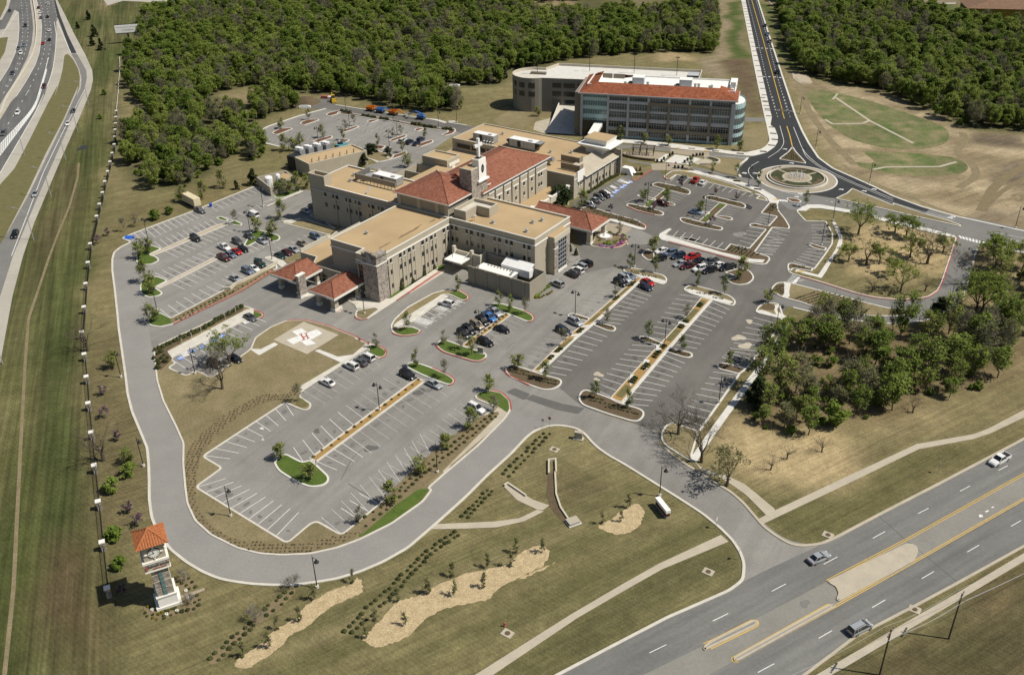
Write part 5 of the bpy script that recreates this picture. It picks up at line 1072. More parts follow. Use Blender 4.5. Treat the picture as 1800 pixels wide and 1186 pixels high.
yd=hthing('equipment_yard','walled tan equipment yard with white roofed machines beside the hospital','equipment yard',22.9,14.2)
walls('yard_wall',yd,[Vector(p) for p in ((0,0),(0,-21.4),(8.6,-21.4),(10.7,0))],5.6,.35,'stucco_dark',False)
m=MB()
for k in range(5): m.box(-.18,.02,-2.1-k*4.3-.35,-2.1-k*4.3+.35,0,5.5,MAT['stucco_dark'])
m.build('buttress',None,yd)
m=MB();m.box(1.7,5.9,-13.4,-1.4,0,4.2,MAT['grey_metal'],top=MAT['roof_white']);m.box(1.5,6.1,-13.6,-1.2,4.2,4.4,MAT['roof_white']);u_=m.build('machine_enclosure',None,yd)
m=MB()
for k in range(9): m.box(5.2,5.6,-12.5+k*1.1,-12.1+k*1.1,4.4,4.6,MAT['panel_tan'])
for x,y in ((2.2,-2.2),(3.1,-13),(4.6,-12.6)): m.box(x,x+.6,y,y+.5,4.4,4.9,MAT['grey_metal'])
m.build('vent',None,u_)
m=MB();m.box(6.3,9.3,-17.2,-7.4,3.2,5.4,MAT['white_metal']);m.face([(6.3,-17.2,5.4),(9.3,-17.2,6.6),(9.3,-7.4,6.6),(6.3,-7.4,5.4)],MAT['white_metal']);m.face([(9.3,-17.2,5.4),(9.3,-7.4,5.4),(9.3,-7.4,6.6),(9.3,-17.2,6.6)],MAT['white_metal']);m.build('white_hood',None,yd)
se=hthing('side_entrance','small white slab canopy hung on a tan wall over the side door','canopy',30.5,4.0)
m=MB();m.box(-5.0,.1,-5.7,.5,3.6,4.0,MAT['roof_white']);m.build('canopy_slab',None,se)
m=MB();m.box(.1,.6,-8.8,.9,0,5.2,MAT['stucco_light']);m.box(-.2,.9,.3,1.1,0,6.2,MAT['stucco_light']);m.box(-.2,.9,-6.3,-5.5,0,6.2,MAT['stucco_light']);m.box(-.2,3.2,-9.3,-8.7,0,5.4,MAT['stucco_light']);m.build('wall',None,se)
m=MB();m.tube([(-3.2,-1.2,4.0),(-.1,-.6,5.9)],.09,5,MAT['trim_white']);m.tube([(-3.2,-4.8,4.0),(-.1,-5.6,5.9)],.09,5,MAT['trim_white']);m.build('hanger_rod',None,se)
sc_=hthing('roof_lantern','white flared lantern box with a tan top above the stone end wall','lantern',124.0,1.2,8.2)
m=MB()
def frus(m,x0,x1,y0,y1,z0,X0,X1,Y0,Y1,z1,mat,top=None):
 a=[(x0,y0,z0),(x1,y0,z0),(x1,y1,z0),(x0,y1,z0)];b=[(X0,Y0,z1),(X1,Y0,z1),(X1,Y1,z1),(X0,Y1,z1)]
 for i in range(4): j=(i+1) % 4;m.face([a[i],a[j],b[j],b[i]],MAT[mat])
 m.face(b,MAT[top or mat]);m.face(a[::-1],MAT[mat])
frus(m,-4.5,2.5,-3.5,3.5,0,-4.5,2.5,-3.5,3.5,1.6,'trim_white');frus(m,-4.5,2.5,-3.5,3.5,1.6,-6.2,4.6,-7.5,6.2,3.0,'roof_white');m.box(-6.2,4.6,-7.5,6.2,3.0,3.35,MAT['roof_white']);m.build('flared_base',None,sc_)
m=MB();frus(m,-4.2,3.,-4.8,4.0,3.35,-4.6,3.4,-5.2,4.4,5.4,'trim_white','roof_tan_a');m.build('upper_box',None,sc_)
m=MB();m.face([(0,0,.2),(4.2,-.6,.2),(1.2,5.8,.2)],MAT['roof_white']);
fin=hthing('white_fin','small white wedge shaped canopy at the foot of the stone end wall','canopy',126.5,10.2)
m=MB();frus(m,-1.2,2.6,-4.2,1.2,0,-.6,2.0,-2.5,.6,2.4,'roof_white');m.build('wedge',None,fin)
def rooftop(label,a0,a1,b0,b1,z,h,mat='white_metal',hood=False):
 t=hthing('rooftop_unit',label,'rooftop unit',(a0+a1)/2,(b0+b1)/2,z);x,y=(a1-a0)/2,(b1-b0)/2
 m=MB();m.box(-x,x,-y,y,.25,h,MAT['grey_metal'],top=MAT['white_metal']);m.box(-x+.2,x-.2,-y+.2,y-.2,0,.25,MAT['dark_metal'])
 for k in range(int(y*2/1.6)): m.box(-x-.03,-x+.02,-y+.15+k*1.6,-y+1.55+k*1.6,.45,h-.2,MAT['galvanised'])
 m.build('casing',None,t)
 m=MB();m.box(-x*.6,-x*.1,-y*.7,-y*.4,h,h+.3,MAT['galvanised']);m.build('roof_cap',None,t);m=MB();m.box(-x-.1,-x+.04,y*.1,y*.35,.6,h-.4,MAT['dark_metal']);m.build('access_panel',None,t)
 if hood:
  m=MB();frus(m,-x,x,-y-2.4,-y,h*.95,-x,x,-y-.05,-y,.5,'dark_metal','dark_metal');m.face([(-x,-y-2.4,h*.96),(x,-y-2.4,h*.96),(x,-y,h),(-x,-y,h)],MAT['grey_metal']);m.build('intake_hood',None,t)
  m=MB();m.face([(-x,y+1.4,h*.8),(-x,y,h),(x,y,h),(x,y+1.4,h*.8)],MAT['white_metal']);m.face([(-x,y+1.4,h*.8),(x,y+1.4,h*.8),(x,y,.8),(-x,y,.8)],MAT['grey_metal']);m.build('end_hood',None,t)
 return t
rooftop('shorter white rooftop unit with a pipe rack in front on the back roof',109.0,112.2,-46,-36.5,8.2,3.0)
rooftop('longer white rooftop unit with a slanted intake hood on the back roof',110.0,113.6,-30,-18.5,8.2,3.2,hood=True)
rooftop('white rooftop unit behind the grey screen on the left wing',46.0,49.6,-41.0,-31.0,12.95,2.7)
t=hthing('pipe_rack','low white pipe rack beside the shorter rooftop unit','pipe rack',107.6,-38.2,8.2)
m=MB()
for k in range(4): m.tube([(0,-2+k*1.3,.2),(.0,-2+k*1.3,1.0),(1.0,-2+k*1.3,1.0)],.14,6,MAT['white_metal'])
m.box(-.2,.1,-2.5,2.5,.1,.3,MAT['white_metal']);m.build('pipe',None,t)
t=hthing('equipment_screen','grey louvred equipment screen around the unit on the left wing roof','screen',44,-38,12.95)
m=MB();m.box(-.9,-.6,-9.0,8.2,1.0,2.8,MAT['stucco_dark']);m.build('screen_panel',None,t);m=MB();m.box(-.9,6.4,8.0,8.2,.6,2.8,MAT['grey_metal'])
for k in range(14): m.box(-.9+k*.52,-.8+k*.52,7.9,8.3,.6,2.8,MAT['dark_metal'])
m.build('louvre',None,t)
for k in range(12): m=MB();m.box(-.85,-.7,-8.8+k*1.5,-8.65+k*1.5,0,1.0,MAT['galvanised']);m.build('post',None,t)
m=MB();m.tube([(1,5.5,1.4),(3,4,1.8),(4.5,2.5,1.6)],.9,8,MAT['galvanised']);m.build('duct',None,t)
for (a_,b_,L_) in ((36.2,-35.5,4.0),(37.5,-24.5,9.)):
 t=hthing('roof_pipe','grey roof pipe sloping down from the screen' if b_ < -30 else 'long grey roof pipe running up to the red roof','pipe',a_,b_,12.95);m=MB();m.tube([(0,0,.3),(L_*.8,L_*.25,1.0)],.28,6,MAT['galvanised']);m.tube([(0,0,0),(0,0,.5)],.2,6,MAT['galvanised']);m.build('pipe',None,t)
def dish(label,a,b,z,r=1.0):
 t=hthing('satellite_dish',label,'satellite dish',a,b,z);m=MB();prof=[(r*k/6,.35*(k/6)**2*r) for k in range(7)]
 m.lathe([(.02,0)]+prof[1:],14,MAT['white_metal']);o=m.build('dish',None,t);o.location=(0,0,1.2);o.rotation_euler=(R_(-50),0,R_(-20))
 m=MB();m.tube([(0,0,0),(0,0,1.25)],.08,6,MAT['galvanised']);m.build('mast',None,t)
dish('white satellite dish at the back edge of the left wing roof',51.6,-43.5,12.95);dish('white satellite dish on the right wing roof below the plant room',36.4,7.2,13.0)
t=hthing('air_intake','grey goose neck air intake beside the plant screens on the back roof','air intake',101,-7.0,8.2);m=MB();m.box(-.5,.5,-.5,.5,0,1.4,MAT['grey_metal']);m.tube([(0,1.2,2.0),(0,-2.2,2.2)],.95,8,MAT['grey_metal']);m.build('duct',None,t)
for a_,b_,l_ in ((106.5,-2.4,'far'),(99.5,1.8,'near')):
 t=hthing('roof_screen','dark slatted roof screen at the %s end of the pair above the shed roof' % l_,'screen',a_,b_,8.2,'slatted roof screens');m=MB();m.box(-.15,.15,-5,2.6,.2,2.4,MAT['panel_tan']);m.box(-.15,2.6,-5,-4.7,.2,2.4,MAT['panel_tan']);m.build('slats',None,t)
rv=random.Random(3)
VL=[(12.2,-14,12.95,'near the middle of the front wing roof'),(46.5,-50,12.95,'at the near left of the left wing roof'),(42.,-47.5,12.95,'left of the grey screen on the left wing roof'),(47,24.5,12.95,'near the far right corner of the right wing roof'),(44.3,23,12.95,'beside the red hatch of the right wing roof'),(38,13,12.95,'in front of the plant room on the right wing'),(37.8,25,12.95,'near the front edge of the right wing roof'),(115.5,-6,8.2,'in the middle of the back roof'),(120.5,-40,8.2,'at the far left of the back roof'),(112,-12.8,8.2,'right of the long rooftop unit')]
for a_,b_,z_,l_ in VL:
 t=hthing('roof_vent','small grey roof vent ' + l_,'roof vent',a_,b_,z_,'roof vents');m=MB();m.lathe([(.28,0),(.28,.7),(.55,.75),(.55,1.0),(.1,1.15)],8,MAT['galvanised']);m.build('vent_cap',None,t)
 m=MB();m.box(-.7,.7,-.7,.7,0,.15,MAT['stucco']);m.build('curb',None,t)
# -- utility building and gas yard behind
ut=hthing('utility_building','low tan utility building with a walled roof behind the left wing','building',64.5,-97.5)
up=[Vector(p) for p in ((-4.2,-9.2),(20.8,-18.2),(24,-8.5),(0,0))]
up=[Vector((p[0],p[1])) for p in ((0,0),(-2.8,-10.2),(20.0,-18.6),(22.8,-8.6))]
flat_roof('block',up,5.6,ut,'stucco','roof_tan_b',.5)
for k in range(7):
 p=up[1].lerp(up[2],.1+.12*k)*.8 + up[0].lerp(up[3],.1+.12*k)*.2;m=MB();m.tube([(p.x,p.y,5.0),(p.x,p.y,6.4),(p.x+.4,p.y,6.5)],.16,6,MAT['dark_metal']);m.build('exhaust_pipe',None,ut)
m=MB();
for k in range(4):
 m=MB();m.box(4.5+k*3.4,7.3+k*3.4,1.6-k*1.35,5.0-k*1.35,0,6.4,MAT['grey_metal']);q=m.build('cooling_tower',None,ut)
 for j in range(2): m=MB();m.lathe([(.9,0),(1.0,.7),(.8,.75)],10,MAT['white_metal'],(6.0+k*3.4,2.4+j*1.7-k*1.35,6.4));m.build('fan_stack',None,q)
m=MB();m.box(0,4.2,.6,4.2,0,5.4,MAT['dark_metal']);m.build('fuel_tank',None,ut)
m=MB();m.box(19,23.5,-5.4,-2.6,0,5.4,MAT['teal_metal']);m.lathe([(1.1,0),(1.1,.6),(.9,.65)],10,MAT['dark_metal'],(21,-4,5.4));m.build('chiller',None,ut)
gy=hthing('gas_tank_yard','small walled yard with two white tanks left of the utility building','tank yard',45,-89.5)
walls('yard_wall',gy,[Vector(p) for p in ((-4,-3),(6,-7.2),(11.5,5),(1.0,9.5))],3.4,.4,'stucco');m=MB();m.lathe([(1.5,0),(1.5,4.2),(1.2,4.6),(.3,4.8)],14,MAT['white_metal'],(1.2,3.2,0));m.build('tank',None,gy)
m=MB();m.lathe([(.9,0),(.9,5.0),(.6,5.4),(.1,5.5)],12,MAT['white_metal'],(3.4,.6,0));m.build('tank',None,gy);m=MB();m.box(5.2,9.4,-1.5,3.5,0,3.3,MAT['stucco'],top=MAT['roof_tan_a']);m.build('shed',None,gy)
# -- office building behind (its own frame: x along its front, y to the back)
BO=Vector((30.6,380.5));BY=math.atan2(-16.2,58.2)
def bw(x,y,z=0): c,s=math.cos(BY),math.sin(BY);return (BO.x+x*c-y*s,BO.y+x*s+y*c,z)
off=thing('office_building','five storey glass office building with a red tiled roof band and a rounded glass end','office building',bw(0,0),BY)
def rect(x0,x1,y0,y1): return [Vector(p) for p in ((x0,y0),(x1,y0),(x1,y1),(x0,y1))]
m=MB();m.prism(rect(0,60.3,0,24.5),0,18.0,MAT['panel_tan'],cap=False);m.box(-3.2,.05,.6,24,0,17.6,MAT['panel_tan']);body=m.build('wall',None,off)
ZF=[(15.5,17.5),(11.7,14.2),(8.4,10.8),(4.6,6.9),(.9,3.2)]
COLS=[(11.2,18.5),(19.5,26.6),(27.6,34.8),(35.8,43.0),(43.9,51.1),(52.1,59.2)]
m=MB();m.box(.4,10.4,-.10,.02,6.6,17.6,MAT['glass_teal']);
for z in (6.7,9.6,12.8,16.0): pass
for z0,z1 in ((14.7,16.1),(11.2,12.7),(7.6,9.2)): m.box(.4,10.4,-.14,-.08,z0,z1,MAT['spandrel'])
for k in range(11): m.box(.4+k*1.0-.05,.4+k*1.0+.05,-.20,-.08,6.6,17.6,MAT['panel_grey'])
m.box(.3,10.4,-.06,.04,.3,6.5,MAT['glass_dark']);m.build('curtain_wall',None,off)
m=MB();m.box(-.5,.4,-1.0,.3,0,18,MAT['panel_grey']);m.build('corner_column',None,off)
m=MB();m.box(10.4,11.2,-.9,.2,0,17.8,MAT['panel_grey']);m.box(18.5,19.4,-.9,.2,0,17.8,MAT['panel_grey'])
for z0,z1 in ((14.3,15.5),(3.2,4.6)): m.box(11.2,27.0,-.80,.2,z0,z1,MAT['panel_grey'])
m.build('white_frame',None,off)
m=MB();m.box(26.7,27.6,-.75,.2,3.2,15.4,MAT['panel_tan']);m.box(27.6,60,-.75,.2,14.2,15.4,MAT['panel_tan']);m.box(27.6,60,-.75,.2,3.2,4.6,MAT['panel_tan'])
for x0,x1 in ((34.8,35.8),(43.0,43.9),(51.1,52.1),(59.2,60.0)): m.box(x0,x1,-.75,.2,4.6,14.2,MAT['panel_tan'])
m.build('tan_frame',None,off)
for k,x in enumerate((27.1,35.3,43.5,51.6)):
 m=MB();m.box(x-.5,x+.5,-1.1,.2,0,3.2,MAT['panel_grey']);m.box(x-.45,x+.45,-.8,.2,15.4,17.8,MAT['panel_grey']);m.build('column',None,off)
m=MB();m.box(59.6,61.0,-1.2,.4,0,16.8,MAT['panel_grey']);m.build('corner_column',None,off)
for x0,x1 in COLS:
 for i,(z0,z1) in enumerate(ZF):
  m=MB();m.box(x0,x1,-.18,.02,z0,z1,MAT['glass_dark'] if i >=3 else MAT['glass_green'])
  n=7
  for k in range(n+1): x=x0+(x1-x0)*k/n;m.box(x-.05,x+.05,-.28,-.15,z0,z1,MAT['panel_grey'])
  m.box(x0,x1,-.26,-.15,(z0+z1)/2+.3,(z0+z1)/2+.4,MAT['panel_grey']);m.build('window',None,off)
 m=MB()
 for z0,z1 in ((10.8,11.7),(6.9,8.4)) + (((14.2,15.5),) if x0 < 27 else ()): m.box(x0,x1,-.30,.02,z0,z1,MAT['panel_grey'])
 m.build('spandrel_panel',None,off);m=MB();m.box(x0,x1,-.30,.02,0,.9,MAT['spandrel']);m.build('base_panel',None,off)
m=MB();arc=[Vector((60.6+4.2*math.sin(t),7.2-7.4*math.cos(t))) for t in [math.pi*k/18 for k in range(19)]]
for z0,z1,mm in ((0,.9,'spandrel'),(.9,3.0,'glass_dark'),(3.0,4.6,'spandrel'),(4.6,6.4,'glass_dark'),(6.4,8.0,'spandrel'),(8.0,10.6,'glass_green'),(10.6,12.0,'spandrel'),(12.0,14.3,'glass_green'),(14.3,16.4,'spandrel')):
 for a,b in zip(arc,arc[1:]): m.face([(a.x,a.y,z0),(b.x,b.y,z0),(b.x,b.y,z1),(a.x,a.y,z1)],MAT[mm])
for a in arc[1:-1:1]: m.box(a.x-.06,a.x+.06,a.y-.06,a.y+.06,0,16.4,MAT['panel_grey'])
m.poly(arc+[Vector((60,14.6)),Vector((60,-.2))],15.9,MAT['roof_white']);m.build('round_end',None,off)
EA=rect(-1.3,61.6,-1.4,20.5);m=MB();z0,z1=18.0,20.4
E=[Vector((p.x,p.y,z0)) for p in ((Vector((-1.3,-1.4))),Vector((61.8,-1.4)),Vector((61.8,13.0)),Vector((-2.2,26.5)))]
I=[Vector(p) for p in ((5.2,7.2,z1),(54.2,7.2,z1),(54.2,11.0,z1),(4.6,24.5,z1))]
m.face([E[0],E[1],I[1],I[0]],MAT['tile_mixed']);m.face([E[3],E[0],I[0],I[3]],MAT['tile_mixed']);m.face([E[1],E[2],I[2],I[1]],MAT['tile_mixed'])
m.face([I[0],I[1],(54.2,7.25,18.7),(5.2,7.25,18.7)],MAT['roof_white']);m.face([I[3],I[0],(5.2,7.2,18.7),(4.6,24.5,18.7)],MAT['roof_white']);rf=m.build('roof',None,off)
m=MB();m.strip([Vector((-2.2,24.5)),Vector((-1.3,-1.4)),Vector((61.8,-1.4)),Vector((61.8,13))],.3,-.2,17.5,18.02,False,MAT['panel_grey']);m.poly([Vector((-1.3,-1.4)),Vector((61.8,-1.4)),Vector((61.8,.2)),Vector((-1.3,.2))],17.55,MAT['panel_grey']);m.build('fascia',None,rf)
m=MB();m.prism(rect(.5,60.2,7.3,24.4),17.8,18.8,MAT['roof_white']);m.strip(rect(.5,60.2,7.3,24.4),0,.4,18.8,19.4,True,MAT['roof_white']);m.build('flat_roof',None,off)
m=MB();m.face([(3.2,20.5,20.4),(14,20.5,20.4),(20,24.6,18.8),(-1,24.6,18.4)],MAT['tile_mixed']);m.box(5,14,19.8,20.4,18.8,20.6,MAT['panel_tan']);m.box(8.8,9.4,19.6,20.5,18.8,20.8,MAT['roof_white']);m.build('rear_gable',None,off)
for x0,x1 in ((18.5,23.3),(37.6,42.6)):
 m=MB();m.box(x0,x1,11,15.5,18.8,21.9,MAT['panel_grey'],top=MAT['roof_white']);m.box(x0-1.2,x0+.2,10.5,11.5,18.8,20.3,MAT['dark_metal']);m.build('roof_plant_room',None,off)
m=MB();m.box(57.5,60.2,14.5,25,18.8,20.0,MAT['roof_white']);m.box(57.9,59.9,13.7,14.6,18.5,21.2,MAT['roof_white']);m.build('end_parapet',None,off)
for k,(x,y) in enumerate(((25,10.5),(44,11.6),(45.4,11.8),(50,9.6),(50.6,10.8),(16,9.2))):
 m=MB();m.lathe([(.5,0),(.5,1.3),(.7,1.35),(.7,1.6),(.2,1.8)],8,MAT['grey_metal'],(x,y,18.8));m.build('exhaust_fan',None,off)
def lettering(parent,s,size,M,mat,depth=.05,name='lettering'):
 c=bpy.data.curves.new('lettering','FONT');c.body=s;c.size=size;c.extrude=depth;c.align_x='CENTER';c.align_y='CENTER'
 t=bpy.data.objects.new('tmp',c);col.objects.link(t);dg=bpy.context.evaluated_depsgraph_get();me=bpy.data.meshes.new_from_object(t.evaluated_get(dg));bpy.data.objects.remove(t)
 me.materials.clear();me.materials.append(MAT[mat]);o=bpy.data.objects.new(name,me);col.objects.link(o);o.parent=parent;o.matrix_local=M;return o
FACE=lambda x,y,z: Matrix.Translation((x,y,z)) @ Matrix.Rotation(math.pi/2,4,'X')
lettering(off,'BISHOPS BUILDING',1.15,FACE(53.8,-.82,14.75),'panel_grey',.06)
br=thing('covered_walkway','white roofed covered walkway running out from the office building front','walkway',bw(7.2,-.3),BY)
m=MB();m.box(-1.7,1.7,-15.5,0,5.6,6.0,MAT['roof_white']);m.build('roof',None,br)
for x in (-1.6,1.6):
 m=MB();m.box(x-.1,x+.1,-15.4,0,4.6,5.6,MAT['panel_grey']);m.build('beam',None,br)
for y in (-14.5,-7.5):
 for x in (-1.4,1.4):
  m=MB();m.box(x-.2,x+.2,y-.2,y+.2,0,4.6,MAT['panel_grey']);m.build('column',None,br)
ga=thing('parking_garage','tan multi storey parking garage with a round corner and a white top deck','parking garage',bw(0,0),BY)
gc=Vector((-29.2,36.5));gr=9.6
foot=[Vector((-20.0,28.8)),Vector((43.5,31.5)),Vector((43.5,55)),Vector((-22,55)),Vector((-26,46))] + [Vector((gc.x+gr*math.cos(t),gc.y+gr*math.sin(t))) for t in [R_(100)+R_(205)*k/22 for k in range(23)]]
ci=foot[5:]
m=MB();N=len(foot)
mt('garage_concrete',(.235,.222,.188),var=.06,scale=.25,fine=.05)
def gwall(a,b,z0,z1,mt_='garage_concrete'): m.face([(a.x,a.y,z0),(b.x,b.y,z0),(b.x,b.y,z1),(a.x,a.y,z1)],MAT[mt_])
for i in range(N): gwall(foot[i],foot[(i+1) % N],0,13.0)
inn=offs(foot,.5)
for i in range(N):
 j=(i+1) % N;gwall(foot[i],foot[j],13.0,15.0)
 m.face([(foot[i].x,foot[i].y,15),(foot[j].x,foot[j].y,15),(inn[j].x,inn[j].y,15),(inn[i].x,inn[i].y,15)],MAT['stucco_light']);m.face([(inn[j].x,inn[j].y,14),(inn[i].x,inn[i].y,14),(inn[i].x,inn[i].y,15),(inn[j].x,inn[j].y,15)],MAT['stucco_light'])
gb=m.build('wall',None,ga)
m=MB();m.poly(inn,13.95,MAT['concrete_white']);m.poly([gc+(p-gc)*.93 for p in ci],13.97,MAT['concrete'])
for k in range(20): m.box(-14+k*2.8,-13.9+k*2.8,49,54,13.96,13.97,MAT['paint_white'])
m.build('top_deck',None,ga)
def opening(pts,z0,z1,n_):
 m=MB();o=offs(pts,-.06,False)
 for a,b in zip(o,o[1:]): m.face([(a.x,a.y,z0),(b.x,b.y,z0),(b.x,b.y,z1),(a.x,a.y,z1)],MAT['glass_dark'])  # dark sheet on the wall stands in for shade inside the open deck
 return m.build('deck_opening',None,ga,recalc=False)
for z0,z1 in ((10.6,12.9),(6.9,9.1)):
 for i in range(6,21,3): opening([ci[i].lerp(ci[i+1],.12),ci[i+1],ci[i+2].lerp(ci[i+1],.0)] if i+2 < 23 else [ci[i],ci[i+1]],z0,z1,0)
for z0,z1 in ((10.9,13.0),(7.2,9.3),(3.6,5.7)):
 for x0,x1 in ((-19,-15),(-14,-9),(-8,-3)): opening([Vector((x0,28.8+(x0+20)*.0425)),Vector((x1,28.8+(x1+20)*.0425))],z0,z1,0)
m=MB();m.box(38,43,40,46,14,16.2,MAT['dark_metal'],top=MAT['panel_grey']);m.build('stair_head',None,ga)
for x,y in ((-28,38),(-6,47),(14,48),(33,47)):
 m=MB();m.tube([(x,y,14),(x,y,22)],.12,6,MAT['dark_metal']);m.box(x-.9,x+.9,y-.25,y+.25,21.8,22.1,MAT['dark_metal']);m.build('deck_light',None,ga)
m=MB();m.box(-31,-24,37.5,39.5,13.97,14.9,MAT['panel_tan']);m.build('ramp_wall',None,ga)
rp=thing('garage_ramp','sloped concrete ramp with pale side walls leading up into the garage','ramp',bw(-15,14),BY)
m=MB();m.face([(-.4,-14,.05),(12.6,-14,.05),(9,15,3.2),(-1,15,3.2)],MAT['concrete']);m.build('deck',None,rp)
for x0,x1 in ((-.5,-1.2),(12.7,9.2)):
 m=MB();m.face([(x0,-3,.05),(x1,15,3.0),(x1,15,4.3),(x0,-3,1.2)],MAT['stucco_light']);m.face([(x0+.4,-3,.05),(x1+.4,15,3.0),(x1+.4,15,4.3),(x0+.4,-3,1.2)],MAT['stucco_light']);m.face([(x0,-3,1.2),(x0+.4,-3,1.2),(x1+.4,15,4.3),(x1,15,4.3)],MAT['trim_white']);m.build('parapet',None,rp)
pg=thing('pergola','dark slatted pergola over the garden seats in front of the office building','pergola',(*P1("W3:360,300"),0),R_(-12))
m=MB()
for k in range(16): m.box(-4.4+k*.58,-4.25+k*.58,-2.3,2.3,3.0,3.2,MAT['wood_pole'])
for y in (-1.9,1.9): m.box(-4.6,4.6,y-.1,y+.1,2.8,3.0,MAT['wood_pole'])
m.build('slat_roof',None,pg)
for x in (-4,-1.3,1.3,4):
 for y in (-1.9,1.9):
  m=MB();m.box(x-.15,x+.15,y-.15,y+.15,0,2.8,MAT['wood_pole']);m.build('post',None,pg)
for s_,l_ in (("W3:990,350 1050,345 1120,362 1165,388 1130,408 1060,415 950,418",'pale curved seat wall at the right end of the plaza'),("W3:120,300 160,330 280,355 440,375 480,372",'low curved hedge wall at the left end of the plaza')):
 pts=rnd(P(s_),3,4,False);m=MB();m.strip(pts,-.3,.3,0,.9,False,MAT['stucco_light'] if 'pale' in l_ else MAT['mulch']);tag(m.build('garden_wall',None,None),l_,'wall')
BOL=P("W3:505,385 550,388 635,325 665,305 575,362 790,395 820,372 850,352 878,332 690,450 725,452 768,448 915,322 950,320 980,318");
def bollard_mesh():
 m=MB();m.lathe([(.42,0),(.48,.12),(.42,.95),(.50,1.0),(.30,1.12)],8,MAT['dark_metal']);return m.mesh('bollard')
bme=bollard_mesh()
for c in BOL:
 o=bpy.data.objects.new('bollard',bme);col.objects.link(o);o.location=(c.x,c.y,.04);tag(o,'short dark bollard standing along the edge of the white plaza paving','bollard','bollards around the plaza')
for k in range(9):
 a=k*2*math.pi/9;r=R0*.17*(1 if k % 3 else .4);m=MB();m.tube([(0,0,0),(0,0,1.0),(.05,0,1.8)],[.16,.22,.10],6,MAT['water_jet'])
 o=m.build('fountain_jet',None,None);o.location=(rc.x+r*math.cos(a),rc.y+r*math.sin(a),.66);tag(o,'white water jet rising from the paved centre of the roundabout','fountain jet','fountain jets in the roundabout')
# -- clock tower sign at the corner
ct=thing('clock_tower_sign','stone clock tower sign with an orange tiled roof at the bend of the ring road','clock tower',(-63.7,120.8,0),R_(25.7))
m=MB();m.box(-.1,4.25,-.05,4.2,0,.55,MAT['trim_white']);m.box(.45,3.75,.15,3.9,.55,2.7,MAT['roof_white']);m.box(.3,3.9,0,4.05,2.7,2.95,MAT['trim_white']);m.build('plinth',None,ct)
m=MB();m.box(.65,3.5,.35,3.7,2.95,9.3,MAT['stone']);
for z in (4.6,6.2,7.8): m.box(.6,3.55,.30,3.75,z,z+.08,MAT['stucco_light'])
m.build('shaft',None,ct)
m=MB();m.box(1.75,2.35,.22,.34,3.0,9.2,MAT['glass_teal'])
for z in (4.1,5.2,6.2,7.2,8.2): m.box(1.72,2.38,.18,.26,z,z+.08,MAT['grey_metal'])
m.build('glass_strip',None,ct)
m=MB();m.box(-.15,3.95,-.1,4.15,9.3,11.0,MAT['stucco_light']);m.box(-.3,4.1,-.25,4.3,11.0,11.45,MAT['trim_white']);m.box(-.25,4.05,-.2,4.25,9.15,9.35,MAT['trim_white']);sb=m.build('sign_band',None,ct)
m=MB();m.box(.1,3.7,.1,3.9,11.45,14.7,MAT['stucco']);cb=m.build('clock_box',None,ct)
m=MB();m.box(-.05,3.85,-.02,4.05,14.55,14.95,MAT['trim_white']);m.build('cornice',None,cb)
mt('sign_grey',(.085,.085,.10),var=0,fine=0)
def clock(parent,M):
 m=MB();m.lathe([(1.05,0),(1.05,.14),(.95,.16)],28,MAT['dark_metal']);m.lathe([(.93,.10),(.93,.18)],28,MAT['roof_white'])
 for k in range(12):
  a=k*math.pi/6;m.box(-.05,.05,.66,.86,.185,.20,MAT['dark_metal'],Matrix.Rotation(a,4,'Z'))
 for a,L in ((R_(22),.5),(R_(95),.75)): m.box(-.05,.05,-.1,L,.20,.215,MAT['dark_metal'],Matrix.Rotation(a,4,'Z'))
 o=m.build('clock_face',None,parent);o.matrix_local=M
 m=MB()
 for k in range(4): m.box(-.12,.12,1.0,1.55,.0,.22,MAT['trim_white'],Matrix.Rotation(k*math.pi/2,4,'Z'))
 q=m.build('clock_arm',None,parent);q.matrix_local=M
clock(cb,Matrix.Translation((1.9,.1,13.0)) @ Matrix.Rotation(math.pi/2,4,'X'));clock(cb,Matrix.Translation((3.7,2.0,13.0)) @ Matrix.Rotation(math.pi/2,4,'Z') @ Matrix.Rotation(math.pi/2,4,'X'))
for Mx,x in ((Matrix.Translation((2.05,-.16,10.35)) @ Matrix.Rotation(math.pi/2,4,'X'),0),(Matrix.Translation((3.99,2.2,10.35)) @ Matrix.Rotation(math.pi/2,4,'Z') @ Matrix.Rotation(math.pi/2,4,'X'),1)):
 lettering(sb,'Saintfrancis',.80,Mx @ Matrix.Translation((.1,.08,0)),'sign_grey',.06);lettering(sb,'HOSPITAL SOUTH',.28,Mx @ Matrix.Translation((.25,-.58,0)),'paint_red',.05)
 m=MB();m.box(-.2,.2,-.35,.3,0,.08,MAT['paint_red']);m.box(-.08,.08,-.5,.5,.0,.09,MAT['paint_red']);o=m.build('emblem',None,sb);o.matrix_local=Mx @ Matrix.Translation((-1.85,-.1,0))
m=MB();e=[Vector(p) for p in ((-.75,-.75,14.95),(4.55,-.75,14.95),(4.55,4.75,14.95),(-.75,4.75,14.95))];ap=Vector((1.9,2.0,16.9))
for i in range(4): m.face([e[i],e[(i+1) % 4],ap],MAT['tile_bright'])
m.face([e[3],e[2],e[1],e[0]],MAT['trim_white']);rf=m.build('roof',None,ct)
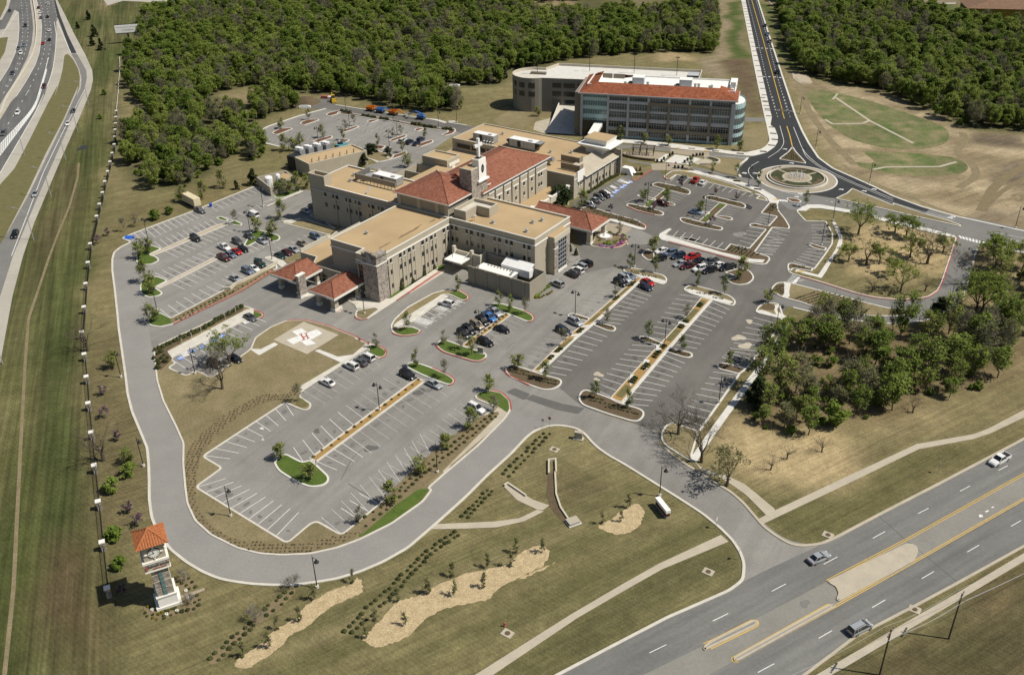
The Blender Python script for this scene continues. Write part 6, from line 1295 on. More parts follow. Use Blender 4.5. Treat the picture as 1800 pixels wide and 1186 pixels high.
for i in range(4):
 m=MB();a,b=e[i],e[(i+1) % 4]
 for k in range(1,12):
  p=a.lerp(b,k/12);t=1-abs(k/12-.5)*2;q=p.lerp(ap if abs(k/12-.5) < .01 else (a if k < 6 else b).lerp(ap,t),1);m.tube([p+Vector((0,0,.04)),q+Vector((0,0,.04))],.13,5,MAT['tile_bright'])
 m.tube([a+Vector((0,0,.05)),ap+Vector((0,0,.08))],.17,5,MAT['tile_bright']);m.build('tile_rows',None,rf)
# -- billboard
bb=thing('billboard','white billboard with two lines of text on one dark post above the trees','billboard',(-220.2,566.9,0),R_(15))
m=MB();m.tube([(0,.4,0),(0,.4,8.0)],.45,8,MAT['dark_metal']);m.build('post',None,bb)
m=MB();m.box(-6.4,6.4,-.25,.25,6.0,10.3,MAT['roof_white']);m.box(-6.5,6.5,.25,.9,5.8,10.6,MAT['dark_metal']);m.box(-6.5,6.5,-.7,.25,5.6,5.8,MAT['dark_metal']);pb=m.build('panel',None,bb)
lettering(pb,'The Finest Care For South Tulsa',.85,FACE(0,-.27,9.2),'panel_grey',.02);lettering(pb,'is Opening Soon',.95,FACE(.6,-.27,7.6),'grey_metal',.02)
# -- boundary fence: posts with pale caps, dark iron bays
FP=P("T1:605,575 603,607 601,640 599,673 597,710 594,750 583,795 572,840 560,890 545,943 533,1000 517,1060 502,1123 O:158,427 154,460 150,497 147,538 U5:271,42 279,115 286,190 292,278 302,375 312,485 325,605 338,740 355,893",2.35)
def fpost():
 m=MB();m.box(-.42,.42,-.42,.42,0,2.1,MAT['stone']);m.box(-.55,.55,-.55,.55,2.1,2.35,MAT['trim_white']);return m
fm=fpost().mesh('fence_post')
for i,c in enumerate(FP):
 o=bpy.data.objects.new('fence_pillar',fm);col.objects.link(o);o.location=(c.x,c.y,0)
 d=FP[min(i+1,len(FP)-1)]-FP[max(i-1,0)];o.rotation_euler=(0,0,math.atan2(d.y,d.x));tag(o,'stone fence pillar with a white cap along the iron boundary fence','fence pillar','pillars of the boundary fence')
for i,(a,b) in enumerate(zip(FP,FP[1:])):
 d=b-a;L=d.length-.9;m=MB();n=int(L/.28)
 for z in (.25,1.5): m.box(-L/2,L/2,-.03,.03,z,z+.06,MAT['dark_metal'])
 for k in range(n+1): x=-L/2+L*k/n;m.box(x-.022,x+.022,-.022,.022,.05,1.75,MAT['dark_metal'])
 o=m.build('iron_fence',None,None);c=(a+b)/2;o.location=(c.x,c.y,0);o.rotation_euler=(0,0,math.atan2(d.y,d.x));tag(o,'dark iron fence bay between two white capped stone pillars','fence','iron fence bays')
fr=P("W7:1465,700 1470,800 1465,900 1455,1000 1448,1100 X6:822,40 815,110 810,165",1.0);m=MB()
m.tube([(p.x,p.y,1.1) for p in fr],.10,5,MAT['white_metal'])
for k,p in enumerate(fr): m.tube([(p.x,p.y,0),(p.x,p.y,1.1)],.08,5,MAT['white_metal'])
tag(m.build('rail_fence',None,None),'thin white rail fence continuing the boundary line up to the woods','fence')
for s_,h_,l_ in (("X2:1000,795 660,985 480,1075 380,1110 300,1186 180,1186",1.0,'low pale retaining wall with shrubs between the left parking lot and the entrance drive'),
     ("X2:1779,375 1340,605",.7,'pale kerb wall along the low entrance roof beside the left parking lot'),
     ("U7:372,342 388,332 470,388",.5,'short concrete wall at the head of the drainage flume'),
     ("U7:572,290 572,230 602,226 605,285",.6,'concrete box drain inlet in the front lawn'),
     ("U7:600,280 605,380 625,440 665,500",.4,'curved low concrete wall of the drainage channel')):
 pts=P(s_);m=MB();m.strip(pts,-.18,.18,0,h_,False,MAT['stucco_light']);tag(m.build('retaining_wall',None,None),l_,'wall')
mb_=rnd(P("W7:400,-40 440,200 455,400 440,550 400,700 300,870 150,1110 90,1186 T1:0,615 -100,720"),15,6,False)
m=MB();m.strip(mb_,-.5,.5,0,.4,False,MAT['concrete_tan']);m.strip(mb_,-.28,.28,.4,1.1,False,MAT['concrete']);tag(m.build('median_barrier',None,None),'pale concrete barrier between the two highway carriageways','barrier')
# -- signs and small fittings
def monument(label,c,rz,L,h,z0=.5,th=.8):
 t=thing('monument_sign',label,'sign',(c.x,c.y,0),rz);m=MB();m.box(-L/2,L/2,-th/2,th/2,0,z0,MAT['stone']);m.build('base',None,t)
 m=MB();m.box(-L/2,L/2,-th/2,th/2,z0,h-.5,mt('sign_red_shaded',(.085,.022,.022)));m.box(-L/2-.1,L/2+.1,-th/2-.12,th/2+.12,h-.5,h+.22,MAT['roof_white']);p=m.build('panel',None,t)  # dark red panel, its colour darkened for the shadow on the sign front
 m=MB();m.box(-L/2+.5,L/2-.5,-th/2-.04,-th/2,z0+.8,z0+1.15,MAT['roof_white']);m.build('lettering_band',None,p);return t
a,b=P("U7:1055,425 1105,488");monument('long red and white monument sign by the entry road',(a+b)/2,math.atan2((b-a).y,(b-a).x),(b-a).length-.2,1.9)
def cabinet(label,c,rz,w=1.4,d=1.0,h=1.3,mat='dark_metal'):
 t=thing('utility_cabinet',label,'utility cabinet',(c.x,c.y,.13),rz);m=MB();m.box(-w/2,w/2,-d/2,d/2,.1,h,MAT[mat]);m.box(-w/2-.05,w/2+.05,-d/2-.05,d/2+.05,h,h+.08,MAT['stucco']);m.build('cabinet',None,t);m=MB();m.box(-w/2-.25,w/2+.25,-d/2-.25,d/2+.25,-.1,.12,MAT['concrete']);m.build('pad',None,t);m=MB();m.box(-w/2+.15,w/2-.15,-d/2-.03,-d/2,.25,h-.15,MAT['grey_metal']);m.build('door',None,t);return t
cabinet('dark stone-like cabinet on the lawn by the road junction',P1("U7:705,130"),R_(-20),1.7,.8,1.7,'stucco_dark')
cabinet('dark cabinet on the green island below the parked trucks',P1("X4:765,1090"),R_(-20),1.5,.5,1.7,'stucco_dark')
cabinet('grey metal grate cover on the drainage channel',P1("U7:680,505"),R_(25),2.3,1.8,.5,'grey_metal')
for s_,l_ in (("U2:150,392",'red fire hydrant standpipe by the small green island near the helipad'),("U7:375,968",'small orange hydrant in the front lawn'),("U1:1005,212",'red wind marker on the lawn edge right of the helipad')):
 c=P1(s_);m=MB();m.lathe([(.22,0),(.22,.15),(.14,.18),(.14,.65),(.2,.68),(.16,.85),(.04,.92)],8,MAT['paint_red']);m.box(-.3,.3,-.07,.07,.4,.54,MAT['paint_red']);o=m.build('fire_hydrant',None,None);o.location=(c.x,c.y,.1);tag(o,l_,'hydrant')
for s_,l_ in (("U7:597,178",'square concrete manhole frame in the lawn above the box drain'),("U7:1285,725",'concrete storm drain top by the road mouth'),("U8:600,468",'storm drain inlet at the kerb of the main road'),("U8:1045,850",'brown storm drain grate on the far kerb of the main road'),("U7:387,1000",'dark round manhole in the front lawn')):
 c=P1(s_);m=MB();m.box(-1.,1.,-.8,.8,0,.10,MAT['concrete_tan']);m.lathe([(.5,.10),(.5,.13)],12,MAT['mulch']);o=m.build('storm_drain',None,None);o.location=(c.x,c.y,.01);o.rotation_euler=(0,0,R_(-35));tag(o,l_,'drain')
def sign_post(label,c,rz,kind,z=.05):
 t=thing('traffic_sign',label,'road sign',(c.x,c.y,z),rz);m=MB();m.tube([(0,0,0),(0,0,2.6)],.05,5,MAT['galvanised']);m.build('post',None,t);m=MB()
 if kind=='stop':
  for k in range(8): pass
  m.prism([Vector((.42*math.cos(R_(22.5+45*k)),.42*math.sin(R_(22.5+45*k)))) for k in range(8)],0,.04,MAT['paint_red'])
  o=m.build('sign_plate',None,t);o.matrix_local=Matrix.Translation((0,-.06,2.5)) @ Matrix.Rotation(math.pi/2,4,'X')
  lettering(o,'STOP',.3,Matrix.Translation((0,0,.05)),'paint_white',.01)
 else:
  m.box(-.3,.3,-.06,-.02,1.9,2.6,MAT['trim_white' if kind=='white' else 'panel_grey']);m.build('sign_plate',None,t)
sign_post('red stop sign at the tip of the front lawn',P1("U2:1143,845"),R_(-30),'stop');sign_post('red stop sign on the brick crosswalk by the plaza',P1("W3:693,460"),R_(0),'stop');sign_post('white road sign by the entry road kerb',P1("U7:1318,530"),R_(60),'white');sign_post('small grey sign on the lawn corner by the main road',P1("U7:1418,670"),R_(60),'grey');sign_post('small road sign on the verge above the white pickup road',P1("U8:1165,150"),R_(60),'grey');sign_post('small low sign next to the stop sign on the front lawn',P1("U2:1105,850"),R_(-30),'grey')
for i,(x,y) in enumerate(((330,165),(380,135),(165,262),(210,235),(255,208),(105,250))):
 c=P1("U1:%d,%d" % (x+38,y-52) if i < 2 else "U1:%d,%d" % (x,y-30));o=None
 t=thing('parking_sign','thin white parking sign in the hedge behind the disabled bays','road sign',(c.x,c.y,.1),R_(-35),'parking signs in the hedge');m=MB();m.tube([(0,0,0),(0,0,1.9)],.05,5,MAT['trim_white']);m.build('post',None,t);m=MB();m.box(-.18,.18,-.06,-.02,1.4,1.95,MAT['trim_white']);m.build('sign_plate',None,t)
for k in range(4):
 c=P1("V8:1165,740").lerp(P1("V8:1245,870"),k/3.);m=MB();m.tube([(-.5,0,0),(-.5,0,.8),(.5,0,.8),(.5,0,0)],.05,5,MAT['trim_white']);o=m.build('hoop_rail',None,None);o.location=(c.x,c.y,.15);tag(o,'small pale hoop rail on the curved entrance pavement','rail','hoop rails by the front entrance')
# -- lamps
LAMP={}
def lamp(label,px,heads=2,h=7.6,rz=None,z=.1,grp=None):
 c=P1(px,z);key=(heads,h)
 if key not in LAMP:
  pole=MB();pole.tube([(0,0,.5),(0,0,h*.97)],[.11,.075],8,MAT['dark_metal']);base=MB();base.lathe([(.34,0),(.34,.6),(.22,.62)],10,MAT['concrete'])
  arm=MB();xs=(-1.0,1.0) if heads==2 else (.9,)
  for x in xs: arm.tube([(0,0,h*.93),(x*.5,0,h*.985),(x,0,h*.97)],.05,6,MAT['dark_metal'])
  arm.tube([(0,0,h*.95),(0,0,h+.25)],.06,6,MAT['dark_metal'])
  head=MB();head.lathe([(.10,.75),(.16,.55),(.24,.38),(.46,.12),(.48,0)][::-1],10,MAT['dark_metal']);head.lathe([(.30,-.02),(.28,-.12),(.1,-.18)],8,MAT['panel_grey'])
  LAMP[key]=(pole.mesh('pole'),base.mesh('base'),arm.mesh('arm'),head.mesh('lamp_head'),xs)
 p,b,a,hd,xs=LAMP[key]
 t=thing('street_lamp',label,'street lamp',(c.x,c.y,0),rz if rz is not None else R_(-30),grp)
 for n_,me in (('pole',p),('base',b),('arm',a)): o=bpy.data.objects.new(n_,me);col.objects.link(o);o.parent=t
 for x in xs: o=bpy.data.objects.new('lamp_head',hd);col.objects.link(o);o.parent=t;o.location=(x,0,h*.97-.75)
 return t
for px_,n_,l_ in (("U1:1098,542",2,'in the long ochre median of the front left lot'),("U1:393,1042",1,'on the lawn below the front left lot'),("U6:927,618",1,'outside the ring road bend by the lowest straw bed'),("U2:527,1092",1,'in the shrub bed beside the ring road'),("X4:748,800",2,'in the short ochre median among the parked SUVs'),("V8:1335,945",2,'on the small lawn by the stone corner'),("U3:512,352",2,'on the left arm of the first middle median'),("T7:1420,860",2,'on the island above the black van'),("U3:1045,528",2,'on the second middle median near the white slabs'),("U3:1368,872",1,'on the right edge of the big lot above the bare trees'),
 ("W3:403,812",2,'in the left planted crossing of the upper right lot'),("W3:1003,955",2,'in the right planted crossing of the upper right lot'),("X1:1010,312",2,'by the round tree island beside the packed car rows'),("W3:1660,1050",1,'on the bed at the right of the upper right lot'),("W3:588,600",1,'at the left tip of the strip lawn in the upper right lot'),("W2:268,925",1,'on the white walk below the roundabout'),("W1:393,200",1,'at the top of the white path in the tree lawn'),("W1:310,380",1,'on the small bed of the curved right lot'),("X1:1390,935",1,'at the upper right corner of the big lot'),("U4:90,892",1,'by the entry road near the monument sign'),("W1:1240,870",1,'on the outer edge of the loop road'),
 ("U5:478,490",1,'left of the ring road above the clock tower'),("T5:97,1133",1,'left of the ring road beside the disabled bays'),("T5:483,1117",1,'at the corner of the disabled bays'),("T5:838,247",2,'on the far median of the left lot'),("T5:238,418",2,'on the upper green island of the left lot'),("T5:885,522",2,'on the white pavement above the stone pylon canopy'),("T5:285,785",1,'at the bottom green island of the left lot'),("T5:770,377",2,'beside the green island with two trees'),("T5:28,1000",0,''),
 ("W4:570,495",2,'by the cooling towers in the back lot'),("W4:828,352",2,'on the upper middle island of the back lot'),("W4:1225,430",2,'above the white SUV in the back lot'),("W4:1160,520",2,'below the white SUV in the back lot'),("W4:798,220",1,'at the far left of the back hedge median'),("W4:1190,300",1,'in the middle of the back hedge median'),("W4:1568,358",1,'at the right end of the back hedge median'),("W4:1720,310",1,'beyond the blue lift behind the back lot'),("W4:330,600",1,'on the grass left of the utility building'),("W4:58,390",1,'at the left tip of the back lot'),
 ("W2:968,540",1,'on the bare soil right of the new road'),("W2:805,178",1,'at the top of the bare soil right of the new road'),("W2:1530,898",1,'on the bare soil below the lower pond'),("W5:1520,1186",0,''),("W1:1735,255",1,'at the far right beyond the new road')):
 if n_: lamp(('twin' if n_==2 else 'single') + ' dark lamp ' + l_,px_,n_,7.6,R_(rv.uniform(-40,-20)))
for px_,l_ in (("T1:267,1025",'nearest of the row along the ramp, the third from the top'),("T1:343,835",'second from the top along the ramp'),("T1:405,685",'the top one beside the white car on the ramp'),("X6:235,1075",'opposite the dark car low on the ramp'),("T1:463,548",'the uppermost at the ramp bend'),("T1:128,808",'on the shoulder between ramp and carriageway'),("O:5,640",'at the left picture edge below the ramp')):
 c=P1(px_);t=thing('highway_light','tall grey highway light, ' + l_,'street light',(c.x,c.y,0),R_(165));m=MB();m.tube([(0,0,0),(0,0,9.6)],[.16,.09],7,MAT['galvanised']);m.build('pole',None,t)
 m=MB();m.tube([(0,0,9.4),(1.6,0,10.4),(4.4,0,10.9)],.08,6,MAT['galvanised']);m.build('arm',None,t);m=MB();m.box(4.0,5.0,-.22,.22,10.8,11.05,MAT['galvanised']);m.build('lamp_head',None,t)
# -- utility poles and wires
up_=[]
for px_,top_,l_ in (("U8:1220,1000","U8:1305,780",'right of the bottom pavement'),("U8:865,1186","U8:915,1030",'near the bottom edge right of the silver minivan')):
 c=P1(px_);t=thing('utility_pole','wooden utility pole with a crossarm ' + l_,'utility pole',(c.x,c.y,0),R_(50));up_.append(c)
 m=MB();m.tube([(0,0,0),(0,0,10.4)],[.17,.12],8,MAT['wood_pole']);m.build('pole',None,t);m=MB();m.box(-1.3,1.3,-.08,.08,9.7,9.9,MAT['wood_pole']);m.build('crossarm',None,t)
 for x in (-1.2,-.5,.5,1.2): m=MB();m.lathe([(.07,0),(.07,.18),(.03,.22)],6,MAT['galvanised'],(x,0,9.9));m.build('insulator',None,t)
dv_=(up_[0]-up_[1]);pts=[up_[1]-dv_*1.5,up_[1],up_[0],up_[0]+dv_*2.5,up_[0]+dv_*6]
pr=Vector((dv_.y,-dv_.x)).normalized()
for i,(k,zz) in enumerate(((-1.2,10.1),(1.2,10.1),(0,8.2))):
 L=[]
 for a,b in zip(pts,pts[1:]):
  for j in range(8): q=a.lerp(b,j/8);L.append((q.x+pr.x*k*.9,q.y+pr.y*k*.9,zz-1.6*(4*(j/8)*(1-j/8))*.5))
 m=MB();m.tube(L,.022,4,MAT['galvanised']);tag(m.build('overhead_wire',None,None),['thin grey overhead wire nearest the road side of the poles','thin grey overhead wire on the field side of the poles','lower grey overhead cable strung between the poles'][i],'wire')
fb=thing('far_building','yellow walled building with a brown roof at the top right edge','building',(*P1("W8:1700,255"),0),R_(-12));m=MB();m.box(-26,30,0,26,0,8.5,MAT['yellow_wall'] if 'yellow_wall' in MAT else mt('yellow_wall',(.20,.17,.03)));m.build('wall',None,fb);m=MB();frus(m,-28,32,-1.5,28,8.5,-8,14,12,14,13.5,'roof_brown' if 'roof_brown' in MAT else (mt('roof_brown',(.20,.12,.075)) and 'roof_brown'));m.build('roof',None,fb)
# -- construction machines behind the back lot
def boom_lift(label,c,rz,body,boom_ang=0,raised=False):
 t=thing('boom_lift',label,'boom lift',(c.x,c.y,.05),rz);m=MB();m.box(-1.7,1.7,-1.1,1.1,.45,.95,MAT['dark_metal']);m.box(-1.9,1.5,-1.0,1.0,.95,2.0,MAT[body]);m.build('chassis',None,t)
 for x in (-1.3,1.3):
  for y in (-1.15,1.15):
   m=MB();m.lathe([(.1,-.2),(.48,-.2),(.5,0),(.48,.2),(.1,.2)],12,MAT['dark_metal']);w=m.build('wheel',None,t);w.location=(x,y,.5);w.rotation_euler=(math.pi/2,0,0)
 m=MB();m.tube([(-1.5,0,2.2),(2.2,0,3.4 if raised else 2.5),(6.0,0,1.4 if not raised else 1.6)],[.35,.30,.22],6,MAT[body]);m.build('boom',None,t)
 m=MB();m.box(5.6,7.0,-1.0,1.0,.7,.8,MAT['galvanised']);
 for y in (-1,.95): m.box(5.6,7.0,y,y+.05,1.6,1.68,MAT['galvanised'])
 for x in (5.6,6.95): m.box(x,x+.05,-1,1,1.6,1.68,MAT['galvanised']);m.box(x,x+.05,-1,-.95,.8,1.6,MAT['galvanised']);m.box(x,x+.05,.95,1,.8,1.6,MAT['galvanised'])
 m.build('basket',None,t)
boom_lift('orange boom lift, the left one behind the back lot',P1("W4:1005,215"),R_(-25),'orange_paint');boom_lift('blue and white boom lift between the two orange ones',P1("W4:1085,230"),R_(-20),'blue_paint');boom_lift('orange boom lift, the right one behind the back lot',P1("W4:1192,248"),R_(-25),'orange_paint');boom_lift('dark blue boom lift standing alone right of the others',P1("W4:1420,284"),R_(-200),'blue_paint',raised=True)
t=thing('backhoe','yellow backhoe loader at the far end of the back drive','backhoe',(*P1("W4:692,138"),.05),R_(-70));m=MB();m.box(-1.6,1.6,-.8,.8,.7,1.7,MAT['yellow_paint']);m.box(-.9,.4,-.75,.75,1.7,3.0,MAT['glass_dark']);m.box(-1,.5,-.85,.85,3.0,3.15,MAT['yellow_paint']);m.build('body',None,t)
for x,r in ((-1.2,.75),(1.2,.5)):
 for y in (-.9,.9): m=MB();m.lathe([(.1,-.2),(r,-.2),(r,.2),(.1,.2)],12,MAT['dark_metal']);w=m.build('wheel',None,t);w.location=(x,y,r);w.rotation_euler=(math.pi/2,0,0)
m=MB();m.tube([(-1.5,0,1.6),(-2.6,0,3.6),(-4.0,0,2.0),(-3.8,0,.6)],[.22,.2,.16,.2],6,MAT['yellow_paint']);m.build('arm',None,t);m=MB();m.box(1.9,2.8,-1.1,1.1,.2,1.1,MAT['yellow_paint']);m.build('bucket',None,t)
m=MB();rs2=random.Random(5);n=18
prof=[(6.2,0),(5.2,1.0),(3.6,2.0),(1.8,2.7),(.2,2.9)];m.lathe(prof,n,MAT['mulch']);
for i,v in enumerate(m.v): k=1+.12*rs2.uniform(-1,1);m.v[i]=(v[0]*k,v[1]*k*.8,v[2]*(1+.1*rs2.uniform(-1,1)))
o=m.build('soil_heap',None,None,smooth=True);c=P1("W4:470,148");o.location=(c.x,c.y,0);tag(o,'brown heap of soil at the far corner of the back lot','soil heap')
t=thing('storage_pile','red and white barrier pile beside the backhoe','barrier pile',(*P1("W4:645,110"),.05),R_(-10));m=MB();m.box(-3,0,-.8,.8,0,1.2,MAT['paint_red']);m.build('barrier',None,t);m=MB();m.box(.2,2.6,-.8,.8,0,1.0,MAT['roof_white']);m.build('barrier',None,t)
for k,(px_,l_) in enumerate((("W4:455,188",'white wrapped bundle on the drive near the soil heap'),("X8:895,408",'white wrapped bundle at the edge of the woods left of the garage'))):
 c=P1(px_);m=MB();m.box(-2.6,2.6,-.8,.8,0,.8,MAT['roof_white']);m.box(-2.2,1.8,-.6,.6,.8,1.1,MAT['panel_grey']);o=m.build('material_bundle',None,None);o.location=(c.x,c.y,.05);tag(o,l_,'bundle')
bt=thing('box_trailer','long pale yellow box trailer parked on the grass behind the left lot','trailer',(*P1("T5:470,240"),0),0);a,b=P("T5:440,215 505,250");bt.rotation_euler=(0,0,math.atan2((b-a).y,(b-a).x))
m=MB();m.box(-4.3,4.3,-1.25,1.25,.9,3.7,mt('cream',(.62,.54,.36),var=.05));m.build('box',None,bt);m=MB();m.box(-4.2,4.6,-.9,.9,.6,.9,MAT['dark_metal']);m.box(4.6,6.2,-.1,.1,.6,.8,MAT['dark_metal']);m.build('chassis',None,bt)
for x in (-2.,-.9):
 for y in (-1.15,1.15): m=MB();m.lathe([(.1,-.15),(.45,-.15),(.45,.15),(.1,.15)],10,MAT['dark_metal']);w=m.build('wheel',None,bt);w.location=(x,y,.45);w.rotation_euler=(math.pi/2,0,0)
m=MB();m.face([(-1.5,-1,0),(1.5,-1,0),(.8,0,.9),(-.9,.1,.8)],MAT['tarp_blue']);m.face([(1.5,-1,0),(1.6,1.2,0),(.8,0,.9)],MAT['tarp_blue']);m.face([(1.6,1.2,0),(-1.6,1.1,0),(-.9,.1,.8),(.8,0,.9)],MAT['tarp_blue']);m.face([(-1.6,1.1,0),(-1.5,-1,0),(-.9,.1,.8)],MAT['tarp_blue']);o=m.build('blue_tarp',None,None);c=P1("T5:138,410");o.location=(c.x,c.y,.05);tag(o,'bright blue tarp heaped at the corner of the left lot','tarp')
m=MB();m.box(-.4,.4,-.4,.4,0,1.1,MAT['tarp_blue']);m.box(-.45,.45,-.45,.45,1.1,1.2,MAT['tarp_blue']);o=m.build('recycling_bin',None,None);c=P1("T5:566,248");o.location=(c.x,c.y,.05);tag(o,'small blue bin at the edge of the left lot near the grey pickup','bin')
# -- vehicles
PAINT={}
for k,c in dict(white=(.72,.72,.70),silver=(.40,.42,.44),grey=(.115,.12,.125),black=(.012,.012,.014),darkblue=(.018,.028,.055),blue=(.05,.17,.42),steel=(.17,.22,.30),red=(.42,.018,.016),maroon=(.075,.014,.016),green=(.012,.032,.024),tan=(.32,.27,.19),lightblue=(.30,.38,.50)).items():
 PAINT[k]=M_('car_'+k,c,rough=.25,var=0,fine=0,spec=.6,metal=.25 if k in ('silver','grey','steel','lightblue','tan') else 0.)
mt('car_glass',(.012,.015,.017),rough=.08,var=0,fine=0,spec=.8);mt('tyre',(.018,.018,.018),rough=.9,var=0,fine=0);mt('rim',(.45,.45,.46),rough=.35,var=0,fine=0,metal=.6)
mt('headlight',(.75,.76,.76),rough=.15,var=0,fine=0,spec=.8);mt('taillight',(.35,.01,.01),rough=.2,var=0,fine=0);mt('car_trim',(.03,.03,.032),rough=.6,var=0,fine=0);mt('bedliner',(.03,.03,.03),rough=.9,var=0,fine=0)
def loft(m,rings,mat=None):
 n=len(rings[0])
 for a,b in zip(rings,rings[1:]):
  for i in range(n): j=(i+1) % n;m.face([a[i],a[j],b[j],b[i]],mat)
 m.face(rings[0][::-1],mat);m.face(rings[-1],mat)
SPEC={
 'sedan': ([(-2.36,.58,.66),(-2.28,.84,.78),(-2.0,.93,.84),(-1.5,.95,.89),(-.3,.92,.90),(.9,.90,.89),(1.5,.84,.87),(2.05,.74,.80),(2.30,.60,.70),(2.36,.46,.62)],(-1.85,-1.05,.22,1.05,.90,1.42,.80,.60),1.42,.31,'cabin'),
 'suv': ([(-2.36,.70,.74),(-2.30,1.0,.86),(-2.0,1.08,.92),(-.3,1.06,.94),(.85,1.04,.94),(1.5,1.0,.92),(2.05,.92,.86),(2.32,.72,.76),(2.36,.55,.70)],(-2.28,-2.02,.25,1.02,1.03,1.74,.86,.68),1.40,.37,'cabin'),
 'minivan': ([(-2.42,.66,.74),(-2.36,.96,.86),(-2.0,1.02,.93),(.9,1.0,.94),(1.5,.93,.91),(2.1,.78,.82),(2.42,.55,.68)],(-2.34,-2.08,.45,1.60,.98,1.70,.87,.68),1.5,.33,'cabin'),
 'pickup': ([(-2.75,.80,.86),(-2.68,1.0,.92),(-1.0,1.02,.95),(.3,1.03,.95),(1.2,1.03,.94),(1.7,1.0,.92),(2.4,.92,.86),(2.68,.72,.78),(2.74,.52,.70)],(-.75,-.60,.62,1.25,1.0,1.76,.86,.68),1.7,.39,'cabin'),
 'van': ([(-2.7,.8,.86),(-2.62,1.1,.96),(-2,1.15,.98),(1.0,1.12,.98),(1.7,1.02,.94),(2.3,.86,.86),(2.6,.6,.74)],(-2.62,-2.55,1.0,1.65,1.08,2.0,.92,.82),1.6,.36,'cabin'),
}
def build_car(kind):
 st,(xr,xrt,xft,xf,zb,zr,wb,wt),wx,wr,_=SPEC[kind]
 root=bpy.data.objects.new('car_'+kind,None);paint=PAINT['white'];m=MB();m.mi(paint)
 rings=[]
 for x,zt,w in st: rings.append([(x,-w*.96,.22),(x,-w,.45),(x,-w,zt-.16),(x,-w*.93,zt-.03),(x,-w*.6,zt),(x,w*.6,zt),(x,w*.93,zt-.03),(x,w,zt-.16),(x,w,.45),(x,w*.96,.22)])
 loft(m,rings,paint)
 e=.03;m.box(xrt,xft,-wt,wt,zr-.04,zr+e,paint)
 for sy in (-1,1):
  m.tube([(xr,sy*wb,zb),(xrt,sy*wt,zr)],.055,5,paint);m.tube([(xf,sy*wb,zb),(xft,sy*wt,zr)],.045,5,paint);xm=(xrt+xft)/2;m.tube([(xm,sy*(wb+.01),zb),(xm,sy*wt,zr)],.05,5,paint)
  m.tube([(xrt,sy*wt,zr),(xft,sy*wt,zr)],.05,5,paint)
  if kind in ('suv','minivan'): xm2=xrt*.72+xft*.28;m.tube([(xm2,sy*(wb+.01),zb),(xm2,sy*wt,zr)],.06,5,paint)
  if kind=='van': m.face([(xr,sy*(wb+.015),zb),(xft-1.2,sy*(wb+.015),zb),(xft-1.2,sy*(wt+.02),zr),(xrt,sy*(wt+.02),zr)],paint)
  m.box(xf-.15,xf+.05,sy*(wb+.10)-.09,sy*(wb+.10)+.09,zb+.02,zb+.2,paint)
  if kind in ('suv','minivan'): m.box(xrt+.2,xft-.2,sy*wt*.85-.03,sy*wt*.85+.03,zr+.03,zr+.09,MAT['car_trim'])
 m.box(st[0][0]-.02,st[0][0]+.06,-.7,.7,.32,.5,MAT['car_trim']);m.box(st[-1][0]-.08,st[-1][0]+.02,-.55,.55,.30,.44,MAT['car_trim'])
 if kind=='pickup': m.box(-2.62,-.85,-.78,.78,1.03,1.035,MAT['bedliner'])
 body=m.mesh('body');parts=[('body',body,(0,0,0),None)]
 def quad(pts,nm): q=MB();q.face(pts,MAT['car_glass']);parts.append((nm,q.mesh(nm,recalc=False),(0,0,0),None))
 quad([(xf,-wb,zb),(xf,wb,zb),(xft,wt,zr),(xft,-wt,zr)],'windscreen');quad([(xr,wb,zb),(xr,-wb,zb),(xrt,-wt,zr),(xrt,wt,zr)],'rear_window')
 quad([(xr,-wb,zb),(xf,-wb,zb),(xft,-wt,zr),(xrt,-wt,zr)],'side_window');quad([(xf,wb,zb),(xr,wb,zb),(xrt,wt,zr),(xft,wt,zr)],'side_window')
 if kind=='pickup':
  q=MB();
  for sy in (-1,1): pass
  q.box(-2.7,-.78,-.93,-.80,.9,1.22,paint);q.box(-2.7,-.78,.80,.93,.9,1.22,paint);q.box(-2.74,-2.62,-.93,.93,.8,1.22,paint);q.box(-.86,-.78,-.93,.93,.9,1.22,paint);parts.append(('cargo_bed',q.mesh('cargo_bed'),(0,0,0),None))
 w=MB();w.lathe([(.05,-.11),(wr,-.11),(wr,.11),(.05,.11)],14,MAT['tyre']);wm=w.mesh('wheel');r_=MB();r_.lathe([(.04,-.125),(wr*.62,-.125),(wr*.62,.125),(.04,.125)],10,MAT['rim']);rm=r_.mesh('rim')
 hl=MB();hl.box(-.07,.07,-.17,.17,-.08,.08,MAT['headlight']);hlm=hl.mesh('headlight');tl=MB();tl.box(-.05,.05,-.15,.15,-.09,.09,MAT['taillight']);tlm=tl.mesh('tail_light')
 objs=[]
 for n_,me,loc,_p in parts: o=bpy.data.objects.new(n_,me);o.parent=root;o.location=loc;objs.append((o,[]))
 for sx in (-1,1):
  for sy in (-1,1):
   o=bpy.data.objects.new('wheel',wm);o.parent=root;o.location=(sx*wx,sy*(st[3][2]-.10),wr);o.rotation_euler=(math.pi/2,0,0);r=bpy.data.objects.new('rim',rm);r.parent=o;objs.append((o,[r]))
 for sy in (-1,1):
  o=bpy.data.objects.new('headlight',hlm);o.parent=root;o.location=(st[-2][0]-.02,sy*st[-2][2]*.78,st[-2][1]-.02);objs.append((o,[]));o=bpy.data.objects.new('tail_light',tlm);o.parent=root;o.location=(st[1][0]-.02,sy*st[1][2]*.82,st[1][1]-.14);objs.append((o,[]))
 return root,objs
PROTO={k: build_car(k) for k in SPEC}
NAME={'sedan':'parked_car','suv':'parked_suv','minivan':'parked_minivan','pickup':'pickup_truck','van':'cargo_van'}
CAT={'sedan':'car','suv':'car','minivan':'car','pickup':'pickup truck','van':'van'}
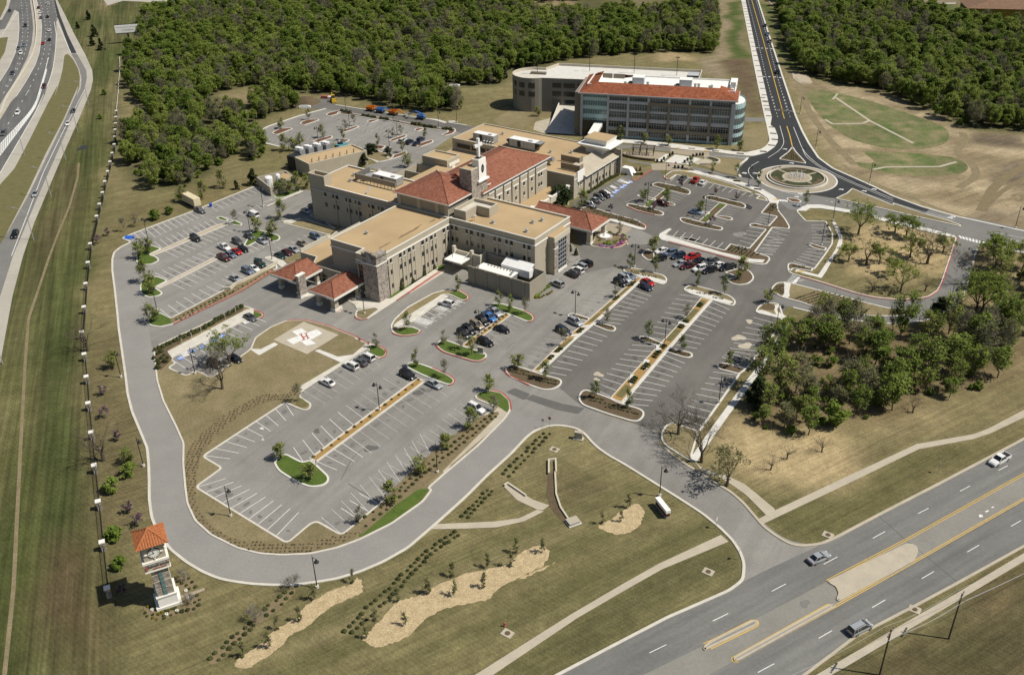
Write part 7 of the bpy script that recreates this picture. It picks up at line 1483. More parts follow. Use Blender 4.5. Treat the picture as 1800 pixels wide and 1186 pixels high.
def car(kind,colour,c,d,label,group,scale=1.0,z=.05):
 root,objs=PROTO[kind];r=root.copy();col.objects.link(r);r.name=NAME[kind] if 'road' not in group and 'highway' not in group else {'sedan':'driving_car','suv':'driving_suv','minivan':'driving_minivan','pickup':'driving_pickup','van':'driving_van'}[kind]
 r.location=(c.x,c.y,z);r.rotation_euler=(0,0,math.atan2(d.y,d.x));r.scale=(scale,)*3;tag(r,label,CAT[kind],group)
 for o,ch in objs:
  q=o.copy();col.objects.link(q);q.parent=r
  if o.name.startswith(('body','cargo_bed')):
   for s_ in q.material_slots:
    if s_.material and s_.material.name.startswith('car_white'): s_.link='OBJECT';s_.material=PAINT[colour]
  for g in ch: h=g.copy();col.objects.link(h);h.parent=q
 return r
def lot(tile,off,group,items):
 dx,dy=off
 for kind,colour,x,y,sgn,label in items:
  a=P1('%s:%g,%g' % (tile,x,y),.75);b=P1('%s:%g,%g' % (tile,x+dx,y+dy),.75);car(kind,colour,a,(b-a)*sgn,label,group)
lot('X2',(16,8),'cars parked in the left lot',[
 ('pickup','white',205,540,1,'white pickup in the left lot, its bed towards the aisle'),('suv','grey',405,460,1,'dark grey hatchback wagon parked above the white pickup in the left lot'),('sedan','grey',575,375,1,'charcoal sedan under the lamp beside the two tree green island'),
 ('pickup','maroon',195,695,1,'dark maroon pickup, lowest of the left lot middle cluster'),('sedan','steel',300,650,1,'slate grey sedan between the maroon pickup and the bright red car'),('sedan','red',385,605,1,'bright red sports car in the left lot'),('sedan','black',485,565,1,'black sedan with a silver nose next to the bright red car'),
 ('sedan','silver',765,445,1,'silver sedan tucked against the round two tree green island'),('minivan','steel',1565,385,1,'blue grey minivan in the corner bay by the low tan roof'),('sedan','tan',1370,485,1,'tan sedan shaded by a thin tree near the low tan roof'),
 ('sedan','silver',1240,575,1,'silver blue sedan next to the maroon sedan above the entrance canopy'),('sedan','maroon',1135,615,1,'maroon sedan between a silver and a dark green sedan'),('sedan','green',1035,665,1,'dark green sedan beside the white pavement above the canopy'),
 ('suv','green',740,790,1,'dark green estate car at the right end of the row by the retaining wall'),('sedan','white',645,855,1,'white coupe with an open dark roof in the row by the retaining wall'),('suv','steel',555,895,1,'grey blue SUV in the row by the retaining wall'),('sedan','silver',370,1005,1,'pale silver sedan alone at the left of the row by the retaining wall')])
lot('T5',(16,8),'cars parked in the left lot',[('suv','black',485,410,1,'black SUV parked alone on the far median of the left lot'),('pickup','grey',508,264,1,'grey pickup in front of the pale box trailer'),('sedan','silver',1060,267,.5,'silver sedan in the shade of the left wing'),('sedan','grey',1098,242,.5,'dark sedan deep in the shade at the wall of the left wing')])
lot('T5',(-20,-9),'cars parked in the left lot',[('van','white',785,287,1,'white cargo van at the far median of the left lot')])
lot('T5',(18,9),'cars in the disabled bays',[('sedan','grey',770,820,1,'dark grey sedan beside the small green island at the hedge end'),('suv','black',585,1062,1,'dark car left of two under the big half bare tree'),('sedan','black',690,1035,1,'dark car right of two under the big half bare tree')])
lot('U1',(-20,-10),'cars parked in the front left lot',[('suv','white',963,328,1,'white SUV left of the dark grey sedan by the helipad lawn'),('sedan','grey',1005,310,1,'dark grey sedan between two white cars by the helipad lawn'),('minivan','white',1040,287,1,'white estate car nearest the small green island by the helipad lawn'),('sedan','white',850,406,1,'white coupe parked alone on the helipad lawn edge')])
lot('U2',(24,12),'cars parked in the front left lot',[('minivan','black',365,555,1,'black estate car at the top of the long ochre median'),('sedan','silver',508,605,1,'silver sedan by the green island right of the long ochre median'),('suv','white',742,738,1,'large white SUV alone near the ring road shrub bed')])
lot('X4',(20,12),'cars parked at the short ochre median',[('suv','black',500,770,1,'black SUV, lowest of the row at the short ochre median'),('suv','black',580,710,1,'black SUV with a pale bonnet second in the row at the short ochre median'),('suv','tan',705,635,1,'taupe grey SUV third in the row at the short ochre median'),('suv','black',790,575,1,'black SUV between the taupe SUV and the bright blue truck'),('pickup','blue',900,510,1,'bright blue pickup with a white mark on its bed'),('pickup','silver',985,430,1,'silver blue pickup by the three tree green island')])
lot('X4',(22,8),'cars parked at the short ochre median',[('sedan','black',1100,695,1,'black sedan right of the short ochre median, upper of two'),('suv','black',840,905,1,'black SUV right of the short ochre median, lower of two')])
lot('U2',(-24,-7),'cars parked at the short ochre median',[('suv','white',577,163,1,'white SUV alone in the striped disabled bays')])
lot('U3',(18,9),'cars parked in the middle lot',[('minivan','darkblue',442,442,1,'dark blue minivan left of the first middle median'),('suv','silver',513,390,1,'silver SUV with a roof rack on the planted arm of the middle median'),('suv','black',782,155,1,'large black SUV at the top of the first middle median'),('suv','silver',808,132,1,'pale silver car between the black SUV and the steel blue sedan'),('sedan','steel',835,115,1,'steel blue sedan by the white walk at the top of the middle median'),('sedan','red',945,152,1,'red hatchback right of the first middle median'),('sedan','darkblue',930,180,1,'dark blue sedan below the red hatchback')])
lot('U3',(-18,-8),'cars parked by the glazed bay',[('suv','silver',405,162,1,'silver SUV by the equipment yard planting'),('sedan','black',490,105,1,'black sedan nearest the glazed bay, lowest of four'),('suv','white',525,82,1,'white SUV second of four by the glazed bay'),('suv','silver',545,58,1,'silver SUV third of four by the glazed bay'),('suv','black',577,40,1,'black SUV at the top of four by the glazed bay')])
lot('X3',(-20,5),'cars in the packed double row',[('sedan','white',700,300,1,'white sedan at the upper left end of the packed double row'),('suv','steel',810,330,1,'slate blue SUV beside the white sedan in the packed double row'),('suv','darkblue',915,370,1,'navy SUV left of the bright red pickup'),('pickup','red',1098,380,1,'bright red pickup in the packed double row'),('suv','black',665,410,1,'black SUV at the left end of the lower packed row'),('sedan','black',1190,430,1,'black sedan behind the red pickup in the packed double row'),('pickup','grey',1340,445,1,'grey pickup in the upper packed row right of the red pickup'),
 ('sedan','silver',945,470,1,'silver grey sedan left of the maroon pickup in the lower packed row'),('pickup','maroon',1050,500,1,'dark maroon pickup in the lower packed row'),('suv','white',1200,535,1,'white SUV in the lower packed row'),('sedan','white',1440,490,1,'white sedan near the right end of the packed double row'),('suv','black',1330,560,1,'black SUV at the lower right of the packed double row'),('pickup','black',1565,520,1,'black pickup at the right end of the packed double row')])
lot('W3',(14,-12),'cars in the upper right lot',[('sedan','grey',778,545,1,'dark grey sedan at the left of three by the strip lawn'),('pickup','red',905,570,1,'red pickup in the middle of three by the strip lawn'),('sedan','white',983,592,1,'white sedan at the right of three by the strip lawn')])
lot('W3',(20,4),'cars in the upper right lot',[('suv','maroon',560,815,1,'dark maroon SUV on the left planted cross of the upper right lot'),('sedan','lightblue',910,902,1,'pale blue sedan by the lamp in the right planted cross of the upper right lot')])
lot('X5',(16,6),'cars beside the back block',[('suv','black',390,385,1,'black SUV nearest the disabled bays beside the back block'),('suv','grey',305,425,1,'dark grey SUV second from the disabled bays beside the back block'),('sedan','silver',250,470,1,'silver car third from the disabled bays beside the back block'),('suv','silver',150,545,1,'pale car half hidden by the tree beside the back block')])
lot('W4',(20,-12),'cars in the back lot',[('suv','white',1268,460,1,'white SUV in the back lot'),('suv','darkblue',1325,470,1,'dark car in the shade right of the white SUV in the back lot'),('suv','darkblue',1420,450,1,'dark blue SUV in the back lot, the right one beside its island'),('sedan','darkblue',1385,480,1,'dark blue sedan in front of the dark blue SUV in the back lot'),('sedan','grey',1145,535,1,'grey car behind the lamp at the back lot lawn island'),('suv','black',985,540,1,'dark vehicle behind the shrubs at the edge of the back lot lawn')])
for tile,x,y,dx,dy,kind,colour,label,s in (
 ('U8',555,580,40,-18,'sedan','silver','silver sedan driving on the main road past the entry',1),('U8',766,940,44,-22,'minivan','silver','silver minivan with a roof rack on the near side of the main road',1),('U8',1482,78,-44,24,'pickup','white','white pickup driving on the main road at the right edge',1)):
 a=P1('%s:%g,%g' % (tile,x,y),.75);b=P1('%s:%g,%g' % (tile,x+dx,y+dy),.75);car(kind,colour,a,b-a,label,'vehicles on the main road',s)
for tile,x,y,dx,dy,kind,colour,label in (
 ('X6',508,176,-6,14,'sedan','black','black car on the ramp just above the white car'),('X6',472,264,-8,14,'sedan','white','white car on the ramp'),('X6',243,752,-8,16,'sedan','silver','silver car halfway down the ramp'),('X6',104,1036,-8,16,'suv','black','black car low on the ramp'),
 ('X6',122,190,-10,14,'suv','white','white SUV on the near carriageway beside the ladder marking'),('X6',25,332,-12,16,'suv','grey','dark pickup on the near carriageway at the left edge'),
 ('T1',230,450,-6,12,'suv','maroon','dark red car right of the ladder marking'),('W7',590,45,2,-20,'suv','white','white SUV at the top of the near carriageway'),('W7',470,93,2,-20,'sedan','maroon','dark red car at the top inner lane'),('W7',490,152,2,-20,'sedan','white','white car below the dark red one in the inner lane'),('W7',500,215,2,-20,'sedan','grey','grey car in the inner lane below the white one'),('W7',583,203,2,-20,'sedan','black','black car in the middle lane near the top'),('W7',598,370,2,-20,'sedan','white','white car in the middle lane beside the gore'),('W7',604,485,0,-20,'sedan','black','small dark car in the middle lane left of the gore'),('W7',525,528,-2,-20,'sedan','red','red car in the inner lane of the near carriageway'),
 ('W7',310,312,0,20,'pickup','black','black pickup on the far carriageway below the gore tip'),('W7',290,553,-4,20,'sedan','steel','slate car on the far carriageway above the white SUV'),('W7',225,590,-4,20,'sedan','grey','dark grey car left on the far carriageway'),('W7',253,648,-4,20,'suv','white','white SUV on the far carriageway'),('W7',150,893,-10,20,'sedan','darkblue','dark blue car lower on the far carriageway'),('W7',117,132,-12,18,'sedan','black','black car on the far branch road')):
 a=P1('%s:%g,%g' % (tile,x,y),.75);b=P1('%s:%g,%g' % (tile,x+dx,y+dy),.75);car(kind,colour,a,b-a,label,'vehicles on the highway')
for x,y,kind,colour,label in ((1155,266,'sedan','black','topmost dark car stopped on the new road'),(1183,355,'sedan','steel','slate car second from the top on the new road'),(1207,432,'sedan','grey','grey car third from the top on the new road'),(1290,752,'pickup','black','dark truck on the new road beside the drain basin')):
 a=P1('W5:%g,%g' % (x,y),.7);b=P1('W5:%g,%g' % (x+8,y+26),.7);car(kind,colour,a,b-a,label,'vehicles on the new road')
# -- vegetation
def leaf_mat(name,c,c2,var=.35,trans=.3):
 m=bpy.data.materials.new(name);m.use_nodes=True;nt=m.node_tree;nt.nodes.clear();L=nt.links.new
 out=_n(nt,'ShaderNodeOutputMaterial');bs=_n(nt,'ShaderNodeBsdfPrincipled');bs.inputs['Roughness'].default_value=.75;bs.inputs['Specular IOR Level'].default_value=.15
 tr=_n(nt,'ShaderNodeBsdfTranslucent');ms=_n(nt,'ShaderNodeMixShader');ms.inputs[0].default_value=trans;L(bs.outputs[0],ms.inputs[1]);L(tr.outputs[0],ms.inputs[2]);L(ms.outputs[0],out.inputs[0])
 oi=_n(nt,'ShaderNodeObjectInfo');pos=_n(nt,'ShaderNodeNewGeometry').outputs['Position'];n=_n(nt,'ShaderNodeTexNoise',Scale=.55,Detail=4.,Roughness=.7);L(pos,n.inputs['Vector'])
 add=_n(nt,'ShaderNodeMath',operation='MULTIPLY_ADD');L(oi.outputs['Random'],add.inputs[0]);add.inputs[1].default_value=.9;L(n.outputs[0],add.inputs[2])
 r=_n(nt,'ShaderNodeMapRange');r.inputs['From Min'].default_value=.4;r.inputs['From Max'].default_value=1.45;L(add.outputs[0],r.inputs['Value'])
 mx=_n(nt,'ShaderNodeMix',data_type='RGBA');mx.inputs[6].default_value=(*c,1);mx.inputs[7].default_value=(*c2,1);L(r.outputs[0],mx.inputs[0])
 L(mx.outputs[2],bs.inputs['Base Color']);L(mx.outputs[2],tr.inputs['Color']);MAT[name]=m;return m
leaf_mat('leaf_mid',(.098,.155,.022),(.215,.275,.056));leaf_mat('leaf_spring',(.150,.205,.030),(.265,.305,.075));leaf_mat('leaf_dark',(.022,.036,.013),(.045,.062,.022),trans=.15);leaf_mat('leaf_olive',(.130,.135,.052),(.215,.210,.095));leaf_mat('leaf_redbud',(.10,.045,.075),(.18,.09,.13));leaf_mat('twig_haze',(.135,.132,.072),(.210,.205,.115),trans=.2);leaf_mat('leaf_shrub',(.040,.052,.018),(.085,.092,.034),trans=.1);leaf_mat('leaf_yellow',(.13,.12,.012),(.22,.19,.02));leaf_mat('flower_pink',(.35,.06,.32),(.50,.12,.45));leaf_mat('leaf_tuft',(.085,.080,.034),(.150,.130,.062),trans=.1)
VR=np.random.RandomState(42)
def leaves(m,centers,radii,n,size,mat,flat=.75,up=1.15,aspect=1.6,rng=None,droop=0.):
 rng=rng or VR;mi_=m.mi(MAT[mat])
 for c,r in zip(centers,radii):
  P_=rng.normal(size=(n,3));P_ /=np.linalg.norm(P_,axis=1)[:,None]+1e-9;P_ *=(rng.rand(n)**.45)[:,None]*r;P_[:,2] *=flat;P_ +=c
  N_=rng.normal(size=(n,3));N_[:,2]=np.abs(N_[:,2])+up;N_ /=np.linalg.norm(N_,axis=1)[:,None]
  T_=np.cross(N_,rng.normal(size=(n,3)));T_ /=np.linalg.norm(T_,axis=1)[:,None]+1e-9;B_=np.cross(N_,T_)
  s=size*(.6+.8*rng.rand(n))[:,None];a,b=T_*s*aspect*.5,B_*s*.5
  for p,q,w in zip(P_,a,b):
   o=len(m.v);m.v +=[tuple(p-q),tuple(p+w*.9),tuple(p+q),tuple(p-w*.9)];m.f.append((o,o+1,o+2,o+3));m.m.append(mi_)
def branch(m,p,d,L,r,depth,mat,rng,spread=.6,seg=3,nsub=3,tips=None,minr=.02,sides=5,up=.12):
 pts=[np.array(p)];rr=[r];dd=np.array(d,float)
 for k in range(seg):
  dd=dd + rng.normal(size=3)*.16;dd[2] +=up*.5;dd /=np.linalg.norm(dd);pts.append(pts[-1]+dd*L/seg);rr.append(max(minr,r*(1-.55*(k+1)/seg)))
 m.tube([tuple(q) for q in pts],rr,sides if depth > 1 else 3,MAT[mat],cap=False)
 if depth==0:
  if tips is not None: tips.append(pts[-1])
  return
 for k in range(nsub):
  i=rng.randint(max(1,seg-2),seg+1) if k else seg;v=dd + rng.normal(size=3)*spread;v[2]=v[2]*.8+up;v /=np.linalg.norm(v)
  branch(m,pts[i],v,L*(.62+.22*rng.rand()),rr[i]*(.62 if k else .8),depth-1,mat,rng,spread,seg,nsub,tips,minr,sides,up)
TREES={}
def make_tree(key,h,cr,trunk_h,seed,mat,nclump=26,nleaf=42,size=.62,shape='round',bark='bark',r0=.16,twigs=False,flat=.75):
 rng=np.random.RandomState(seed);tm=MB();cm=MB();tips=[]
 ax=[(0,0,-.2),(rng.normal()*.12,rng.normal()*.12,trunk_h*.6),(rng.normal()*.25,rng.normal()*.25,trunk_h)];tm.tube(ax,[r0*1.25,r0,r0*.75],6,MAT[bark],cap=False)
 C,Rr=[],[]
 for k in range(nclump):
  t=rng.rand()
  if shape=='cone': z=trunk_h*.3+(h-trunk_h*.3)*t**.9;rad=cr*(1-t)**.85*(.4+.6*rng.rand());R1=cr*.42*(1-.6*t)
  elif shape=='oval': z=trunk_h*.5+(h-trunk_h*.5)*t;rad=cr*math.sin(math.pi*min(.97,max(.06,t)))**.7*(.3+.7*rng.rand());R1=cr*.45
  else:
   u=rng.normal(size=3);u /=np.linalg.norm(u);z=(trunk_h+h)/2+u[2]*(h-trunk_h)*.44;rad=cr*.80*math.sqrt(max(.02,1-u[2]**2))*(.55+.45*rng.rand());R1=cr*(.28+.16*rng.rand())
  a=rng.rand()*6.283;c=np.array([rad*math.cos(a),rad*math.sin(a),z]);C.append(c);Rr.append(R1)
 for c in C[:max(5,nclump//4)]:
  b0=np.array(ax[2])*(.75+.25*rng.rand());mid=b0*.45+c*.55+np.array([0,0,-.1*h*rng.rand()]);tm.tube([tuple(b0),tuple(mid),tuple(c)],[r0*.5,r0*.3,r0*.1],4,MAT[bark],cap=False)
 if twigs:
  for c in C:
   for q in range(7):
    e=c+rng.normal(size=3)*Rr[0]*.9;s=c*.75+np.array([0,0,trunk_h*.25]);tm.tube([tuple(s),tuple((s+e)/2+rng.normal(size=3)*.2),tuple(e)],[.05,.035,.015],3,MAT[bark],cap=False)
 leaves(cm,C,Rr,nleaf,size,mat,flat=flat,rng=rng)
 TREES[key]=(tm.mesh('trunk',recalc=False),cm.mesh('crown',recalc=False));return TREES[key]
for i in range(5):
 make_tree('mid%d' % i,9.5+i*.9,3.1+.28*i,2.4,100+i,'leaf_mid',46,56,.44)
 make_tree('spring%d' % i,9.0+i*.9,2.9+.28*i,2.2,200+i,'leaf_spring',42,46,.42)
for i in range(3):
 make_tree('olive%d' % i,9.5+i,3.6+.3*i,2.8,300+i,'leaf_olive',34,30,.36,bark='bark_grey',twigs=True)
 make_tree('haze%d' % i,10.5+i,3.2+.3*i,2.6,330+i,'twig_haze',34,34,.30,bark='bark_grey',twigs=True,r0=.18)
 make_tree('cedar%d' % i,6.0+i*1.2,2.0+.3*i,1.0,360+i,'leaf_dark',34,46,.48,'cone',r0=.13)
 make_tree('lot%d' % i,8.6+i*.9,3.1+.3*i,2.6,380+i,'leaf_mid',30,34,.36,twigs=True)
 make_tree('lotspring%d' % i,8.0+i*.9,2.7+.3*i,2.4,390+i,'leaf_spring',26,28,.34,twigs=True)
 make_tree('young%d' % i,4.6+.4*i,1.15+.12*i,1.7,400+i,'leaf_mid',14,17,.24,'oval',r0=.055,twigs=True)
 make_tree('youngspring%d' % i,4.6+.4*i,1.5+.15*i,1.5,420+i,'leaf_spring',18,24,.26,'oval',r0=.06,twigs=True)
 make_tree('youngolive%d' % i,4.4+.4*i,1.1+.1*i,1.6,440+i,'leaf_olive',13,14,.20,'oval',r0=.05,bark='bark_grey',twigs=True)
 make_tree('redbud%d' % i,2.6+.4*i,1.0+.15*i,.7,460+i,'leaf_redbud',10,16,.24,r0=.04,bark='bark_grey',twigs=True)
 make_tree('bush%d' % i,2.6+.5*i,1.7+.2*i,.4,480+i,'leaf_mid',16,30,.42,r0=.06)
 make_tree('sap%d' % i,3.0+.4*i,.50,.3,500+i,'leaf_mid',8,8,.17,'oval',r0=.025,twigs=True)
make_tree('evergreen',8.5,2.0,.8,520,'leaf_dark',46,60,.42,'oval',r0=.16);make_tree('shade',8.0,4.2,2.2,521,'leaf_dark',40,60,.55);make_tree('conifer',4.2,1.5,.5,522,'leaf_shrub',26,44,.34,'cone',r0=.08)
def bare_tree(key,h,seed,depth=5,bark='bark',r0=.30,spread=.55,leaf=None,nl=10):
 rng=np.random.RandomState(seed);tm=MB();tips=[]
 tm.tube([(0,0,-.2),(.1,.05,h*.12),(.15,.1,h*.22)],[r0*1.35,r0,r0*.92],8,MAT[bark],cap=False)
 for k in range(4): a=k*1.57+rng.rand();branch(tm,(.15,.1,h*.21),(math.cos(a)*.55,math.sin(a)*.55,1.0),h*.30,r0*.62,depth-1,bark,rng,spread,3,3,tips,.018,6)
 cm=MB();
 if leaf:
  T_=[t for t in tips if rng.rand() < .8];leaves(cm,T_,[.55]*len(T_),nl,.30,leaf,rng=rng)
 else:
  for t in tips:
   for q in range(3): e=t+np.array([rng.normal()*.35,rng.normal()*.35,.35+.3*rng.rand()]);cm.tube([tuple(t),tuple(e)],[.016,.006],3,MAT[bark],cap=False)
 TREES[key]=(tm.mesh('trunk',recalc=False),cm.mesh('crown',recalc=False))
bare_tree('bareA',11,1);bare_tree('bareB',10,2);bare_tree('bareC',8,3,4);bare_tree('bareleafA',11,4,5,leaf='leaf_spring',nl=8);bare_tree('bareleafB',9,5,5,leaf='leaf_spring',nl=8);bare_tree('bareleafC',9,8,5,leaf='leaf_olive',nl=3);bare_tree('bareS',3.2,6,4,r0=.06,bark='bark_grey')
def tree(key,c,name,label,cat='tree',group=None,s=1.0,sz=1.0,z=0.,rz=None):
 t=thing(name,label,cat,(c.x,c.y,z),VR.rand()*6.28 if rz is None else rz,group);t.scale=(s,s,s*sz)
 for n_,me in zip(('trunk','crown'),TREES[key]): o=bpy.data.objects.new(n_,me);col.objects.link(o);o.parent=t
 return t
# -- woods: the nearest as trees of their own, the far mass as one object
def scatter(poly,sp,seed):
 rng=np.random.RandomState(seed);P_=P(poly);xs=[p.x for p in P_];ys=[p.y for p in P_];out=[]
 x=min(xs)
 gx_,gy_=np.meshgrid(np.arange(min(xs),max(xs),sp),np.arange(min(ys),max(ys),sp*.9));gx_=gx_+ (np.arange(gx_.shape[0]) % 2)[:,None]*sp/2
 gx_=gx_+rng.uniform(-.42,.42,gx_.shape)*sp;gy_=gy_+rng.uniform(-.42,.42,gy_.shape)*sp
 k=inside(gx_.ravel(),gy_.ravel(),P_);return np.stack([gx_.ravel()[k],gy_.ravel()[k]],1),rng
CLEAR=[P(s) for s in ("T1:585,130 735,130 740,250 640,300 600,270","T1:700,860 800,830 790,850 720,880","T1:820,720 960,670 950,690 840,730 800,760","T1:690,90 780,90 780,110 690,110","O:925,8 1010,2 1190,-10 1190,22 1090,28 950,32","W5:0,180 60,200 40,270 0,270","T1:1160,485 1334,490 1334,560 1250,545 1160,535","T1:1000,590 1140,575 1130,595 1020,600","W8:180,0 1080,0 1100,40 1130,130 1040,180 900,150 760,110 560,70 300,70","X8:780,400 1000,390 1480,400 1480,440 1350,470 1000,640 900,520 780,480")]
def not_clear(pts):
 k=np.ones(len(pts),bool)
 for c in CLEAR: k &=~inside(pts[:,0],pts[:,1],c)
 return pts[k]
ALL=[]
for key,sp,mix in (('back',4.15,'far'),('right',4.05,'far'),('hill',4.8,'hill'),('back_small',4.0,'hill'),('yard_edge',4.0,'hill'),('lot',5.0,'lot'),('edge',7.5,'lot')):
 pts,rng=scatter(FOREST[key],sp,len(key)*7+3);pts=not_clear(pts)
 if mix=='lot': pts=pts[wob(pts[:,0],pts[:,1],9,77) > -.62]
 if mix in ('hill',): pts=pts[wob(pts[:,0],pts[:,1],10,71) > -.75]
 dens=wob(pts[:,0],pts[:,1],38,61);d2=wob(pts[:,0],pts[:,1],14,62)
 for (x,y),q,q2 in zip(pts,dens,d2):
  u=rng.rand()+.16*q2
  if mix=='lot': kd='lot' if u < .40 else 'lotspring' if u < .70 else 'olive' if u < .86 else 'haze' if u < .95 else 'bush'
  else: kd='mid' if u < .38-.12*q else 'spring' if u < .72-.05*q else 'olive' if u < .86 else 'haze' if u < .93 else 'cedar' if u < .97 else 'bush'
  ALL.append((math.hypot(x,y),key,kd,x,y,rng.rand(),rng.rand()))
for key,sp in (('lot',5.2),('hill',4.6),('back_small',4.),('yard_edge',4.)):
 pts,rng=scatter(FOREST[key],sp,900+len(key));pts=not_clear(pts)
 for x,y in pts:
  if rng.rand() < .62: ALL.append((math.hypot(x,y),key,'bush',x,y,rng.rand(),-.55+.75*rng.rand()))
ALL.sort()
PLACE={'back':'in the big wood behind the hospital','right':'in the wood right of the new road','hill':'in the thicket on the slope left of the hospital','back_small':'in the thicket beside the back lot','yard_edge':'in the clump left of the utility building','lot':'in the open woodlot beside the big parking lot','edge':'on the dry ground right of the loop road'}
KIND={'mid':('broadleaf_tree','leafy mid green tree','tree'),'spring':('broadleaf_tree','fresh light green tree','tree'),'olive':('budding_tree','thin olive budding tree','tree'),'haze':('leafless_tree','grey leafless tree','tree'),'cedar':('cedar_tree','dark green cedar','tree'),'bush':('wild_bush','round green bush','bush'),'lot':('broadleaf_tree','loose mid green tree','tree'),'lotspring':('broadleaf_tree','slender light green tree','tree')}
LIMIT={'broadleaf_tree':300,'budding_tree':150,'leafless_tree':120,'cedar_tree':100,'wild_bush':220};cnt={}
far=[]
for d,key,kd,x,y,u,v in ALL:
 nm,lb,ct_=KIND[kd];nvar=5 if kd in ('mid','spring') else 3;vi=int(u*nvar*.999)
 s=(.44+.52*v**1.4 if key in ('back','right') else .48+.42*v if key not in ('lot','edge') else .58+.5*v) if kd !='bush' else .7+.8*v
 if cnt.get(nm,0) < LIMIT[nm]:
  cnt[nm]=cnt.get(nm,0)+1;tree('%s%d' % (kd,vi),Vector((x,y)),nm,lb+' '+PLACE[key],ct_,lb+'s '+PLACE[key],s,.9+.3*u)
 else: far.append((kd,vi,x,y,s,v))
src=bpy.data.collections.new('far_tree_kinds');KEYS=[]
for k in ['mid%d' % i for i in range(5)]+['spring%d' % i for i in range(5)]+['olive%d' % i for i in range(3)]+['haze%d' % i for i in range(3)]+['cedar%d' % i for i in range(3)]+['bush%d' % i for i in range(3)]+['lot%d' % i for i in range(3)]+['lotspring%d' % i for i in range(3)]:
 KEYS.append(k)
KEYS.sort();SRC={}
for k in KEYS:
 bm=bmesh.new();a,b=TREES[k];bm.from_mesh(a);bm.from_mesh(b);n0=len(a.polygons);me=bpy.data.meshes.new('far_'+k);
 bm.faces.ensure_lookup_table()
 for i,f in enumerate(bm.faces): f.material_index=0 if i < n0 else 1
 bm.to_mesh(me);bm.free();me.materials.append(a.materials[0] if a.materials else MAT['bark']);me.materials.append(b.materials[0]);o=bpy.data.objects.new('far_'+k,me);src.objects.link(o);SRC[k]=o
def gn_forest(name,items):
 me=bpy.data.meshes.new(name);me.from_pydata([(x,y,0) for _,_,x,y,_,_ in items],[],[])
 idx=me.attributes.new('pick','INT','POINT');idx.data.foreach_set('value',[KEYS.index('%s%d' % (kd,vi)) for kd,vi,*_ in items]);sc_a=me.attributes.new('size','FLOAT','POINT');sc_a.data.foreach_set('value',[q[4] for q in items]);ra=me.attributes.new('turn','FLOAT','POINT');ra.data.foreach_set('value',[q[5]*40. for q in items])
 o=bpy.data.objects.new(name,me);col.objects.link(o);g=bpy.data.node_groups.new('far_trees','GeometryNodeTree');g.interface.new_socket('Geometry',in_out='INPUT',socket_type='NodeSocketGeometry');g.interface.new_socket('Geometry',in_out='OUTPUT',socket_type='NodeSocketGeometry')
 N=g.nodes.new;gi,gout=N('NodeGroupInput'),N('NodeGroupOutput');ci_=N('GeometryNodeCollectionInfo');ci_.inputs['Collection'].default_value=src;ci_.inputs['Separate Children'].default_value=True;ci_.inputs['Reset Children'].default_value=True
 ip=N('GeometryNodeInstanceOnPoints');ip.inputs['Pick Instance'].default_value=True
 def na(n_,t):
  q=N('GeometryNodeInputNamedAttribute');q.data_type=t;q.inputs['Name'].default_value=n_;return q.outputs['Attribute']
 L=g.links.new;L(gi.outputs[0],ip.inputs['Points']);L(ci_.outputs[0],ip.inputs['Instance']);L(na('pick','INT'),ip.inputs['Instance Index'])
 cx=N('ShaderNodeCombineXYZ');L(na('turn','FLOAT'),cx.inputs['Z']);L(cx.outputs[0],ip.inputs['Rotation']);L(na('size','FLOAT'),ip.inputs['Scale']);L(ip.outputs[0],gout.inputs[0])
 md=o.modifiers.new('far_trees','NODES');md.node_group=g;return o
if far: tag(gn_forest('far_woods',far),'far mass of mixed green spring woods behind and right of the campus','woods',kind='stuff')
print('FOREST',len(ALL),cnt,len(far))
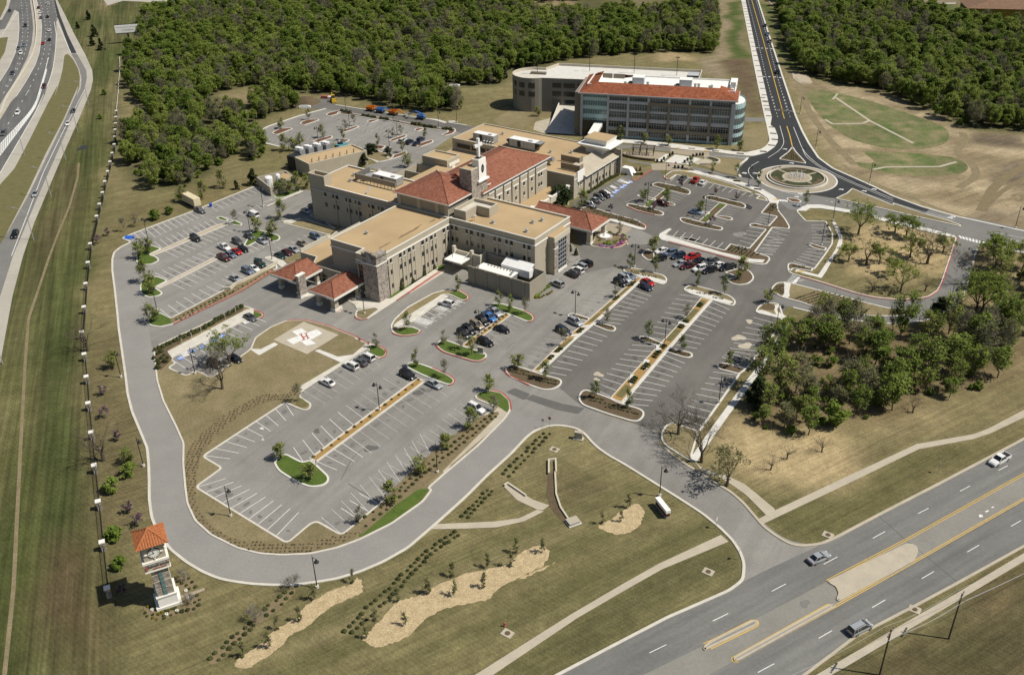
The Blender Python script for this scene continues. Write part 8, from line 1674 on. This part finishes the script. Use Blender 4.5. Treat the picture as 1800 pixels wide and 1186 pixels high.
# -- trees that stand alone
vi_=[0]
def put(kd,s_,label,name='young_tree',cat='tree',sc_=1.,sz=1.,z=.12,group=None):
 vi_[0] +=1;key=kd if kd in TREES else '%s%d' % (kd,vi_[0] % 3);return tree(key,P1(s_),name,label,cat,group,sc_,sz,z)
for kd,s_,l_ in (('young','U2:640,100','slim young tree at the upper end of the disabled bay island'),('young','U2:363,312','slim young tree at the lower end of the disabled bay island'),
 ('young','X4:1055,345','slim young tree, leftmost of three on the green island by the yard wall'),('young','X4:1228,430','slim young tree, middle of three on the green island by the yard wall'),('youngolive','X4:1468,480','slim young tree, rightmost of three on the green island by the yard wall'),
 ('youngolive','X4:185,950','slim young tree, leftmost of three on the island below the parked SUVs'),('youngolive','X4:450,1030','slim young tree, middle of three on the island below the parked SUVs'),('young','X4:625,1120','slim young tree, rightmost of three on the island below the parked SUVs'),
 ('youngolive','U2:195,410','slim young tree on the small green island near the helipad'),('young','U2:412,515','slim young tree at the left of the green island by the black estate car'),('youngolive','U2:568,575','slim young tree at the right of the green island by the silver sedan'),
 ('youngspring','U2:808,650','leafy young tree at the tip of the ring road island'),('youngolive','U2:835,757','small olive tree at the top of the ring road shrub bed'),('youngspring','U2:710,855','leafy young tree, first below the white SUV in the shrub bed'),('youngspring','U2:575,970','leafy young tree, second below the white SUV in the shrub bed'),('youngspring','U2:432,1100','leafy young tree, third below the white SUV in the shrub bed'),('youngspring','U1:1155,985','yellowish young tree near the bright grass strip'),('youngolive','U6:1195,215','yellowish young tree, lowest in the shrub bed by the ring road'),
 ('youngspring','U2:965,525','leafy young tree at the left of the shrub island by the crossing'),('young','U2:1120,588','slim young tree at the right of the shrub island by the crossing'),('youngspring','U1:632,775','leafy young tree at the top of the end island in the front lot'),('youngspring','U1:768,870','leafy young tree with a dark shadow on the end island in the front lot'),('youngolive','U1:715,505','brownish young tree on the small island at the helipad lawn'),
 ('young','U3:628,848','slim young tree at the left of the lower right shrub island'),('young','U3:825,905','slim young tree at the right of the lower right shrub island'),('youngolive','U3:440,535','small young tree in the lower half of the first middle median'),('youngolive','U3:752,245','small young tree in the upper half of the first middle median'),('youngolive','U3:700,400','slim young tree on the right arm of the first middle median'),('young','U3:950,495','slim young tree on the left arm of the second middle median'),('young','U3:1150,568','slim young tree on the right arm of the second middle median'),('youngolive','U3:1175,372','small young tree in the second middle median'),
 ('young','U3:990,98','slim young tree at the right of the island above the red hatchback'),('young','X3:290,540','slim young tree by the lamp on the island above the red hatchback'),('young','U3:1240,180','slim young tree at the left of the island topping the second median'),('young','U3:1400,228','slim young tree at the right of the island topping the second median'),('young','U3:1430,662','slim young tree on the small island at the right of the big lot'),
 ('youngspring','X1:1310,665','leafy young tree on the corner island by the loop road crossing'),('youngspring','X1:1020,415','round leafy tree on the half moon island'),('youngspring','X3:590,335','leafy tree on the mulch island left of the packed rows'),('youngspring','T8:262,332','leafy young tree at the left cross of the upper right lot'),('youngspring','T8:390,342','leafy young tree right of the maroon SUV'),('youngspring','T8:578,400','leafy young tree beside the pale blue sedan'),
 ('youngolive','X5:625,1035','umbrella shaped small tree on the flower bed by the main canopy'),('youngspring','X5:30,625','leafy tree in front of the back block wall'),('youngspring','T5:195,520','leafy tree, left of two on the upper green island of the left lot'),('youngspring','T5:238,492','leafy tree, right of two on the upper green island of the left lot'),('youngspring','T5:228,640','leafy tree, upper of two on the middle green island of the left lot'),('youngspring','T5:258,700','leafy tree, lower of two on the middle green island of the left lot'),('youngspring','T5:268,848','leafy tree on the bottom green island of the left lot'),('youngolive','T5:695,340','small pale tree on the far median of the left lot'),('youngspring','T5:805,382','vase shaped tree, left of two on the round island by the silver sedan'),('youngspring','T5:887,402','round tree, right of two on the round island by the silver sedan'),('youngspring','T5:932,312','leafy tree at the corner by the shaded left wing'),
 ('youngspring','T6:85,440','leafy tree, first of four beside the left wing end'),('youngspring','T6:150,442','leafy tree, second of four beside the left wing end'),('youngspring','T6:215,415','leafy tree, third of four beside the left wing end'),('youngspring','T6:278,400','leafy tree, fourth of four beside the left wing end'),('youngspring','T2:790,872','leafy tree behind the walled court'),
 ('youngspring','T5:630,150','small leafy tree on the grass behind the far bays of the left lot'),('bush','T5:352,285','green bush left of the box trailer'),('youngspring','T5:415,222','leafy tree behind the box trailer'),('youngspring','T5:525,208','leafy tree right of the box trailer'),('bush','T5:275,315','round bright green bush on the dry grass'),('youngolive','T5:175,350','pale thin tree on the dry grass'),('youngolive','T5:115,378','pale thin tree at the left of the dry grass'),
 ('young','W4:487,288','young tree on the second island of the back lot'),('youngspring','W4:258,362','young tree on the leftmost island of the back lot'),('youngspring','W4:603,438','young tree on the island above the cooling towers'),('young','W4:775,458','young tree on the island above the teal chiller'),('young','W4:1062,505','young tree on the lawn edge of the back lot'),('young','W4:1268,562','young tree below the white SUV island'),('young','W4:1455,450','young tree beside the dark blue SUV'),('youngolive','W4:793,372','thin tree, left of two on the upper middle island'),('youngolive','W4:865,338','thin tree, right of two on the upper middle island'),('youngolive','W4:1190,438','thin tree, left of two on the white SUV island'),('youngolive','W4:1255,415','thin tree, right of two on the white SUV island'),('youngspring','W4:285,548','small round tree, left of three by the cooling towers'),('youngspring','W4:365,548','small round tree, middle of three by the cooling towers'),('youngspring','W4:415,515','small round tree, right of three by the cooling towers'),
 ('youngspring','X8:870,600','tall thin tree, left of two at the end of the back wood'),('youngspring','X8:960,630','tall thin tree, right of two at the end of the back wood'),('youngspring','X8:1720,700','small tree at the foot of the garage ramp'),('youngspring','W3:120,150','small tree at the left of the office front'),('youngspring','W3:370,190','small tree, second along the office front'),('youngspring','W3:620,215','small tree, third along the office front'),('youngspring','W3:1125,255','small tree, fourth along the office front'),('youngspring','W3:1370,270','small tree, fifth along the office front'),('young','W2:375,938','young tree on the white walk below the roundabout'),('young','W3:1345,550','young tree on the walk by the street curve'),('young','W3:850,460','young tree beside the brick crosswalk'),('young','W3:1080,500','young tree on the walk right of the crosswalk'),('young','W2:865,1140','young tree at the small splitter crossing')):
 big=1.25 if 'round' in l_ or 'leafy tree' in l_ else 1.0
 put(kd,s_,l_,'green_bush' if kd=='bush' else 'young_tree','bush' if kd=='bush' else 'tree',big)
for s_,l_ in (("T8:470,255",'at the strip of the upper left bed'),("T8:318,380",'on the lower left crossbar bed'),("T8:645,465",'on the lower right crossbar bed'),("T8:668,297",'at the left of the upper right crossbar bed'),("T8:785,327",'at the right of the upper right crossbar bed'),("X5:275,610",'the larger one on the bed above the main canopy'),("X5:485,650",'the smaller one on the bed above the main canopy'),("U5:345,255",'first from the top along the fence'),("U5:352,332",'second from the top along the fence'),("U5:395,405",'third from the top along the fence'),("U5:432,645",'near the clock tower, upper'),("U5:462,690",'just left of the clock tower roof'),("U5:410,925",'in the shadow of the clock tower'),("X6:755,1045",'on the dry grass by the fence, upper'),("X6:690,1105",'on the dry grass by the fence, lower'),("W3:465,870",'beside the maroon SUV bed')):
 put('redbud',s_,'small purple flowering tree '+l_,'redbud_tree',z=.05)
for kd,s_,l_,k in (('bareA','O:391,684','big leafless tree by the disabled bays, leaning dark branches',1.0),('bareleafA','O:405,640','big half leafed tree behind the leafless one at the disabled bays',.85),('bareB','U4:165,648','big leafless tree on the corner island of the big lot',1.05),('bareA','U4:258,757','big leafless tree beside the white walk at the lot corner',1.05),('bareleafC','U4:358,853','stout budding tree by the entry walk',1.0),('bareC','U5:293,107','leafless tree on the fence line, the upper one',1.25),('bareC','U5:345,472','leafless tree on the fence line, the lower one',1.3),
 ('bareleafA','W1:580,300','big pale leafed tree with a dark trunk at the top of the tree lawn',1.0),('bareB','W1:1085,518','big spreading leafless tree inside the loop road',1.25),('bareB','W1:1400,668','big leafless tree leaning over the loop road',1.25),('bareleafB','W1:850,290','slender pale tree in the middle of the tree lawn',.6),('bareleafB','W1:932,325','second slender pale tree in the middle of the tree lawn',.6),('bareC','W1:640,525','twiggy tree on the straw of the tree lawn, left',.8),('bareleafB','W1:732,520','twiggy green tree on the straw of the tree lawn, middle',.55),('bareleafA','W1:890,722','thin budding tree on the mown grass inside the loop',.55),('bareleafB','W1:838,605','low budding tree at the straw edge inside the loop',.5),('bareC','W1:680,720','thin sapling like tree at the bottom of the tree lawn',.45),('bareC','W1:1070,720','thin leafless tree by the loop road bend',.45),('bareleafB','W1:510,495','small green tree at the left of the straw',.5),('bareleafB','W1:960,470','green tree left of the big spreading leafless tree',.6),('bareleafB','W1:1200,440','thin tree by the loop road kerb',.5),
 ('bareleafA','W1:1440,880','tall thin budding tree outside the loop, left of two',.75),('bareleafA','W1:1482,885','tall thin budding tree outside the loop, right of two',.8),('bareleafB','W1:1590,555','budding tree right of the loop exit',.8),('bareleafA','W1:1755,675','budding tree at the right edge of the picture',.85),('bareleafB','W1:1655,1025','budding tree low at the right edge',.9),('bareleafB','W1:1600,460','small budding tree near the right hand walk',.6),
 ('bareS','U6:780,628','small leafless tree at the ring road end of the shrub bed',1.),('bareS','U6:535,838','small leafless tree at the bend of the shrub bed',1.),('bareS','W6:680,710','small leafless tree in the bed right of the clock tower, upper',.8),('bareS','W6:755,960','small leafless tree in the bed right of the clock tower, lower',.8),('bareC','U4:535,788','small leafless tree on the straw slope, left',.5),('bareC','U4:600,745','small leafless tree on the straw slope, middle',.5),('bareC','U4:740,715','small leafless tree on the straw slope, right',.5),('bareC','U4:1105,560','thin leafless tree at the edge of the woodlot',.6),
 ('evergreen','W1:1150,985','tall dark evergreen at the loop road bend',1.),('shade','V5:830,985','broad dark green tree between the nave wall and back block',1.),('shade','W4:1010,575','dark evergreen shrub mass at the back lot lawn',.55),('conifer','T2:567,865','blue green conifer at the utility building corner',1.3),('conifer','W4:1150,590','small conifer on the back lot lawn',1.),('conifer','T5:700,158','small dark conifer beyond the left lot',.9),('conifer','T5:790,135','dark conifer beside the gas tank yard',1.6),('cedar1','U4:475,535','dark cedar at the edge of the woodlot by the white walk',1.15),
 ('cedar0','T1:465,105','dark cedar on the highway verge, topmost',1.),('cedar1','T1:495,192','dark cedar on the highway verge, second from the top',1.),('cedar0','T1:485,240','dark cedar on the highway verge, third from the top',.9),('cedar2','T1:530,262','dark cedar on the highway verge nearest the billboard',.8),('cedar0','T1:408,150','dark cedar on the highway verge nearest the ramp',.7),('bush0','T1:525,620','small bush on the grass left of the fence, lower',.8),('bush1','T1:545,495','small bush on the grass left of the fence, upper',.8),
 ('youngspring0','U5:378,165','leafy tree right of the fence beside the lamp',1.1),('youngspring1','U5:430,480','small leafy tree left of the ring road lamp',.9),('bush1','U5:375,575','bright green low tree right of the fence',1.0),('bush2','U5:430,525','dull green low tree by the ring road',.9),('bush0','U5:380,735','green low tree between the fence and the clock tower',1.1),('bush1','U5:400,830','dull bush at the tip of the clock tower shadow',.8)):
 nm='leafless_tree' if kd.startswith('bare') and 'leaf' not in kd else 'budding_tree' if kd.startswith('bareleaf') else 'evergreen_tree' if kd in ('evergreen','shade') else 'conifer_tree' if kd.startswith(('conifer','cedar')) else 'green_bush' if kd.startswith('bush') else 'young_tree'
 put(kd,s_,l_,nm,'bush' if nm=='green_bush' else 'tree',k*(1.4 if s_.startswith('W1') and k < .95 and kd !='evergreen' else 1),z=.03)
SAPS=P("U6:460,1060 620,1005 675,885 820,835 905,700 1150,590 1240,940 1480,860 1300,830 1440,710 1630,660 1780,550 U7:35,825 150,830 140,745 280,795 297,705 405,700 425,640 545,640 813,510 895,500 927,440")
for c in SAPS: vi_[0] +=1;tree('sap%d' % (vi_[0] % 3),c,'sapling','thin upright sapling planted in or beside a straw mulch bed on the front lawn','sapling','saplings of the straw beds',.85+.4*VR.rand())
# -- shrubs
def shrub_mesh(key,r,h,n,size,mat,shape='round',seed=1):
 rng=np.random.RandomState(seed);m=MB();mi_=m.mi(MAT[mat])
 m.lathe([(r*.75,0),(r*.88,h*.35),(r*.62,h*.75),(r*.1,h*.9)] if shape=='round' else [(r*.75,0),(r*.7,h*.2),(r*.4,h*.6),(r*.04,h*.95)],8,MAT[mat])
 u=rng.normal(size=(n,3));u[:,2]=np.abs(u[:,2]);u /=np.linalg.norm(u,axis=1)[:,None]
 if shape=='round': C=u*np.array([r*.92,r*.92,h*.92])
 else: t=rng.rand(n)**.8;a=rng.rand(n)*6.283;C=np.stack([np.cos(a)*r*(1-t)*.95,np.sin(a)*r*(1-t)*.95,h*t],1)
 leaves(m,list(C),[size*.5]*n,2,size,mat,rng=rng);return m.mesh(key,recalc=False)
SH={k: shrub_mesh('shrub',*a) for k,a in dict(round=(.44,.50,60,.16,'leaf_shrub','round',1),round2=(.46,.46,60,.16,'leaf_shrub','round',2),cone=(1.0,3.0,110,.28,'leaf_shrub','cone',3),hedge=(.75,1.1,70,.26,'leaf_shrub','round',4),tuft=(.35,.40,30,.16,'leaf_tuft','round',5),yellow=(.45,.5,40,.18,'leaf_yellow','round',6),pink=(.42,.35,40,.16,'flower_pink','round',7),low=(.8,.7,60,.24,'leaf_mid','round',8)).items()}
def shrub(k,c,label,group,s=1.,name='round_shrub',z=.10,cat='shrub'):
 o=bpy.data.objects.new(name,SH[k]);col.objects.link(o);o.location=(c.x,c.y,z);q=s*(.62+.36*VR.rand());o.scale=(q,q,q*(.9+.2*VR.rand()));o.rotation_euler=(0,0,VR.rand()*6.28);tag(o,label,cat,group)
def row(k,s_,n,label,group,s=1.,name='round_shrub',jit=.12,z=.10):
 pts=P(s_)
 for i in range(n): c=along(pts,i/(n-1)) if n > 1 else pts[0];shrub(k,c+Vector((VR.normal()*jit,VR.normal()*jit)),label,group,s,name,z)
for a_ in ("U7:365,286 548,108","U7:394,298 578,108"): row('round',a_,12,'clipped round shrub in the double row below the ring road by the junction','shrubs of the upper double row',1.05,z=.02)
for a_ in ("U7:183,478 298,360","U7:212,480 318,366"): row('round2',a_,8,'clipped round shrub in the short double row above the drainage flume','shrubs of the short double row',1.05,z=.02)
for a_ in ("U6:1100,900 1300,695 1450,560 1600,405 1800,270","U6:1148,905 1340,735 1500,570 1650,405 1825,290"): row('round',a_,26,'clipped round shrub in the long double row on the front lawn','shrubs of the long double row',1.05,z=.02)
for a_ in ("U6:250,1065 325,1000 430,905 505,850","U6:310,1075 380,1000 475,920 535,860","U6:595,760 660,710 725,652","U6:612,800 685,745 745,680 772,655"): row('round2',a_,8 if '250' in a_ or '310' in a_ else 5,'clipped round shrub in the narrow soil bed left of the straw strip','shrubs of the narrow soil bed',1.05,z=.03)
for a_ in ("U2:330,1175 560,985 700,870 835,772","U2:365,1180 585,1000 730,885 845,790"): row('round',a_,22,'clipped round shrub in the planted strip between the front lot and ring road','shrubs of the planted strip',1.05,z=.14)
for a_ in ("U6:1180,205 1325,120 1450,10","U6:1240,235 1375,125 1490,15"): row('round',a_,7,'clipped round shrub in the planted strip between the front lot and ring road','shrubs of the planted strip',1.05,z=.14)
for a_ in ("T5:275,1000 390,945 520,890 620,830 725,775",): row('hedge',a_,26,'dark evergreen shrub in the hedge row behind the disabled bays','hedge row of the disabled bays',1.1,'hedge_shrub',.15,.13)
for a_ in ("T5:285,1020 320,1050 300,1090","T5:300,1010 345,1045 330,1060","T5:280,1040 290,1085"): row('hedge',a_,4,'dark evergreen shrub in the hedge row behind the disabled bays','hedge row of the disabled bays',1.0,'hedge_shrub',.2,.13)
for a_,n in (("T5:385,838 560,745 690,670",16),("T5:410,838 560,762 680,695",14),("T5:450,800 640,705",10),("T5:590,740 720,672 885,580",14)): row('round2',a_,n,'small round shrub in the sloping bed below the left lot','shrubs of the sloping bed',.75,z=.14)
for s_ in ("T6:933,1100","T6:1010,1050","T6:1090,1005","T6:1160,960","T7:90,890","T7:157,845","T7:215,805"): shrub('cone',P1(s_),'tall cone shaped evergreen along the right side of the front wing','cone evergreens along the front wing',1.0,'cone_shrub')
for s_ in ("T7:1015,760","T7:1052,785"): shrub('cone',P1(s_),'tall cone shaped evergreen beside the glazed bay','cone evergreens by the glazed bay',1.0,'cone_shrub')
row('tuft',"U1:1285,400 1200,462 1120,522 1040,583 960,640 900,690 840,722 790,765",15,'small dark tuft in the long ochre median','tufts of the long ochre median',1.2,'grass_tuft',.15,.14)
row('tuft',"X4:1170,480 1050,580 960,660 860,715 800,760 670,860 550,960",12,'small dark tuft in the short ochre median','tufts of the short ochre median',1.2,'grass_tuft',.15,.14)
for s_ in ("W6:725,690","W6:760,730","W6:795,780","W6:605,725","W6:650,745","W6:700,765","W6:730,800","W6:810,870","W6:835,915","W6:790,940","W6:830,970","W6:780,1010","W6:715,1025","W6:655,1035"): shrub('round2',P1(s_),'round shrub in the bed right of the clock tower','shrubs right of the clock tower',.9)
for s_ in ("W6:300,985","W6:350,1070","W6:375,1010","W6:460,1080","W6:410,1065","W6:510,1030","W6:550,1010","W6:540,1075","W6:600,1050","W6:340,1000","W6:450,1045","W6:480,1030","W6:580,1005","W6:270,1050","W6:290,1085","W6:350,1105","W6:390,1120","W6:470,1105"): shrub('yellow' if VR.rand() < .45 else 'round2',P1(s_),'low green or yellow shrub below the clock tower plinth','shrubs below the clock tower',.8)
for s_ in ("W6:695,822","W6:712,897","W6:600,1030","W6:493,1067","W6:343,1020"):
 c=P1(s_);m=MB();m.lathe([(.28,0),(.30,.28),(.16,.30),(.16,.2)],10,MAT['trim_white']);m.lathe([(.15,.2),(.14,.24)],8,MAT['dark_metal']);o=m.build('ground_light',None,None);o.location=(c.x,c.y,.02);tag(o,'small round white ground light in the beds at the clock tower foot','ground light','ground lights of the clock tower')
row('pink',"T7:1195,725 1215,735 1260,738 1290,738",6,'pink flowers along the kerb of the main entrance flower bed','pink flowers',1.3,'flower_clump',.3,.14);row('pink',"T7:1310,725 1330,715 1355,690 1350,670",8,'pink flowers along the kerb of the main entrance flower bed','pink flowers',1.3,'flower_clump',.3,.14)
for k in range(36): q=P1("T7:1262,680");a=VR.rand()*6.28;r=3.5+2.5*VR.rand();shrub('yellow' if k % 5==0 else 'low' if k % 3 else 'round2',q+Vector((math.cos(a)*r*1.1,math.sin(a)*r*.8)),'mixed low shrub in the main entrance flower bed','shrubs of the entrance flower bed',.9)
m=MB();m.lathe([(2.6,0),(2.4,.5),(2.0,.6),(1.9,.35)],12,MAT['stone']);m.lathe([(1.85,.3),(1.8,.42),(.9,.55),(.3,1.2)],10,MAT['roof_white']);o=m.build('garden_fountain',None,None);c=P1("T7:1235,672");o.location=(c.x,c.y,.1);tag(o,'white water over a stone basin in the main entrance flower bed','fountain')
row('low',"T7:800,1050 840,1010 880,985",8,'green shrub along the equipment yard side wall','shrubs by the equipment yard',1.1,z=.08);row('yellow',"T7:800,1060 850,1045 900,1020",7,'yellow green shrub along the equipment yard planting','yellow shrubs by the equipment yard',1.0,z=.08)
row('hedge',"X5:130,360 300,250 450,150 590,80",24,'clipped hedge shrub along the lean-to wall of the back block','hedge along the back block',1.1,'hedge_shrub',.15,.05);row('cone',"W3:190,480 255,490 330,480",4,'small cone evergreen in the garden bed by the stone end wall','cone evergreens in the garden bed',.7,'cone_shrub');row('hedge',"W3:150,520 340,520",8,'low hedge shrub in the garden bed by the stone end wall','hedge of the garden bed',.9,'hedge_shrub')
for pts in HEDGES:
 c=(pts[0]+pts[2])/2;L1=((pts[1]+pts[2])/2-(pts[0]+pts[3])/2);n=max(2,int(L1.length/1.1))
 for k in range(n):
  for w in (.3,.7): p=pts[0].lerp(pts[1],(k+.5)/n).lerp(pts[3].lerp(pts[2],(k+.5)/n),w);shrub('hedge',p,'dark green hedge block shrub in the middle lot medians','hedge blocks of the medians',.72,'hedge_shrub',.14)
for s_ in ("W4:750,218 830,235","W4:930,255 1040,275","W4:1080,278 1140,290","W4:1350,328 1430,338","W4:1460,348 1540,360","W4:1610,372 1690,378","W4:960,545 1060,560"): row('hedge',s_,7,'green hedge shrub in the long median of the back lot','hedges of the back lot',1.2,'hedge_shrub',.3,.14)
# -- ground cover nobody would count: one object
GC=MB()
def cover_plants(poly,sp,mat,size,seed,rowdir=None,n=4):
 rng=np.random.RandomState(seed);P_=P(poly) if isinstance(poly,str) else poly;xs=[p.x for p in P_];ys=[p.y for p in P_];a=rowdir or 0.;cs,sn=math.cos(a),math.sin(a);R1=max(max(xs)-min(xs),max(ys)-min(ys));cx_,cy_=sum(xs)/len(xs),sum(ys)/len(ys)
 gx_,gy_=np.meshgrid(np.arange(-R1,R1,sp[0]),np.arange(-R1,R1,sp[1]));gx_=gx_+rng.uniform(-.25,.25,gx_.shape)*sp[0];gy_=gy_+rng.uniform(-.08,.08,gy_.shape)*sp[1]
 X=cx_+gx_*cs-gy_*sn;Y=cy_+gx_*sn+gy_*cs;k=inside(X.ravel(),Y.ravel(),P_);C=np.stack([X.ravel()[k],Y.ravel()[k],np.full(k.sum(),.145+size*.45)],1)
 leaves(GC,list(C),[size*.55]*len(C),n,size*.7,mat,rng=rng)
cover_plants(CURVE,(.85,.95),'leaf_tuft',.34,1,None,5)
for s_,rd,m_ in (("W3:480,640 520,615 650,640 820,685 835,710 800,715 580,660",-.35,'leaf_shrub'),("W3:200,845 230,832 400,870 550,910 500,935 300,885",-.35,'leaf_shrub'),("W3:1020,760 1070,745 1400,830 1420,855 1200,812",-.35,'leaf_shrub'),("W3:760,985 800,980 1170,1075 1120,1090 900,1045",-.35,'leaf_shrub'),("T8:750,585 925,635 850,650 730,612",.95,'leaf_shrub'),("T8:972,355 1010,352 1015,385 930,400",.95,'leaf_shrub'),("U3:130,690 160,672 400,745 400,770 330,765",-.42,'leaf_shrub'),("U3:560,845 590,830 890,930 890,955 700,905",-.42,'leaf_shrub'),("U3:830,85 1000,130 980,140 850,105",-.42,'leaf_shrub'),("U3:1200,200 1400,255 1400,270 1230,220",-.42,'leaf_shrub'),("W1:90,770 300,725 420,750 640,818 560,855 340,845 200,808",.5,'leaf_shrub'),("W1:95,520 240,558 230,572 100,552",-.3,'leaf_shrub'),("X1:1370,540 1400,490 1470,470 1470,550 1440,595",.3,'leaf_shrub'),("W2:725,560 840,685 620,650",-.3,'leaf_shrub'),("X5:120,600 480,690 900,800 1000,860 1020,900 700,830 350,760",-.35,'leaf_tuft'),("X5:600,770 900,830 930,880 600,800",-.35,'leaf_shrub'),("U3:870,498 920,488 1030,525 1000,535",-.42,'leaf_shrub'),("U3:480,350 600,380 590,388 490,365",-.42,'leaf_shrub'),("U3:630,400 740,428 740,442 640,420",-.42,'leaf_shrub'),("U3:1070,555 1200,585 1190,600 1070,570",-.42,'leaf_shrub'),("W2:510,760 560,735 620,735 540,840",.3,'leaf_shrub'),("W2:600,845 860,905 880,930 700,890",.3,'leaf_shrub'),("W2:900,905 1040,890 1050,910 930,930",.3,'leaf_shrub')):
 cover_plants(s_,(.55,1.25),m_,.42,len(s_),rd,5)
tag(GC.build('ground_cover_plants',None,None,recalc=False),'rows of low ground cover plants in the beds and islands','ground cover',kind='stuff')
